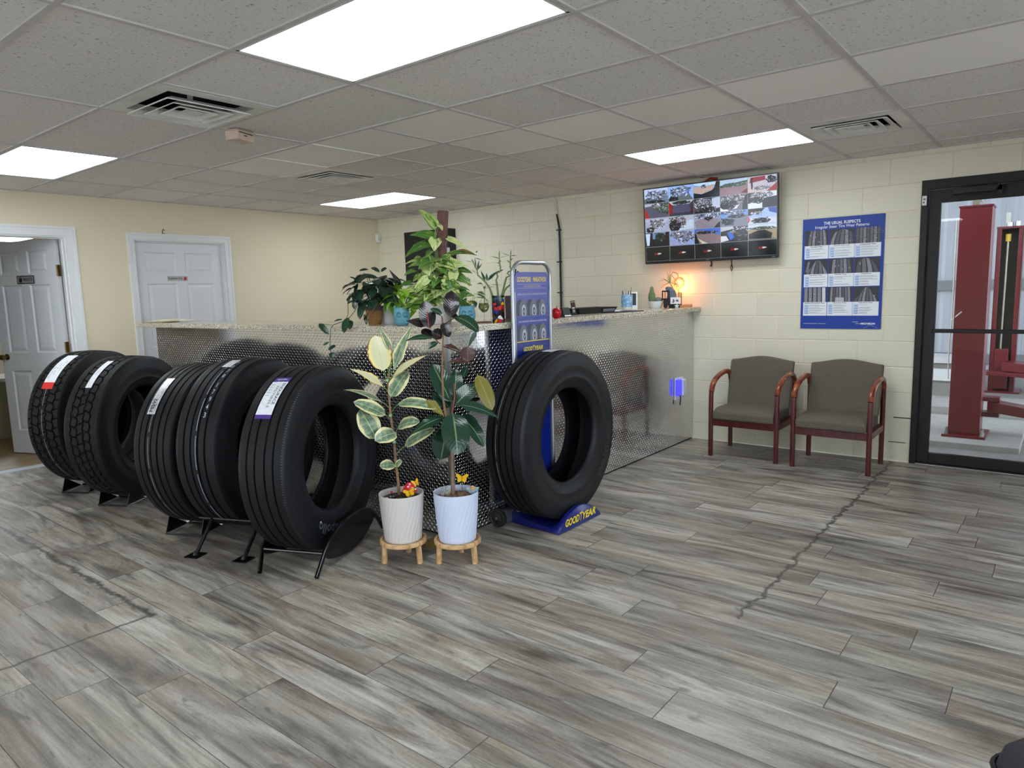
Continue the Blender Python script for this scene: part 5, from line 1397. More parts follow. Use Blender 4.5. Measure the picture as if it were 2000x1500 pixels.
# snake plant blades behind and lime plant in a pale grey pot
pg = V((at(763, 622, y=-3.12).x, -3.12, ZC))
t = thing('potted_pothos', 'bright lime green leafy plant in a pale grey cylinder pot', 'potted plant', pg)
m = MB(); m.lathe([(.001, 0), (.043, 0), (.046, .004), (.052, .120), (.049, .120), (.046, .10), (.001, .10)], (0, 0, 0), 32); m.build('pot', M((196, 194, 196), .55), t, smooth=60)
Cg = lambda u, v, d=0.0: at(720 + u / 6.25, 400 + v / 6.25, d=depth(pg) + d) - pg
m = MB()
for b, tp, w in (((290, 1130, -.03), (110, 1235, -.07), 70), ((250, 1060, -.02), (200, 1150, -.05), 80), ((330, 1160, -.05), (310, 1385, -.09), 170), ((350, 1080, -.04), (180, 1110, -.08), 80), ((340, 1040, -.02), (420, 1140, -.05), 110), ((340, 1000, 0), (400, 1060, -.03), 80), ((300, 1020, 0), (210, 1050, -.03), 70), ((215, 1180, -.06), (205, 1330, -.09), 66), ((230, 1120, -.03), (150, 1210, -.05), 70), ((430, 1060, 0), (560, 1090, -.02), 90), ((520, 1130, -.02), (640, 1150, -.04), 100), ((640, 1230, -.04), (490, 1300, -.06), 90), ((560, 1290, -.05), (500, 1395, -.07), 66), ((320, 1010, .02), (370, 940, .03), 60), ((280, 1110, -.05), (330, 1200, -.07), 110)):
    leaf(m, Cg(*b), Cg(*tp), w * mpx(pg) / 6.25, VIEW + V((rl.uniform(-.4, .4), 0, rl.uniform(.2, .9))), 'heart', .15, .10, 7)
m.build('foliage', LM['lime'], t, smooth=180)
m = MB()
for u, v in ((290, 1130), (330, 1160), (350, 1080), (340, 1040), (300, 1020), (430, 1060), (520, 1130)): m.tube([V((0, 0, .10)), (V((0, 0, .16)) + Cg(u, v, -.02)) / 2, Cg(u, v, -.01)], .0016, 5)
m.build('stem', m_gstem, t)
ps = V((spot(790, 630).x - .02, -2.98, ZC))
t = thing('snake_plant', 'dark upright snake plant blades behind the lime plant', 'potted plant', ps)
m = MB(); m.lathe([(.001, 0), (.05, 0), (.058, .13), (.054, .13), (.05, .11), (.001, .11)], (0, 0, 0), 28); m.build('pot', M((214, 200, 200), .5), t, smooth=60)
Cs = lambda u, v, d=0.0: at(720 + u / 6.25, 400 + v / 6.25, d=depth(ps) + d) - ps
m = MB(); leaf(m, Cs(420, 1010), Cs(250, 790), 62 * mpx(ps) / 6.25, VIEW, 'lance', .5, -.04, 9); leaf(m, Cs(360, 1020, .02), Cs(380, 930, .02), 50 * mpx(ps) / 6.25, VIEW, 'lance', .4, 0, 6); leaf(m, Cs(300, 1010, .02), Cs(275, 960, .01), 40 * mpx(ps) / 6.25, VIEW, 'lance', .4, 0, 6)
m.build('blade', M((36, 42, 48), .35), t, smooth=180)
pc = V((spot(746, 632).x, -3.10, ZC))
t = thing('small_card', 'tiny red and white card between the basket and the grey pot', 'card', pc, facing(pc))
m = MB(); m.box((0, 0, .03), (.035, .004, .06)); m.build('card', m_white, t)
m = MB()
for i in range(4): m.box((rl.uniform(-.006, .006), -.003, .012 + i * .011), (.02, .001, .005))
m.build('print', m_red, t)

# turquoise owl planters
m_teal = M((98, 156, 174), .35, name='turquoise_glaze', var=.12, scale=30)
def owl(p, label, lm, seed, first=None):
    t = thing('owl_planter', label, 'planter', p, facing(p), 'turquoise owl planters')
    m = MB(); pr = [(.001, 0), (.034, 0), (.040, .006), (.050, .040), (.051, .062), (.046, .088), (.044, .100), (.047, .108), (.044, .108), (.040, .095), (.001, .09)]
    m.lathe(pr, (0, 0, 0), 40, fn=lambda r, h, a: r * (1 + (.05 * max(0, cos(2 * (a))) ** 4 if h > .09 else 0)))
    for sx in (-1, 1):
        m.lathe([(.014, -.004), (.017, 0), (.014, .002), (.010, -.003), (.008, .002), (.004, .0), (.001, .002)], (sx * .019, -.050, .066), 18, 'y')
        m.prism([(-.012, 0), (.012, 0), (sx * .006, .024)], .01, (sx * .036, -.004, .098))
    m.prism([(-.006, .010), (.006, .010), (0, -.010)], .008, (0, -.053, .054))
    for r in range(3):
        for c in range(-2 + (r % 2), 3 - (r % 2)): m.sphere((c * .014 + (.007 if r % 2 else 0), -.046 + .004 * abs(c) - r * .0 + .002 * r, .042 - r * .012), .007, 8, 6, (1, .6, .8))
    m.build('pot', m_teal, t, smooth=50)
    m = MB(); m.lathe([(.001, .092), (.042, .09)], (0, 0, 0), 20); m.build('soil', m_soil, t)
    foliage(t, LM[lm], (0, .0, .09), 15, .08, .14, .055, .075, seed, 'heart', .6, m_gstem, zlo=.04)
    return t
po1 = V((spot(790, 635).x, -3.245, ZC)); owl(po1, 'left turquoise owl planter beside the pale grey pot', 'lime', 21)
po2 = spot(913, 633); po2 = V((po2.x, po2.y + .0, ZC)); owl(po2, 'right turquoise owl planter beside the glass vase', 'green', 33)
butterfly(at(794, 596, d=depth(po1) - .05), .012, m_yel, 'orange yellow butterfly above the left turquoise planter', 0, 0, .06)
butterfly(at(918, 590, d=depth(po2) - .04), .014, m_yel, 'orange yellow butterfly above the right turquoise planter', 0, 0, .06)

# tall marble queen pothos on a brown pole
pm = V((at(858, 632, y=-3.06).x, -3.06, ZC)); dm = depth(pm)
t = thing('potted_pothos', 'tall marbled pothos climbing a brown pole in a white pot, the largest counter plant', 'potted plant', pm)
Cm = lambda u, v, d=0.0: at(720 + u / 6.25, 400 + v / 6.25, d=dm + d) - pm
m = MB(); m.lathe([(.001, 0), (.070, 0), (.076, .006), (.090, .170), (.093, .178), (.088, .178), (.084, .15), (.001, .15)], (0, 0, 0), 40); m.build('pot', m_potw, t, smooth=60)
k = NT('coir_pole'); o = k.obj(); nz = k.noise(k.mapping(o, (60, 60, 25)), 1.0, 4, .7); k.bump(nz, .5, .006)
m_pole = k.fin(k.ramp(nz, [(.3, (82, 54, 50)), (.7, (126, 88, 82))]), .9)
a, b = Cm(850, 1200, .02), Cm(908, 84, .02)
m = MB(); m.tube([a, a + (b - a) * .5, b], .0345, 24); m.build('moss_pole', m_pole, t, smooth=50)
m = MB()
K = [((815, 272, -.03), (606, 56, -.02), 150), ((862, 250, -.05), (902, 318, -.06), 62), ((810, 400, -.03), (500, 372, -.06), 150), ((745, 480, -.05), (440, 648, -.08), 175), ((812, 425, -.07), (800, 566, -.09), 148),
     ((962, 405, .0), (1222, 566, -.02), 74), ((960, 610, .0), (1330, 620, -.03), 96), ((900, 690, -.06), (1080, 800, -.12), 190), ((900, 720, -.03), (1230, 750, -.08), 140), ((700, 670, -.03), (420, 742, -.05), 74), ((700, 705, -.05), (480, 762, -.08), 96),
     ((700, 750, -.08), (740, 870, -.11), 150), ((860, 760, -.08), (960, 860, -.12), 130), ((1040, 810, -.08), (1020, 1020, -.12), 120), ((560, 800, -.05), (430, 870, -.07), 80), ((650, 860, -.07), (540, 940, -.09), 110), ((740, 920, -.1), (560, 980, -.12), 90), ((520, 960, -.1), (370, 1000, -.12), 100), ((600, 1040, -.11), (390, 1080, -.13), 130), ((780, 1010, -.1), (680, 1080, -.12), 100), ((1060, 860, -.04), (1262, 990, -.08), 110), ((1090, 800, -.03), (1270, 840, -.06), 100), ((1060, 1030, -.08), (1100, 1110, -.1), 110), ((960, 1060, -.08), (980, 1140, -.1), 80), ((830, 1060, -.1), (740, 1180, -.12), 110), ((700, 690, -.02), (800, 800, -.06), 66), ((1180, 900, -.03), (1230, 1000, -.06), 90), ((880, 900, -.09), (900, 1040, -.12), 100), ((760, 560, -.02), (700, 650, -.05), 80), ((560, 660, -.02), (640, 640, -.05), 70), ((1100, 1100, -.09), (1120, 1180, -.1), 66)]
for bb, tp, w in K:
    leaf(m, Cm(*bb), Cm(*tp), w * 1.12 * dm / FPX / 6.25, VIEW + V((rl.uniform(-.4, .4), rl.uniform(-.3, .3), rl.uniform(.2, 1.0))), 'heart', .16, .10, 9)
rr = random.Random(77)
for i in range(95):
    hh = rr.random(); vv = 640 + 560 * hh; cu = 850 + rr.uniform(-1, 1) * (170 + 220 * hh)
    dd = rr.uniform(-.10, .14) if hh < .45 else rr.uniform(-.17, -.09); b = Cm(cu * .55 + 850 * .45, vv, dd); dirx = (cu - 850) / 380
    tp = Cm(cu + dirx * 120, min(vv + rr.uniform(20, 130), 1290), dd + rr.uniform(-.06, .04))
    leaf(m, b, tp, rr.uniform(.060, .095), VIEW * .6 + V((rr.uniform(-.6, .6), rr.uniform(-.6, .6), rr.uniform(.3, 1.0))), 'heart', .16, .10, 7)
m.build('foliage', LM['marble'], t, smooth=180)
m = MB()
for du in (-20, -6, 10): m.tube([Cm(840 + du, 1200, -.05), Cm(832 + du, 1050, -.06), Cm(840 + du, 860, -.05), Cm(836 + du, 640, -.03), Cm(812 + du * .5, 420, -.03), Cm(818, 280, -.03)], .0035, 8)
m.tube([Cm(818, 380, -.03), Cm(855, 270, -.04)], .002, 6); m.tube([Cm(900, 600, 0), Cm(960, 410, 0)], .002, 6)
m.build('stem', m_gstem, t, smooth=60)
m = MB(); leaf(m, Cm(1090, 545, -.025), Cm(1290, 596, -.04), 46 * dm / FPX / 6.25, VIEW + V((0, 0, .5)), 'lance', .1, .05, 7); m.build('withered_edge', M((132, 92, 60), .7), t, smooth=180)

# glass vase in a frame
pv = spot(946, 630); s = mpx(pv)
t = thing('propagation_vase', 'clear glass bulb vase with a cutting in a thin stand', 'vase', pv, facing(pv))
k = NT('clear_glass'); k.set(k.b.inputs['Transmission Weight'], 1.0); k.set(k.b.inputs['IOR'], 1.25); m_clear = k.fin((.95, .97, .95, 1), .02)
m_wal = M((112, 70, 52), .5, name='walnut')
m = MB(); m.bb(-.046, .046, -.03, .03, 0, .007); m.build('base', m_wal, t, bevel=.002)
m = MB(); m.bb(-.044, -.040, -.025, .025, .007, .18); m.bb(.040, .044, -.025, .025, .007, .18); m.bb(-.002, .002, .02, .024, .007, .12); m.build('stand_side', M((206, 204, 186), .3), t)
m = MB(); m.lathe([(.001, .062), (.018, .066), (.031, .084), (.034, .102), (.028, .124), (.014, .142), (.011, .165), (.014, .178), (.0125, .178), (.0095, .165), (.0125, .143), (.026, .123), (.032, .102), (.029, .086), (.016, .068), (.001, .064)], (0, 0, 0), 30); m.build('bulb', m_clear, t, smooth=60)
m = MB(); m.lathe([(.001, .0655), (.016, .0695), (.0285, .087), (.0315, .102), (.0265, .120), (.001, .120)], (0, 0, 0), 24); k = NT('greenish_water'); k.set(k.b.inputs['Transmission Weight'], .8); m.build('water', k.fin(s2l((176, 184, 122)), .05), t, smooth=60)
Cv = lambda u, v, d=0.0: Matrix.Rotation(-facing(pv), 3, 'Z') @ (at(900 + u / 10, 490 + v / 10, d=depth(pv) + d) - pv)
nv = Matrix.Rotation(-facing(pv), 3, 'Z') @ VIEW
m = MB()
for b, tp, w in (((470, 850, 0), (310, 810, -.03), 90), ((470, 740, 0), (450, 690, 0), 60), ((520, 720, 0), (680, 705, 0), 16), ((570, 665, .0), (820, 680, 0), 16), ((430, 640, 0), (310, 650, -.02), 46)):
    leaf(m, Cv(*b), Cv(*tp), w * s / 10, nv + V((0, 0, .5)), 'lance', .15, .08, 7)
m.build('foliage', LM['green'], t, smooth=180)
m = MB(); m.tube([Cv(462, 1080), Cv(458, 900), Cv(465, 760), Cv(480, 660)], .0022, 6); m.tube([Cv(460, 760), Cv(430, 670), Cv(380, 625)], .0014, 6); m.tube([Cv(480, 730), Cv(560, 715)], .0012, 5); m.tube([Cv(480, 690), Cv(580, 665)], .0012, 5); m.build('stem', m_gstem, t)

# lucky bamboo in a bright mug
pb_ = spot(974, 630); s = mpx(pb_); fb = facing(pb_)
t = thing('lucky_bamboo', 'curly bamboo stalks in a colourful painted mug', 'potted plant', pb_, fb)
k = NT('painted_mug'); o = k.obj(); vo = k.n('ShaderNodeTexVoronoi', i={'Scale': 42.0}); k.t.links.new(k.mapping(o, (1, 1, 1.0)), vo.inputs['Vector'])
cc = k.sep(vo.outputs['Color']); x_, y_, z_ = k.sep(o)
c = k.ramp(cc[0], [(0, (24, 24, 30)), (.2, (196, 40, 44)), (.4, (236, 176, 40)), (.55, (40, 64, 150)), (.7, (232, 232, 228)), (.82, (40, 110, 70)), (.92, (190, 60, 110))], 'CONSTANT')
vd = k.n('ShaderNodeTexVoronoi', i={'Scale': 42.0}, feature='DISTANCE_TO_EDGE'); k.t.links.new(o, vd.inputs['Vector'])
c = k.mix(k.math('LESS_THAN', vd.outputs['Distance'], .05), c, s2l((18, 18, 22)))
c = k.mix(k.math('GREATER_THAN', z_, .152), c, s2l((18, 18, 24)))
m_mug = k.fin(c, .18)
m = MB(); m.lathe([(.001, 0), (.036, 0), (.0385, .003), (.0395, .164), (.037, .164), (.036, .15), (.001, .15)], (0, 0, 0), 36); m.build('mug', m_mug, t, smooth=50)
Rb = Matrix.Rotation(-fb, 3, 'Z')
Cb = lambda u, v, d=0.0: Rb @ (at(900 + u / 10, 490 + v / 10, d=depth(pb_) + d) - pb_)
m_bam = M((98, 122, 62), .4, name='bamboo_stalk', var=.2, scale=30)
for pts, r in (([(630, 920), (600, 820), (560, 720), (490, 620), (430, 560), (330, 470), (320, 380), (280, 310), (250, 230), (215, 170)], .0062), ([(735, 920), (720, 780), (705, 640), (690, 570), (720, 500), (700, 440), (770, 400), (775, 330), (755, 240), (750, 120), (752, 30)], .0062), ([(790, 920), (830, 760), (860, 620), (890, 520), (960, 480), (905, 440), (930, 410), (985, 385), (965, 300), (968, 180), (978, 20)], .0065), ([(815, 900), (850, 780), (900, 710), (970, 660), (1010, 640)], .0062)):
    m = MB(); m.tube([Cb(u, v, -.005) for u, v in pts], [r * (1 - .5 * i / len(pts)) for i in range(len(pts))], 8); m.build('stalk', m_bam, t, smooth=60)
m = MB()
nb = Rb @ VIEW
for b, tp, w in (((480, 600, 0), (385, 385, 0), 56), ((510, 590, 0), (500, 430, 0), 60), ((520, 585, 0), (740, 385, -.02), 76), ((700, 440, 0), (840, 360, 0), 46), ((320, 380, 0), (360, 180, 0), 44), ((330, 370, 0), (420, 240, 0), 34), ((300, 330, 0), (270, 120, 0), 26), ((270, 140, 0), (430, 190, 0), 22), ((250, 230, 0), (60, 190, 0), 12), ((310, 440, 0), (170, 360, 0), 14), ((750, 150, 0), (545, 100, 0), 12), ((750, 150, 0), (630, 120, 0), 22), ((755, 140, 0), (915, 100, 0), 10), ((752, 130, 0), (752, -40, 0), 14), ((765, 250, 0), (705, 230, 0), 24), ((768, 290, 0), (710, 290, 0), 10), ((772, 315, 0), (812, 312, 0), 10), ((968, 110, 0), (790, 40, 0), 14), ((975, 100, 0), (1100, 90, 0), 20), ((970, 100, 0), (980, -40, 0), 16), ((960, 240, 0), (890, 170, 0), 22), ((970, 190, 0), (1020, 140, 0), 22), ((968, 315, 0), (920, 312, 0), 10), ((760, 220, 0), (785, 180, 0), 22), ((300, 40, 0), (320, -10, 0), 30)):
    leaf(m, Cb(*b), Cb(*tp), w * s / 10, nb + V((0, 0, .4)), 'lance', .15, .05, 6)
m.build('foliage', LM['deep'], t, smooth=180)
# grey square pot with a spiny plant behind the sign
pq = spot(1000, 626, -.02, .04); s = mpx(pq)
t = thing('spiny_plant', 'dark spiny plant in a grey square pot behind the sign stand', 'potted plant', pq, facing(pq))
m = MB(); m.box((0, 0, .085), (.10, .10, .15), taper=1.06); m.build('pot', M((108, 104, 100), .6), t, bevel=.006)
m = MB(); m.box((0, 0, .007), (.12, .12, .012)); m.build('saucer', M((150, 134, 104), .6), t, bevel=.003)
m = MB(); rr = random.Random(9)
for st_ in range(4):
    bx, by = rr.uniform(-.03, .03), rr.uniform(-.03, .03); top = rr.uniform(.26, .36)
    m.tube([(bx, by, .15), (bx * 1.5, by * 1.5, top)], .006, 8)
    for i in range(16):
        z = .17 + (top - .17) * i / 15; a = i * 2.4; o_ = V((cos(a), sin(a), .5)) * .03
        leaf(m, V((bx, by, z)), V((bx, by, z)) + o_, .014, V((0, 0, 1)), 'lance', .2, .05, 4)
m.build('foliage', LM['deep'], t, smooth=180)
# red apple ornament
pa = spot(1087, 622); s = mpx(pa)
t = thing('apple_timer', 'shiny red apple shaped ornament beside the sign stand', 'ornament', pa)
m = MB(); m.lathe([(.001, .004), (.016, .0), (.026, .010), (.033, .036), (.031, .056), (.018, .068), (.006, .064), (.001, .060)], (0, 0, 0), 28); m.build('body', M((196, 26, 34), .15), t, smooth=60)
m = MB(); m.tube([(0, 0, .062), (.004, 0, .078)], .002, 6); m.sphere((.004, 0, .078), .004, 8, 6); m.build('stalk', M((120, 30, 30), .4), t)
# name card tent
pn_ = spot(1103, 619); s = mpx(pn_)
t = thing('name_card', 'black triangular holder with a white card on the counter', 'card holder', pn_, facing(pn_) + rad(48))
m = MB(); m.prism([(-.034, 0), (.034, 0), (-.006, .066)], .072, (0, 0, 0), (0, 1, 0), (0, 0, 1)); m.build('holder', m_black, t)
m = MB()
u1 = V((0, -.034, 0)); u2 = V((0, .006, .066)); 
def nf(x, y): q = u1 + (u2 - u1) * y; return (x, q.y - .0017, q.z + .0011)
m.poly([nf(-.032, .50), nf(.032, .50), nf(.032, .92), nf(-.032, .92)]); m.poly([nf(-.032, .06), nf(.032, .06), nf(.032, .40), nf(-.032, .40)]); m.build('card', m_white, t)
m = MB()
for yy in (.62, .74): m.poly([(a, nf(a, yy + e)[1] - .001, nf(a, yy + e)[2] + .0006) for a, e in ((-.016, 0), (.016, 0), (.016, .05), (-.016, .05))])
m.build('print', m_ink, t)
# upright black display with red and white label
pd_ = spot(1122, 615); s = mpx(pd_)
t = thing('card_reader', 'upright black device leaning back, red and white marks on its face', 'device', pd_, facing(pd_))
Rl = Matrix.Rotation(rad(-14), 3, 'X') @ Matrix.Rotation(rad(-8), 3, 'Y')
m = MB(); m.box(Rl @ V((0, 0, .055)) + V((0, 0, .002)), (.034, .008, .105), Rl); m.box((0, .012, .005), (.05, .06, .009)); m.build('body', m_black, t, bevel=.002)
for nm, z0, z1, w, mm in (('screen', .058, .088, .022, M((70, 28, 34), .3)), ('label', .046, .055, .020, m_white), ('label', .016, .038, .014, M((170, 172, 176), .5)), ('label', .094, .1, .026, M((190, 190, 190), .5))):
    m = MB(); m.box(Rl @ V((0, -.0046, (z0 + z1) / 2)) + V((0, 0, .002)), (w, .0012, z1 - z0), Rl); m.build(nm, mm, t)
m = MB(); m.tube([(0, .02, .006), (-.03, .0, .004), (-.07, -.03, .004), (-.10, -.035, .004), (-.11, -.02, .004), (-.05, .0, .004)], .0025, 6); m.build('cable', m_black, t)
# black tray
pt = spot(1152, 612); pt = V((pt.x - .02, pt.y, ZC)); 
t = thing('desk_tray', 'low black mesh tray on the counter', 'tray', pt, rad(80))
m = MB(); pr = []
for w, h, z in ((.20, .10, .003), (.22, .115, .040), (.225, .118, .045)): pr.append([(-w, -h, z), (w, -h, z), (w, h, z), (-w, h, z)])
pr2 = [[(a * .97, b * .96, max(z - .0, .006)) for a, b, z in r] for r in pr[::-1]]
m.rings(pr + pr2, cap=False); m.face([0, 3, 2, 1]); i = m.add([(-.19, -.09, .006), (.19, -.09, .006), (.19, .09, .006), (-.19, .09, .006)]); m.face(i)
m.build('tray', m_black, t)
m = MB(); m.bb(-.10, .12, -.07, .07, .007, .022); m.build('paper_pile', M((52, 52, 58), .5), t)
m = MB(); m.bb(.05, .19, -.118, -.116, .010, .034); m.build('grey_panel', M((96, 98, 104), .4), t)
pk_ = spot(1192, 610)
t = thing('crumpled_wrapper', 'small crumpled pale wrapper beside the black tray', 'wrapper', V((pk_.x + .02, pk_.y + .09, ZC)))
m = MB(); rr = random.Random(4); n = 12; ids = []
for r, z in ((.045, .002), (.034, .012), (.016, .016), (.002, .014)): ids.append([(r * cos(2 * pi * j / n) * rr.uniform(.7, 1.3), r * 1.6 * sin(2 * pi * j / n) * rr.uniform(.7, 1.3), z * rr.uniform(.6, 1.3)) for j in range(n)])
m.rings(ids); m.build('wrapper', M((196, 190, 192), .4), t)
pk_ = spot(1220, 609)
t = thing('clipboard', 'thin dark flat folder on the counter before the pencil cup', 'folder', V((pk_.x - .01, pk_.y - .02, ZC)), rad(84))
m = MB(); m.box((0, 0, .003), (.36, .17, .006)); m.build('board', M((34, 34, 40), .5), t, bevel=.002)
# pencil cup
pp = spot(1219, 605); pp = V((pp.x, pp.y + .05, ZC)); s = mpx(pp)
t = thing('pencil_cup', 'pale blue patterned pencil cup full of pens', 'cup', pp)
k = NT('blue_floral'); o = k.obj(); vo = k.n('ShaderNodeTexVoronoi', i={'Scale': 60.0}); k.t.links.new(o, vo.inputs['Vector'])
x_, y_, z_ = k.sep(o)
c = k.ramp(vo.outputs['Distance'], [(.2, (226, 234, 240)), (.4, (150, 190, 222)), (.7, (120, 168, 210))]); c = k.mix(k.math('LESS_THAN', z_, .022), c, s2l((232, 226, 218)))
m = MB(); m.lathe([(.001, 0), (.040, 0), (.048, .012), (.050, .022), (.052, .132), (.049, .132), (.047, .03), (.001, .02)], (0, 0, 0), 32); m.build('cup', k.fin(c, .3), t, smooth=50)
rr = random.Random(8)
for i, cc_ in enumerate(((40, 40, 46), (176, 160, 90), (220, 220, 224), (90, 40, 44), (44, 60, 90), (30, 30, 32), (206, 206, 210), (120, 80, 60))):
    a = i * .8; b = V((.024 * cos(a), .024 * sin(a), .03)); tt = V((.040 * cos(a), .040 * sin(a), rr.uniform(.155, .20)))
    m = MB(); m.tube([b, tt], .004, 8); m.build('pen', M(cc_, .4), t)
pf_ = V((pp.x + .02, pp.y + .075, ZC)); 
t = thing('photo_frame', 'small white picture frame behind the pencil cup', 'picture frame', pf_, facing(pf_) + rad(8))
m = MB()
for x0, x1, z0, z1 in ((-.04, .04, 0, .035), (-.04, .04, .14, .155), (-.04, -.027, .035, .14), (.027, .04, .035, .14)): m.bb(x0, x1, -.006, .006, z0, z1)
m.build('frame', m_white, t)
m = MB(); m.bb(-.027, .027, -.001, .003, .035, .14); m.build('picture', M((36, 34, 40), .3, var=.6, scale=30), t)
# cactus in a white bowl
pc = spot(1280, 602); pc = V((pc.x, pc.y, ZC)); s = mpx(pc)
t = thing('cactus_bowl', 'upright green cactus in a low white bowl', 'potted plant', pc)
m = MB(); m.lathe([(.001, .002), (.050, .0), (.053, .004), (.073, .060), (.074, .064), (.070, .064), (.064, .05), (.001, .045)], (0, 0, 0), 36); m.build('bowl', m_white, t, smooth=50)
m = MB(); m.lathe([(.001, .05), (.066, .05)], (0, 0, 0), 24); m.build('gravel', M((150, 146, 140), .9, var=.4, scale=80), t)
r, u, f = faceframe(pc)
m = MB(); m.lathe([(.018, .045), (.028, .075), (.031, .10), (.028, .13), (.018, .15), (.0165, .165), (.013, .185), (.005, .198), (.001, .2)], r * -.032, 40, fn=lambda R, h, a: R * (1 + .05 * cos(12 * a))); m.build('cactus', M((110, 128, 88), .8, var=.2, scale=90), t, smooth=60)
m = MB(); m.sphere(r * .026 + V((0, 0, .072)) - f * .01, .03, 14, 10, (1.3, 1, .95)); m.build('stone', M((132, 138, 140), .8), t, smooth=60)
# rock with an air plant, by the wall lamp
pr_ = V((at(1312, 600, y=-.185).x, -.185, ZC)); s = mpx(pr_)
t = thing('air_plant_rock', 'grey rock holding a spiky air plant beside the lamp', 'potted plant', pr_)
r, u, f = faceframe(pr_)
m = MB(); rr = random.Random(2)
m.rings([[(V((0, 0, z)) * .82 + (r * .8 * cos(2 * pi * j / 10) * wx + f * sin(2 * pi * j / 10) * .035 + r * dx) * rr.uniform(.88, 1.1)) for j in range(10)] for z, wx, dx in ((0, .05, .012), (.05, .056, .01), (.10, .058, .004), (.15, .056, .0), (.19, .052, -.012), (.22, .040, -.024), (.235, .02, -.03))]); m.build('rock', M((112, 124, 136), .85, var=.25, scale=30, bump=.5), t)
Ca = lambda u, v, d=0.0: at(1250 + u / 13.33, 520 + v / 13.33, d=depth(pr_) + d) - pr_
m = MB()
for pts in ([(780, 460), (770, 300), (790, 60)], [(775, 440), (740, 220), (690, 90)], [(760, 420), (640, 310), (450, 390)], [(760, 430), (620, 480), (515, 600)], [(800, 440), (810, 250), (770, 120)], [(820, 440), (870, 380), (910, 320)], [(790, 460), (830, 520), (850, 640)], [(800, 470), (870, 560), (880, 650)], [(830, 450), (900, 430), (960, 480)], [(950, 500), (960, 590), (1000, 690)], [(750, 430), (690, 330), (560, 310)], [(770, 430), (720, 330), (700, 220)], [(900, 470), (1000, 430), (1010, 520)]):
    q = [Ca(*x, -.02) for x in pts]; m.tube([q[0], q[0] * .25 + q[1] * .6 + q[2] * .15, q[2]], [.0042, .003, .0006], 6)
m.build('leaf_blade', M((146, 150, 104), .6, var=.2, scale=30), t, smooth=60)
# metal truck ornament
ptk = V((at(1312, 601, y=-.27).x, -.27, ZC)); 
t = thing('truck_ornament', 'small black metal truck ornament with a white card', 'ornament', ptk, facing(ptk))
mk = M((34, 30, 30), .5, .3, name='black_tin')
m = MB()
m.bb(-.075, .05, -.03, .03, .028, .085); m.build('bed', mk, t, bevel=.003)
m = MB()
for x0, x1, z0, z1 in ((-.088, -.078, .07, .155), (-.03, -.02, .085, .155), (-.088, -.02, .145, .157), (-.088, -.02, .075, .087), (-.062, -.056, .085, .15)):
    m.bb(x0, x1, -.03, -.026, z0, z1); m.bb(x0, x1, .026, .03, z0, z1)
m.bb(-.088, -.02, -.03, .03, .152, .158); m.build('cab', mk, t)
m = MB()
for z in (.095, .112, .128): m.bb(.05, .088, -.03, -.026, z, z + .006); m.bb(.05, .088, .026, .03, z, z + .006)
m.bb(.082, .088, -.03, -.026, .02, .134); m.bb(.082, .088, .026, .03, .02, .134); m.bb(.05, .088, -.03, .03, .028, .034); m.build('rack', mk, t)
for x in (-.055, .055):
    for y in (-.032, .026):
        m = MB(); m.cyl((x, y, .020), .020, .008, 18, 'y'); m.build('wheel', mk, t)
m = MB(); m.bb(-.012, .072, -.036, -.034, .036, .096); m.build('card', m_white, t)
m = MB()
for q_ in ([(-.030, -.016), (-.012, -.016), (-.004, .0), (-.014, .016), (-.026, .008), (-.016, 0)], [(.004, -.010), (.010, .014), (.018, .006), (.026, .016), (.030, -.014), (.016, -.004)]): m.poly([(.03 + a, -.0366, .064 + b) for a, b in q_])
m.build('print', M((92, 66, 110), .5), t)
m = MB(); m.prism([(.0, .024), (.006, .007), (.024, .006), (.01, -.005), (.016, -.022), (0, -.012), (-.016, -.022), (-.01, -.005), (-.024, .006), (-.006, .007)], .003, (.045, -.042, .018)); m.build('star', M((206, 222, 220), .4), t)
# orange wire globe lamp with its hook and wooden base
pl = V((at(1334, 598, y=-.075).x, -.075, ZC)); 
t = thing('globe_lamp', 'copper wire globe lamp glowing orange on a wooden base by the wall', 'lamp', pl)
r, u, f = faceframe(pl)
m = MB(); m.box((.0, 0, .013), (.15, .08, .026)); m.build('base', m_wood, t, bevel=.003)
Cl = lambda u, v, d=0.0: at(1250 + u / 13.33, 520 + v / 13.33, d=depth(pl) + d) - pl
gc = Cl(1022, 430); gr = 138 / 13.33 * mpx(pl)
m = MB(); m.tube([V((-.05, .02, .026)), V((-.052, .02, .22)), Cl(815, 230), Cl(850, 155), Cl(930, 165), Cl(985, 215), Cl(995, 280)], .003, 8); m.build('hook_arm', M((120, 72, 52), .35, .8), t)
m_cop = M((200, 96, 60), .3, .8, name='copper_wire')
m = MB()
for i in range(9):
    a = pi * i / 9
    m.tube([gc + V((cos(a) * sin(b) * gr, sin(a) * sin(b) * gr, cos(b) * gr * 1.05)) for b in [2 * pi * q / 20 for q in range(21)]], .0014, 5, cap=False)
for z in (-.6, -.3, 0, .3, .6):
    m.tube([gc + V((cos(b) * gr * sqrt(1 - z * z), sin(b) * gr * sqrt(1 - z * z), z * gr * 1.05)) for b in [2 * pi * q / 20 for q in range(21)]], .0014, 5, cap=False)
m.build('wire_globe', m_cop, t)
m = MB(); m.sphere(gc + V((0, 0, .008)), .017, 14, 10, (1, 1, 1.3)); m.build('bulb', glow((255, 150, 70), 14, 'orange_bulb'), t, smooth=60)
ld = bpy.data.lights.new('bulb_light', 'POINT'); ld.energy = 4.5; ld.color = (1.0, .28, .07); ld.shadow_soft_size = .02
lo = bpy.data.objects.new('bulb_light', ld); COL.objects.link(lo); lo.parent = t; lo.location = gc + V((0, 0, -.028))
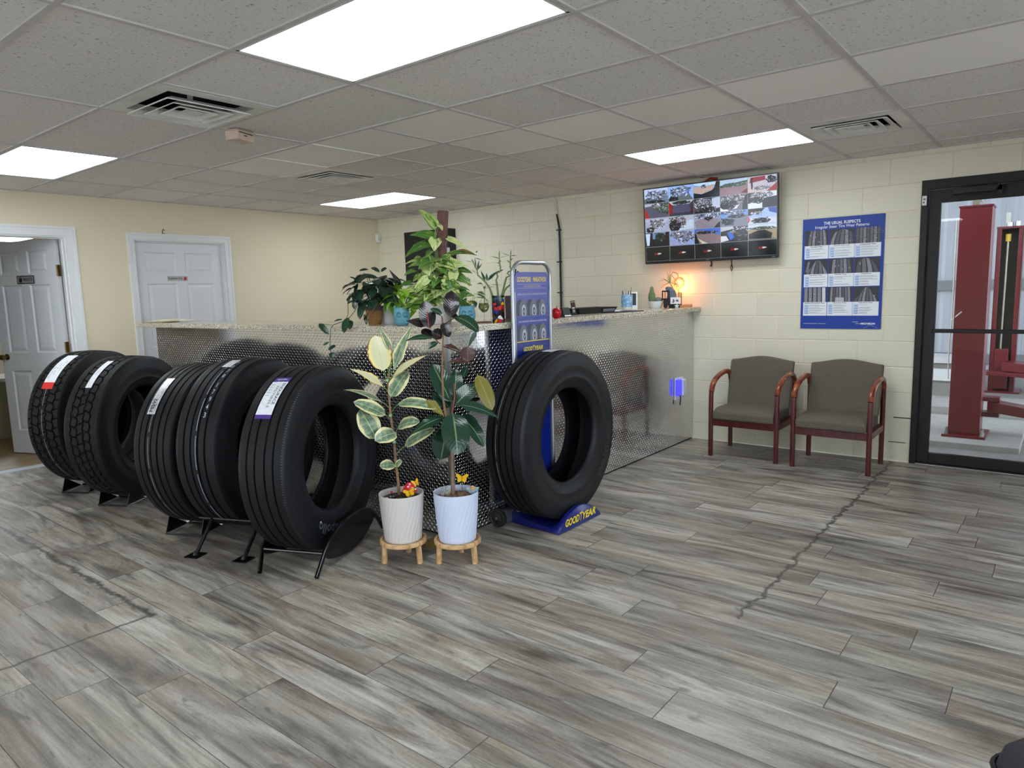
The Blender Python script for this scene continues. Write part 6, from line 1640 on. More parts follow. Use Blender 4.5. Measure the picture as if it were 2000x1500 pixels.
# ================================================================ two visitor chairs
k = NT('cherry_wood'); o = k.obj(); g = k.noise(k.mapping(o, (40, 8, 4)), 1.0, 4)
m_cherry = k.fin(k.ramp(g, [(.3, (66, 20, 24)), (.7, (98, 32, 34))]), .28)
k = NT('worn_cherry_arm'); o = k.obj(); g = k.noise(k.mapping(o, (20, 6, 10)), 1.6, 4, .7)
m_arm = k.fin(k.ramp(g, [(.35, (104, 38, 30)), (.55, (140, 66, 40)), (.72, (184, 128, 84))]), .26)
k = NT('grey_green_fabric'); o = k.obj(); x_, y_, z_ = k.sep(o)
wv = k.math('MULTIPLY', k.math('SINE', k.math('MULTIPLY', k.math('ADD', x_, k.math('MULTIPLY', z_, .6)), 900.0)), k.math('SINE', k.math('MULTIPLY', k.math('ADD', z_, y_), 900.0)))
g = k.noise(o, 90, 4, .7); k.bump(wv, .25, .002)
m_fab = k.fin(k.mix(k.math('ADD', k.math('MULTIPLY', wv, .25), g), s2l((86, 80, 70)), s2l((118, 111, 100))), .9, 0, .2)
AP = [(-.22, 0), (-.22, .50), (-.214, .548), (-.196, .590), (-.165, .622), (-.125, .646), (-.06, .668), (.0, .680), (.08, .690), (.14, .686), (.18, .672), (.208, .645), (.220, .605), (.222, .55), (.222, 0)]
def section_sweep(pts, x, w=.017, d=.018):
    m = MB(); R_ = []; n = len(pts)
    for i in range(n):
        a = V((0,) + pts[max(i - 1, 0)]); b = V((0,) + pts[min(i + 1, n - 1)]); t_ = (b - a).normalized(); nn = V((0, -t_.z, t_.y)); p = V((x,) + pts[i])
        r = []
        for ux, un in ((-1, -.55), (-.55, -1), (.55, -1), (1, -.55), (1, .55), (.55, 1), (-.55, 1), (-1, .55)): r.append(p + V((w * ux, 0, 0)) + nn * d * un)
        R_.append(r)
    m.rings(R_); return m
def chair(x, y, label):
    t = thing('armchair', label, 'chair', (x, y, 0), 0, 'visitor chairs by the block wall')
    for s in (-1, 1):
        X = s * .273
        section_sweep(AP[:3], X).build('leg', m_cherry, t, smooth=50); section_sweep(AP[12:], X).build('leg', m_cherry, t, smooth=50)
        section_sweep(AP[2:13], X, .0195, .019).build('arm', m_arm, t, smooth=50)['label'] = 'worn reddish brown armrest'
        m = MB(); m.bb(X - .012, X + .012, -.20, .205, .268, .318); m.build('side_rail', m_cherry, t)
    m = MB(); m.bb(-.258, .258, -.232, -.208, .262, .318); m.build('front_rail', m_cherry, t, bevel=.004)
    m = MB(); m.bb(-.258, .258, .205, .225, .262, .318); m.build('back_rail', m_cherry, t, bevel=.004)
    # seat cushion: soft slab, domed, rolled over at the front
    m = MB(); n = 16; R_ = []
    def zt(a, b): return .408 + .018 * (1 - a ** 4) * (1 - b ** 4) - (.022 * max(0, -b - .6) / .4)
    for i in range(n + 1):
        b = -1 + 2 * i / n; yy = -.035 + .215 * b; row = []
        for j in range(n + 1):
            a = -1 + 2 * j / n; row.append((a * .253, yy, zt(a, b)))
        bot = [(a_, yy, .318) for a_ in (.253, .1, -.1, -.253)]
        R_.append(row + bot)
    m.rings(R_); m.build('seat', m_fab, t, smooth=50, bevel=.016, seg=3)
    m = MB(); n = 18; fr = []; bk = []
    ol = [(-.262, .392), (-.268, .60)] + [(-.268 + .536 * i / n, .784 + .034 * (.5 - .5 * cos(2 * pi * i / n)) ** .8) for i in range(n + 1)] + [(.268, .60), (.262, .392)]
    def yb(z): return .125 + .115 * (z - .39) / .43
    f_ = [(a, yb(z) - .024, z) for a, z in ol]; b_ = [(a, yb(z) + .024, z) for a, z in ol]
    mid = [(a * .5, yb(z) - .030, .39 + (z - .39) * .5 + .1) for a, z in ol]
    i0 = m.add(f_); i1 = m.add(b_); L = len(ol)
    m.face(i0); m.face(i1[::-1])
    for q in range(L): m.face((i0[(q + 1) % L], i0[q], i1[q], i1[(q + 1) % L]))
    m.build('backrest', m_fab, t, bevel=.013, seg=3)
    return t
chair(5.047, -.357, 'left grey upholstered armchair with red-brown wooden arms, next to the counter')
chair(5.725, -.370, 'right grey upholstered armchair with red-brown wooden arms, next to the glass door')

# ================================================================ television with camera feeds
BL = at(1262, 518, y=-.10); BR = at(1522, 501, y=-.10); TL = at(1255, 371, y=-.15); TR = at(1518, 335, y=-.15)
TVc = (BL + BR + TL + TR) / 4
ex = ((BR - BL) + (TR - TL)).normalized(); ex.z = 0; ex.normalize()
ez = ((TL - BL) + (TR - BR)) / 2; TH = ez.length; ez = ez - ex * ez.dot(ex); ez.normalize()
TW = ((BR - BL).length + (TR - TL).length) / 2
ey = ez.cross(ex)
t = thing('television', 'large wall television showing a grid of security camera views', 'television', TVc)
Mx = Matrix((ex, ey, ez)).transposed().to_4x4(); Mx.translation = TVc; t.matrix_world = Mx
w, h = TW / 2, TH / 2
m = MB(); m.bb(-w, w, .0, .028, -h, h); m.bb(-w * .7, w * .7, .028, .06, -h * .8, h * .5); m.build('cabinet', M((14, 14, 16), .3), t, bevel=.003)
m = MB(); m.bb(-w, w, -.003, 0, -h, -h + .024); m.bb(-w, -w + .010, -.003, 0, -h + .024, h); m.bb(w - .010, w, -.003, 0, -h + .024, h); m.bb(-w + .01, w - .01, -.003, 0, h - .009, h); m.build('bezel', M((12, 12, 14), .25), t)
m = MB(); m.bb(-.016, .016, -.0036, -.0030, -h + .009, -h + .014); m.bb(w - .05, w - .025, -.0036, -.003, -h + .008, -h + .013); m.build('maker_mark', M((120, 120, 126), .4), t)
m = MB(); m.bb(-.12, .12, .05, .14, -.1, .1); m.bb(-.2, .2, .03, .06, -.02, .02); m.build('wall_bracket', M((24, 24, 26), .5), t)
k = NT('screen_picture'); at_ = k.n('ShaderNodeAttribute', attribute_name='feed')
k.set(k.b.inputs['Base Color'], (.01, .01, .012, 1)); oo = k.obj()
ow = k.n('ShaderNodeVectorMath', operation='ADD'); k.t.links.new(oo, ow.inputs[0])
wn = k.n('ShaderNodeTexNoise', i={'Scale': 30.0, 'Detail': 2.0}); k.t.links.new(oo, wn.inputs['Vector'])
ws = k.n('ShaderNodeVectorMath', operation='SCALE'); k.t.links.new(wn.outputs['Color'], ws.inputs[0]); ws.inputs['Scale'].default_value = .03
k.t.links.new(ws.outputs[0], ow.inputs[1])
def cells(rot, sc):
    v = k.n('ShaderNodeTexVoronoi', i={'Scale': 1.0, 'Randomness': .9}); k.t.links.new(k.mapping(ow.outputs[0], sc, (0, 0, 0), (0, rot, 0)), v.inputs['Vector']); return k.sep(v.outputs['Color'])
ca, cb, cc = cells(.5, (60, 1, 130)); cd, ce, cf = cells(-.6, (190, 1, 110))
pal1 = k.ramp(ca, [(0, (14, 15, 20)), (.28, (44, 50, 66)), (.42, (112, 128, 160)), (.56, (206, 218, 240)), (.72, (70, 92, 140)), (.84, (128, 118, 116)), (.94, (236, 240, 248))], 'CONSTANT')
pal2 = k.ramp(cd, [(0, (10, 10, 14)), (.3, (60, 66, 80)), (.5, (170, 182, 206)), (.7, (228, 234, 246)), (.85, (98, 88, 86))], 'CONSTANT')
cl = k.mix(k.math('GREATER_THAN', ce, .45), pal1, pal2)
al = at_.outputs['Alpha']
pres = k.math('LESS_THAN', k.math('ADD', k.math('MULTIPLY', cb, .6), k.math('MULTIPLY', cf, .4)), al)
nn = k.math('ADD', .55, k.math('MULTIPLY', k.noise(oo, 45, 5, .7, 1.5), .9))
pic = k.mix(k.math('MULTIPLY', pres, .85), at_.outputs['Color'], cl)
k.t.links.new(k.mix(1.0, pic, k.n('ShaderNodeCombineColor', i={0: nn, 1: nn, 2: nn}).outputs[0], 'MULTIPLY'), k.b.inputs['Emission Color'])
k.set(k.b.inputs['Emission Strength'], 1.0)
m_scr = k.fin(None, .12)
sx0, sx1, sz0, sz1 = -w + .010, w - .010, -h + .024, h - .009
CWd, CHt = (sx1 - sx0) / 5, (sz1 - sz0) / 5
quads = []   # (pts2d, colour)
def clip(pts, x0, x1, y0, y1):
    for ax, lim, sg in ((0, x0, 1), (0, x1, -1), (1, y0, 1), (1, y1, -1)):
        out = []
        for a, b in zip(pts, pts[1:] + pts[:1]):
            da, db = (a[ax] - lim) * sg, (b[ax] - lim) * sg
            if da >= 0: out.append(a)
            if da * db < 0:
                s_ = da / (da - db); out.append((a[0] + (b[0] - a[0]) * s_, a[1] + (b[1] - a[1]) * s_))
        pts = out
        if len(pts) < 3: return []
    return pts
PAL = {'shop': [(40, 52, 92), (20, 22, 34), (226, 234, 250), (120, 150, 210), (70, 90, 140), (240, 244, 252), (96, 104, 110)],
       'clut': [(40, 36, 34), (200, 196, 196), (120, 100, 90), (232, 232, 236), (70, 80, 84), (150, 150, 160)],
       'tree': [(40, 62, 40), (70, 96, 66), (28, 40, 34), (120, 140, 110)],
       'tyre': [(10, 10, 14), (20, 20, 28), (60, 62, 74)],
       'car': [(210, 60, 54), (240, 240, 244), (50, 90, 190), (30, 30, 36), (180, 130, 90)]}
FE = [  # base, polygons, clutter (n, x0, x1, y0, y1, palette, size)
 ((206, 218, 240), [([(0, 0), (1, 0), (1, .45), (.3, .6), (0, .3)], (128, 142, 150)), ([(.5, 0), (1, 0), (1, .5)], (150, 164, 180))], [(34, .05, .95, .25, .85, 'shop', .13), (5, .1, .9, 0, .2, 'tyre', .10)]),
 ((180, 204, 244), [([(0, 0), (1, 0), (.8, .5), (.2, .5)], (140, 148, 150))], [(40, .1, .9, .2, .95, 'shop', .14), (6, 0, .4, 0, .3, 'tyre', .12)]),
 ((150, 190, 240), [([(0, .9), (.5, .7), (1, .85), (1, 1), (0, 1)], (206, 226, 250)), ([(0, .35), (.5, .25), (.75, .4), (.8, .85), (.3, .75), (0, .8)], (206, 192, 186)), ([(0, 0), (1, 0), (1, 1), (.85, .7), (.7, .45), (.3, .25), (0, .38)], (26, 40, 74)), ([(.78, .5), (1, .5), (1, 1), (.86, 1)], (60, 26, 34))], [(3, .3, .5, .6, .9, 'car', .05)]),
 ((200, 216, 232), [([(0, .45), (1, .75), (1, .85), (0, .65)], (92, 124, 88)), ([(0, 0), (1, 0), (1, .75), (0, .48)], (178, 158, 166)), ([(.75, .08), (1, .35), (1, .0)], (150, 34, 44))], [(10, 0, 1, .5, .75, 'tree', .08)]),
 ((208, 206, 216), [([(.05, .6), (.62, .72), (.6, .98), (.1, .95)], (176, 74, 98)), ([(.65, .0), (1, .0), (1, .5)], (186, 44, 54)), ([(0, .0), (.6, .0), (.5, .5), (0, .3)], (214, 202, 206)), ([(.12, .2), (.18, .2), (.16, .9), (.1, .9)], (60, 30, 36))], [(14, .65, 1, .5, .95, 'tyre', .09), (6, .2, .8, .1, .4, 'clut', .08)]),
 ((196, 204, 214), [([(0, 0), (1, 0), (1, .3), (.4, .85), (0, .8)], (126, 126, 146)), ([(0, 0), (.2, 0), (0, .75)], (196, 36, 40)), ([(.5, .45), (1, .2), (1, 1), (.4, 1)], (64, 86, 70))], [(26, .45, 1, .35, 1, 'tree', .12), (4, .3, .7, .7, 1, 'clut', .1)]),
 ((88, 90, 112), [([(.2, .9), (.8, .9), (.9, .2), (.1, .2)], (116, 118, 146)), ([(0, .1), (.16, .2), (.12, .95), (0, 1)], (176, 30, 40)), ([(.85, .2), (1, .1), (1, .8)], (120, 30, 42)), ([(.15, .75), (.85, .75), (1, 1), (0, 1)], (206, 214, 226))], [(12, .15, .9, .75, 1, 'tree', .1)]),
 ((70, 66, 66), [([(.65, .2), (1, .3), (1, 1), (.7, .95)], (206, 214, 232)), ([(.4, 0), (.8, 0), (.85, .4)], (130, 120, 116))], [(36, 0, .75, .1, 1, 'clut', .12), (12, .2, .9, 0, .4, 'tyre', .12)]),
 ((150, 148, 160), [([(0, 0), (.3, 0), (.15, .5), (0, .4)], (240, 236, 236)), ([(.8, 0), (1, 0), (1, 1), (.85, .8)], (20, 20, 26)), ([(.3, .1), (.7, .8), (.75, .8), (.45, .1)], (196, 40, 44)), ([(.4, .1), (.78, .85), (.9, .85), (.6, .1)], (220, 224, 240))], [(22, .05, .85, .3, 1, 'clut', .11), (10, 0, .6, .1, .7, 'tyre', .1)]),
 ((226, 230, 238), [([(.5, 0), (1, 0), (1, .7), (.5, .6)], (18, 18, 24)), ([(0, .3), (.3, .5), (.25, 1), (0, 1)], (60, 58, 62))], [(12, .1, .6, .6, 1, 'clut', .1), (10, .1, .55, .3, .7, 'tyre', .08), (4, .55, .9, .65, .95, 'shop', .12)]),
 ((188, 194, 212), [([(.0, .9), (.5, .1), (1, .9)], (204, 206, 224)), ([(.2, .85), (.5, .2), (.8, .85)], (30, 30, 40))], [(40, .2, .8, .3, .9, 'clut', .09), (8, .05, .4, .0, .4, 'tyre', .08)]),
 ((196, 200, 212), [([(.4, 0), (1, .1), (1, .7), (.55, .6)], (206, 216, 232))], [(40, .0, .65, .2, 1, 'clut', .13), (14, 0, .5, 0, .8, 'tyre', .1), (6, .3, .7, .5, .9, 'car', .07)]),
 ((176, 184, 204), [([(.1, .0), (.8, .0), (1, .55), (.5, .75), (0, .5)], (170, 164, 174)), ([(.75, 0), (1, 0), (1, .45)], (50, 60, 60))], [(16, 0, 1, .65, 1, 'shop', .1), (5, .4, .7, .55, .75, 'tyre', .14)]),
 ((150, 184, 232), [([(0, 0), (1, 0), (1, .7), (0, .55)], (158, 160, 176))], [(30, .05, .5, .1, .5, 'tyre', .14), (16, .3, .9, .5, .8, 'tyre', .12), (10, .0, .9, .75, 1, 'shop', .12)]),
 ((190, 206, 236), [([(0, .55), (.45, .75), (.6, 1), (0, 1)], (54, 44, 52)), ([(.0, .1), (.12, .1), (.0, .6)], (220, 50, 44)), ([(0, 0), (1, 0), (1, .4), (.1, .45)], (214, 218, 230)), ([(.75, .75), (1, .6), (1, 1), (.7, 1)], (70, 110, 190))], [(44, .15, .75, .05, .4, 'tyre', .07), (6, .1, .5, .6, .8, 'clut', .1)]),
 ((30, 30, 36), [([(.05, .1), (.15, .1), (.2, .95), (.0, .95)], (214, 226, 246)), ([(.3, .55), (.8, .5), (.85, 1), (.3, 1)], (150, 176, 206)), ([(.85, .0), (1, .1), (1, 1), (.85, 1)], (70, 26, 32))], [(26, .4, .85, .4, .95, 'tree', .1)]),
 ((172, 190, 226), [([(.0, 0), (.8, 0), (.6, .5), (0, .4)], (178, 186, 216))], [(40, .2, 1, .2, .9, 'shop', .11), (16, .05, .9, .5, 1, 'clut', .08)]),
 ((90, 140, 214), [([(0, 0), (1, 0), (1, .5), (.4, .9), (.05, .9)], (166, 150, 156)), ([(.35, .75), (1, .55), (1, .95), (.4, 1)], (96, 146, 220)), ([(0, 0), (.2, 0), (.05, .7), (0, .7)], (30, 34, 40)), ([(.1, .4), (.3, 0), (.5, 0)], (214, 214, 200))], [(6, .1, .9, .65, .85, 'tyre', .07)]),
 ((60, 60, 66), [([(.35, .1), (.75, .5), (.6, .9), (.25, .6)], (74, 140, 220)), ([(0, .7), (.5, .85), (.45, 1), (0, 1)], (206, 210, 216)), ([(0, .0), (.3, .1), (.2, .4), (0, .4)], (226, 226, 232))], [(26, .4, 1, .3, 1, 'car', .12), (20, .5, 1, .1, .8, 'tyre', .14)]),
 ((188, 176, 156), [([(0, .7), (1, .75), (1, 1), (0, 1)], (214, 226, 240)), ([(.02, .0), (.8, .02), (.85, .4), (.6, .62), (.35, .62), (.02, .4)], (36, 36, 42)), ([(.0, .0), (.9, .0), (1, .06), (0, .1)], (150, 146, 142))], [(8, 0, 1, .65, .85, 'tree', .06)])]
rr = random.Random(5)
for q in range(25):
    cx, cz = sx0 + CWd * (q % 5), sz1 - CHt * (q // 5 + 1)
    def U(p): return (cx + .0016 + p[0] * (CWd - .0032), cz + .0016 + p[1] * (CHt - .0032))
    lay = 0
    if q >= 20:
        quads.append(([U(p) for p in ((0, 0), (1, 0), (1, 1), (0, 1))], (9, 9, 11), 1, q))
        quads.append(([U(p) for p in ((.36, .42), (.50, .44), (.50, .58), (.36, .55))], (170, 24, 30), 2, q)); quads.append(([U(p) for p in ((.50, .45), (.60, .47), (.66, .52), (.60, .56), (.50, .57))], (226, 214, 214), 2, q))
        continue
    base, polys, clut = FE[q]
    quads.append(([U(p) for p in ((0, 0), (1, 0), (1, 1), (0, 1))], base, 1, q))
    L = 2
    for pts, c in polys: quads.append(([U(p) for p in pts], c, L, q)); L += 1
    for n_, x0, x1, y0, y1, pal, sz in clut:
        cx_, cy_ = (x0 + x1) / 2, (y0 + y1) / 2; av = [sum(c[i] for c in PAL[pal]) / len(PAL[pal]) for i in range(3)]
        blob_ = [(cx_ + (x1 - x0) * .56 * rr.uniform(.75, 1.1) * cos(a_), cy_ + (y1 - y0) * .56 * rr.uniform(.75, 1.1) * sin(a_)) for a_ in [2 * pi * i / 14 for i in range(14)]]
        blob_ = clip(blob_, 0, 1, 0, 1)
        mf = .35 if pal != 'tyre' else .1
        quads.append(([U(p) for p in blob_], tuple(int(u_ * (1 - mf) + v_ * mf) for u_, v_ in zip(av, base)) + ({'tyre': .25, 'tree': .3}.get(pal, .62),), L, q)); L += 1
        for i in range(n_):
            px, py = rr.uniform(x0, x1), rr.uniform(y0, y1); a = rr.choice((.35, .5, -.5, -.9, 1.1, 2.2)) + rr.uniform(-.35, .35); l, b = sz * rr.uniform(.1, .6), sz * rr.uniform(.06, .22)
            c0 = rr.choice(PAL[pal]); mixf = rr.uniform(.0, .5); c = tuple(int(u_ * (1 - mixf) + v_ * mixf) for u_, v_ in zip(c0, base)); pts = [(px + x * l * cos(a) - y * b * sin(a), py + (x * l * sin(a) + y * b * cos(a)) * 1.3) for x, y in ((-1, -1), (1, -1), (1, 1), (-1, 1))]
            pts = clip(pts, 0, 1, 0, 1)
            if pts: quads.append(([U(p) for p in pts], c, L, q)); L += .012
m = MB(); cols = []
m.poly([(sx0, -.0006, sz0), (sx1, -.0006, sz0), (sx1, -.0006, sz1), (sx0, -.0006, sz1)]); cols.append((176, 184, 190))
def colour(o, cols):
    A = o.data.attributes.new('feed', 'FLOAT_COLOR', 'FACE'); A.data.foreach_set('color', [x for c in cols for x in s2l([255 * (v_ / 255) ** 1.7 for v_ in c[:3]])[:3] + ((c[3] if len(c) > 3 else 0.0),)])
scr = m.build('screen', m_scr, t); colour(scr, cols)
for q in range(25):
    m = MB(); cols = []
    for pts, c, L, qq in quads:
        if qq == q: m.poly([(a, -.0008 - .00012 * L, b) for a, b in pts]); cols.append(c)
    colour(m.build('camera_view' if q < 20 else 'blank_view', m_scr, scr), cols)
m = MB(); m.tube([(.02, .03, -h), (.022, .03, -h - .03), (.016, .02, -h - .045), (.03, .02, -h - .042)], .008, 8); m.build('cord', m_black, t); m = MB(); m.tube([(.205, .03, -h), (.205, .03, -h - .04), (.196, .03, -h - .07), (.205, .03, -h - .098), (.214, .03, -h - .07), (.206, .03, -h - .035)], .005, 8); m.build('cord', m_black, t)
m = MB(); m.tube([(-.03, .05, h), (.02, .045, h + .022), (.08, .05, h + .012)], .014, 8); m.build('cable', M((150, 50, 30), .5), t)

# ================================================================ poster
PXL, PXR, PZB, PZT = 5.318, 5.932, 1.054, 1.955
t = thing('poster', 'blue poster titled The Usual Suspects about irregular tire wear', 'poster', ((PXL + PXR) / 2, -.006, PZB))
PW_, PH_ = PXR - PXL, PZT - PZB
def pp_(fx, fy): return (PW_ * (fx - .5), PH_ * (1 - fy))
k = NT('poster_blue'); m_pb = k.fin(k.mix(k.noise(k.obj(), 4, 3), s2l((16, 56, 152)), s2l((22, 64, 164))), .5)
m = MB(); m.bb(-PW_ / 2, PW_ / 2, -.0012, .0012, 0, PH_); m.build('sheet', m_pb, t)
def Y(l): return -.0014 - .0004 * l
def rect(m, fx0, fx1, fy0, fy1, l):
    a = pp_(fx0, fy0); b = pp_(fx1, fy1); m.poly([(a[0], Y(l), b[1]), (b[0], Y(l), b[1]), (b[0], Y(l), a[1]), (a[0], Y(l), a[1])])
def PT(m, s_, fx, fy, w_, h_, l=2, **kw):
    c = pp_(fx, fy); fit_text(m, s_, w_, h_, lambda x, y: (c[0] + x, Y(l), c[1] + y), **kw)
m_pw = M((236, 238, 246), .35, name='poster_white', var=.01)
m = MB(); PT(m, 'THE USUAL SUSPECTS', .49, .048, .275, .024, bold=.032, sp=1.08); PT(m, 'Irregular Steer Tire Wear Patterns', .49, .084, .405, .030, bold=.01); m.build('title', m_pw, t)
cols_ = [(.035, .330), (.345, .648), (.660, .962)]; rows_ = [(.107, .243, .363), (.369, .501, .618), (.624, .757, .881)]
caps = ['One Sided Wear', 'Shoulder Step Wear', 'Concentrated Wear', 'Depression Wear', 'Diagonal Wear', 'Feathering', 'Multiple Flat Spotting Wear', 'Depression Wear', 'Depression Wear']
greys = [(28, 26, 32), (104, 102, 110), (134, 132, 142), (78, 76, 84), (212, 212, 220), (36, 36, 42)]
m_greys = [M(c, .35, name='photo_grey', var=.22, scale=110) for c in greys]
STY = [(.12, .94, .22, .86, 5, 0), (.02, .98, .2, .9, 5, .25), (.02, .98, .02, .98, 7, 0), (.05, 1.0, .35, .8, 5, .5), (.10, .94, .16, .86, 5, .05), (.05, .98, .12, .75, 4, .35), (.0, .98, .0, .96, 5, 0), (.08, .94, .1, .9, 7, 0), (.02, .95, .3, .75, 6, .55)]
rr = random.Random(3)
for r in range(3):
    for c in range(3):
        mp = MB(); mi_ = MB(); ml = MB(); mt = MB(); mt2 = MB()
        x0, x1 = cols_[c]; ya, yb, yc = rows_[r]; q = r * 3 + c
        mi_.mat(0); rect(mi_, x0, x1, ya, yb, 1)
        b0, b1, t0, t1, nr, crv = STY[q]
        for i in range(nr):
            g = .13
            pts = []
            for side, seq in ((i + g, range(0, 9)), (i + 1 - g, range(8, -1, -1))):
                s_ = side / nr
                for kk in seq:
                    v = kk / 8
                    e = 1 - (1 - v) ** (1 if crv < .1 else 1)
                    xb = b0 + (b1 - b0) * s_; xt = t0 + (t1 - t0) * s_
                    vv = v * (1 - crv * (2 * s_ - 1) ** 2 * .9)
                    pts.append((xb + (xt - xb) * v ** 1.6, vv * (.97 if crv else 1)))
            mi_.mat(1 + (i + q) % 3 if q != 6 else (2 if i < 4 else 4))
            mi_.poly([(pp_(x0 + (x1 - x0) * a, 0)[0], Y(1.5), pp_(0, yb + (ya - yb) * b)[1]) for a, b in pts])
        mi_.mat(4)
        for i in range({0: 6, 3: 9, 7: 6, 4: 5}.get(q, 2)):
            if q == 3: a, b, s1, s2 = .10 + .012 * i, .2 + .08 * i, .05, .010
            elif q == 7: a, b, s1, s2 = .34 + .06 * i, .16, .02, .15
            else: a, b, s1, s2 = rr.uniform(.2, .85), rr.uniform(.2, .8), .012, .03
            rect(mi_, x0 + (x1 - x0) * (a - s1), x0 + (x1 - x0) * (a + s1), yb + (ya - yb) * (b + s2), yb + (ya - yb) * (b - s2), 2)
        mp.mat(0); rect(mp, x0 - .004, x1 + .004, yb, yc, 1)
        PT(mt, caps[q], (x0 + x1) / 2, yb + .010, min(.16, .0062 * len(caps[q]) + .01), .0105, bold=.02)
        for i in range(4):
            yy = yb + .030 + i * .0225
            ml.mat(0); rect(ml, x0 + .008, x0 + .062, yy - .010, yy + .0125, 1.6)
            ml.mat(1); rect(ml, x0 + .022, x0 + .060, yy + .004, yy + .008, 2)
            for l in range(rr.choice((1, 2, 2))):
                rect(mt2, x0 + .068, x0 + .068 + rr.uniform(.10, .215), yy - .004 + l * .008, yy - .001 + l * .008, 2)
        mi_.build('tread_photo', m_greys, t); tp_ = mp.build('text_panel', m_pw, t); ml.build('heading_column', [M((186, 206, 236), .4), M((92, 122, 180), .4)], tp_)
        mt.build('caption', m_ink, tp_); mt2.build('text_lines', M((150, 150, 162), .5), tp_)
m = MB(); PT(m, 'MICHELIN', .845, .952, .108, .015, bold=.04, shear=.25)
for a, b, y in ((.04, .22, .952), (.23, .33, .953), (.66, .73, .936), (.70, .77, .952)): rect(m, a, b, y, y + .003, 2)
m.build('brand_lettering', m_pw, t)
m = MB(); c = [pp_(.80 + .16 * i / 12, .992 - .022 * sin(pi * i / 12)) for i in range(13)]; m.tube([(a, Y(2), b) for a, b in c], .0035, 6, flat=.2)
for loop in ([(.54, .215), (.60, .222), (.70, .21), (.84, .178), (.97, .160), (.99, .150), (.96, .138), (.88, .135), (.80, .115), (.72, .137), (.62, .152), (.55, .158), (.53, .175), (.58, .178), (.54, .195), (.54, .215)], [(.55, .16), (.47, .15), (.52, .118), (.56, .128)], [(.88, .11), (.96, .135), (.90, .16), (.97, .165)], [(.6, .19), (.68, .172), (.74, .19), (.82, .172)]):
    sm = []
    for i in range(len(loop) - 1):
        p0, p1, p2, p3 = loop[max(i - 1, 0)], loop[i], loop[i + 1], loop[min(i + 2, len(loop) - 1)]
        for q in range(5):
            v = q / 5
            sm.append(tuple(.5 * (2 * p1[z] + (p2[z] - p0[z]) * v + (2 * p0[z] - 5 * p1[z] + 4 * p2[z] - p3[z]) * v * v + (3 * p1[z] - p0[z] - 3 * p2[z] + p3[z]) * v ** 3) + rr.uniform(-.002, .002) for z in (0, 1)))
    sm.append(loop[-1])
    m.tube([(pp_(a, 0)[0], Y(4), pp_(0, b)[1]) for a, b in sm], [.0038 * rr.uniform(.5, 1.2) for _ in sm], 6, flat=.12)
m.build('white_stroke', M((238, 244, 250), .3, var=.2, scale=120), t)  # raised white strokes across the upper panels, and the wave at the bottom

# ================================================================ small things on the walls
p = V((.035, -.035, at(746, 466, x=.03).z))
t = thing('motion_sensor', 'small white motion sensor high in the corner', 'sensor', p, rad(-45) + pi / 2 + pi / 4)
m = MB(); m.bb(-.028, .028, -.022, .022, -.055, .055); m.build('housing', m_white, t, bevel=.008)
m = MB(); m.bb(-.016, .016, -.0235, -.0215, -.035, .02); m.build('lens', M((206, 210, 212), .3), t)
t = thing('cable_raceway', 'white vertical cable cover with a black cable on the block wall', 'cable', (2.85, 0, 0))
m = MB(); m.tube([(-.03, -.012, 2.39), (-.026, -.012, 2.30), (-.005, -.012, 2.15), (.0, -.012, 1.9), (.004, -.012, .9)], .011, 8); m.build('cover', M((216, 214, 204), .5), t)
m = MB(); m.tube([(-.012, -.016, 2.22), (.018, -.016, 2.08), (.023, -.016, 1.9), (.027, -.016, .9)], .0095, 8); m.build('cable', m_black, t)
m = MB()
for z in (2.05, 1.72, 1.4): m.bb(-.016, .036, -.028, -.002, z, z + .012)
m.build('clip', m_black, t)
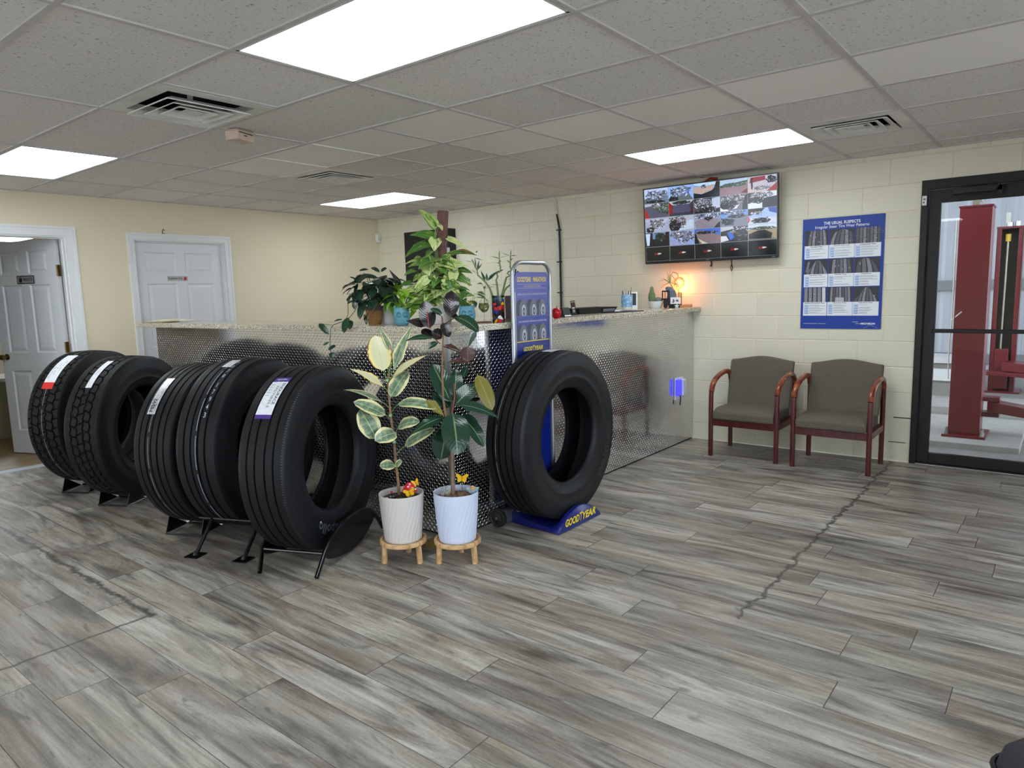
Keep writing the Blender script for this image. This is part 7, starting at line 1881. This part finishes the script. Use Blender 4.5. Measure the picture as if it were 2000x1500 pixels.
a = at(795, 463, y=-.08); b = at(884, 540, y=-.08)
t = thing('black_box', 'black box on the block wall mostly hidden behind the tall pothos', 'box', ((a.x + b.x) / 2, -.07, (a.z + b.z) / 2))
w, h = (b.x - a.x) / 2, (a.z - b.z) / 2 + .05
m = MB(); m.bb(-w, w, -.06, .069, -h, h); m.build('body', M((16, 16, 18), .6, bump=.3), t, bevel=.004)
q = at(876, 492, y=-.13) - t.location
m = MB(); m.bb(q.x - .022, q.x + .022, -.0625, -.06, q.z - .06, q.z + .05); m.build('label_strip', M((176, 178, 186), .5), t)
m = MB()
for z, x1 in ((.354, 6.17), (.155, 6.14)): m.bb(x1 - .12, x1, .0010, .0042, z - .004, z + .005)
o = m.build('bare_joint', M((60, 58, 56), .9), bpy.data.objects['wall_back'])

# ---- black mesh bag at the lower right corner of the picture
bpx = at(2122, 1590, z=.30)
t = thing('mesh_bag', 'black mesh bag with piping, cut off by the lower right corner', 'bag', (bpx.x, bpx.y, 0), rad(30))
k = NT('black_mesh_cloth'); o = k.obj(); ck = k.n('ShaderNodeTexChecker', i={'Scale': 520.0}); k.t.links.new(o, ck.inputs['Vector'])
m_mesh = k.fin(k.mix(ck.outputs[1], s2l((26, 24, 30)), s2l((70, 66, 76))), .8)
m = MB(); R_ = []
for z, s_ in ((.002, .86), (.03, .98), (.20, 1.0), (.34, .97), (.40, .86), (.43, .66), (.44, .3)):
    R_.append([(s_ * .17 * (abs(cos(a)) ** .6) * (1 if cos(a) > 0 else -1), s_ * .11 * (abs(sin(a)) ** .6) * (1 if sin(a) > 0 else -1), z) for a in [2 * pi * j / 32 for j in range(32)]])
m.rings(R_); m.build('body', m_mesh, t, smooth=60)
for zz, s_ in ((.36, .965), (.20, 1.01)):
    m = MB(); m.tube([(s_ * .17 * (abs(cos(a)) ** .6) * (1 if cos(a) > 0 else -1), s_ * .11 * (abs(sin(a)) ** .6) * (1 if sin(a) > 0 else -1), zz) for a in [2 * pi * j / 32 for j in range(33)]], .006, 6); m.build('piping', m_black, t, smooth=60)
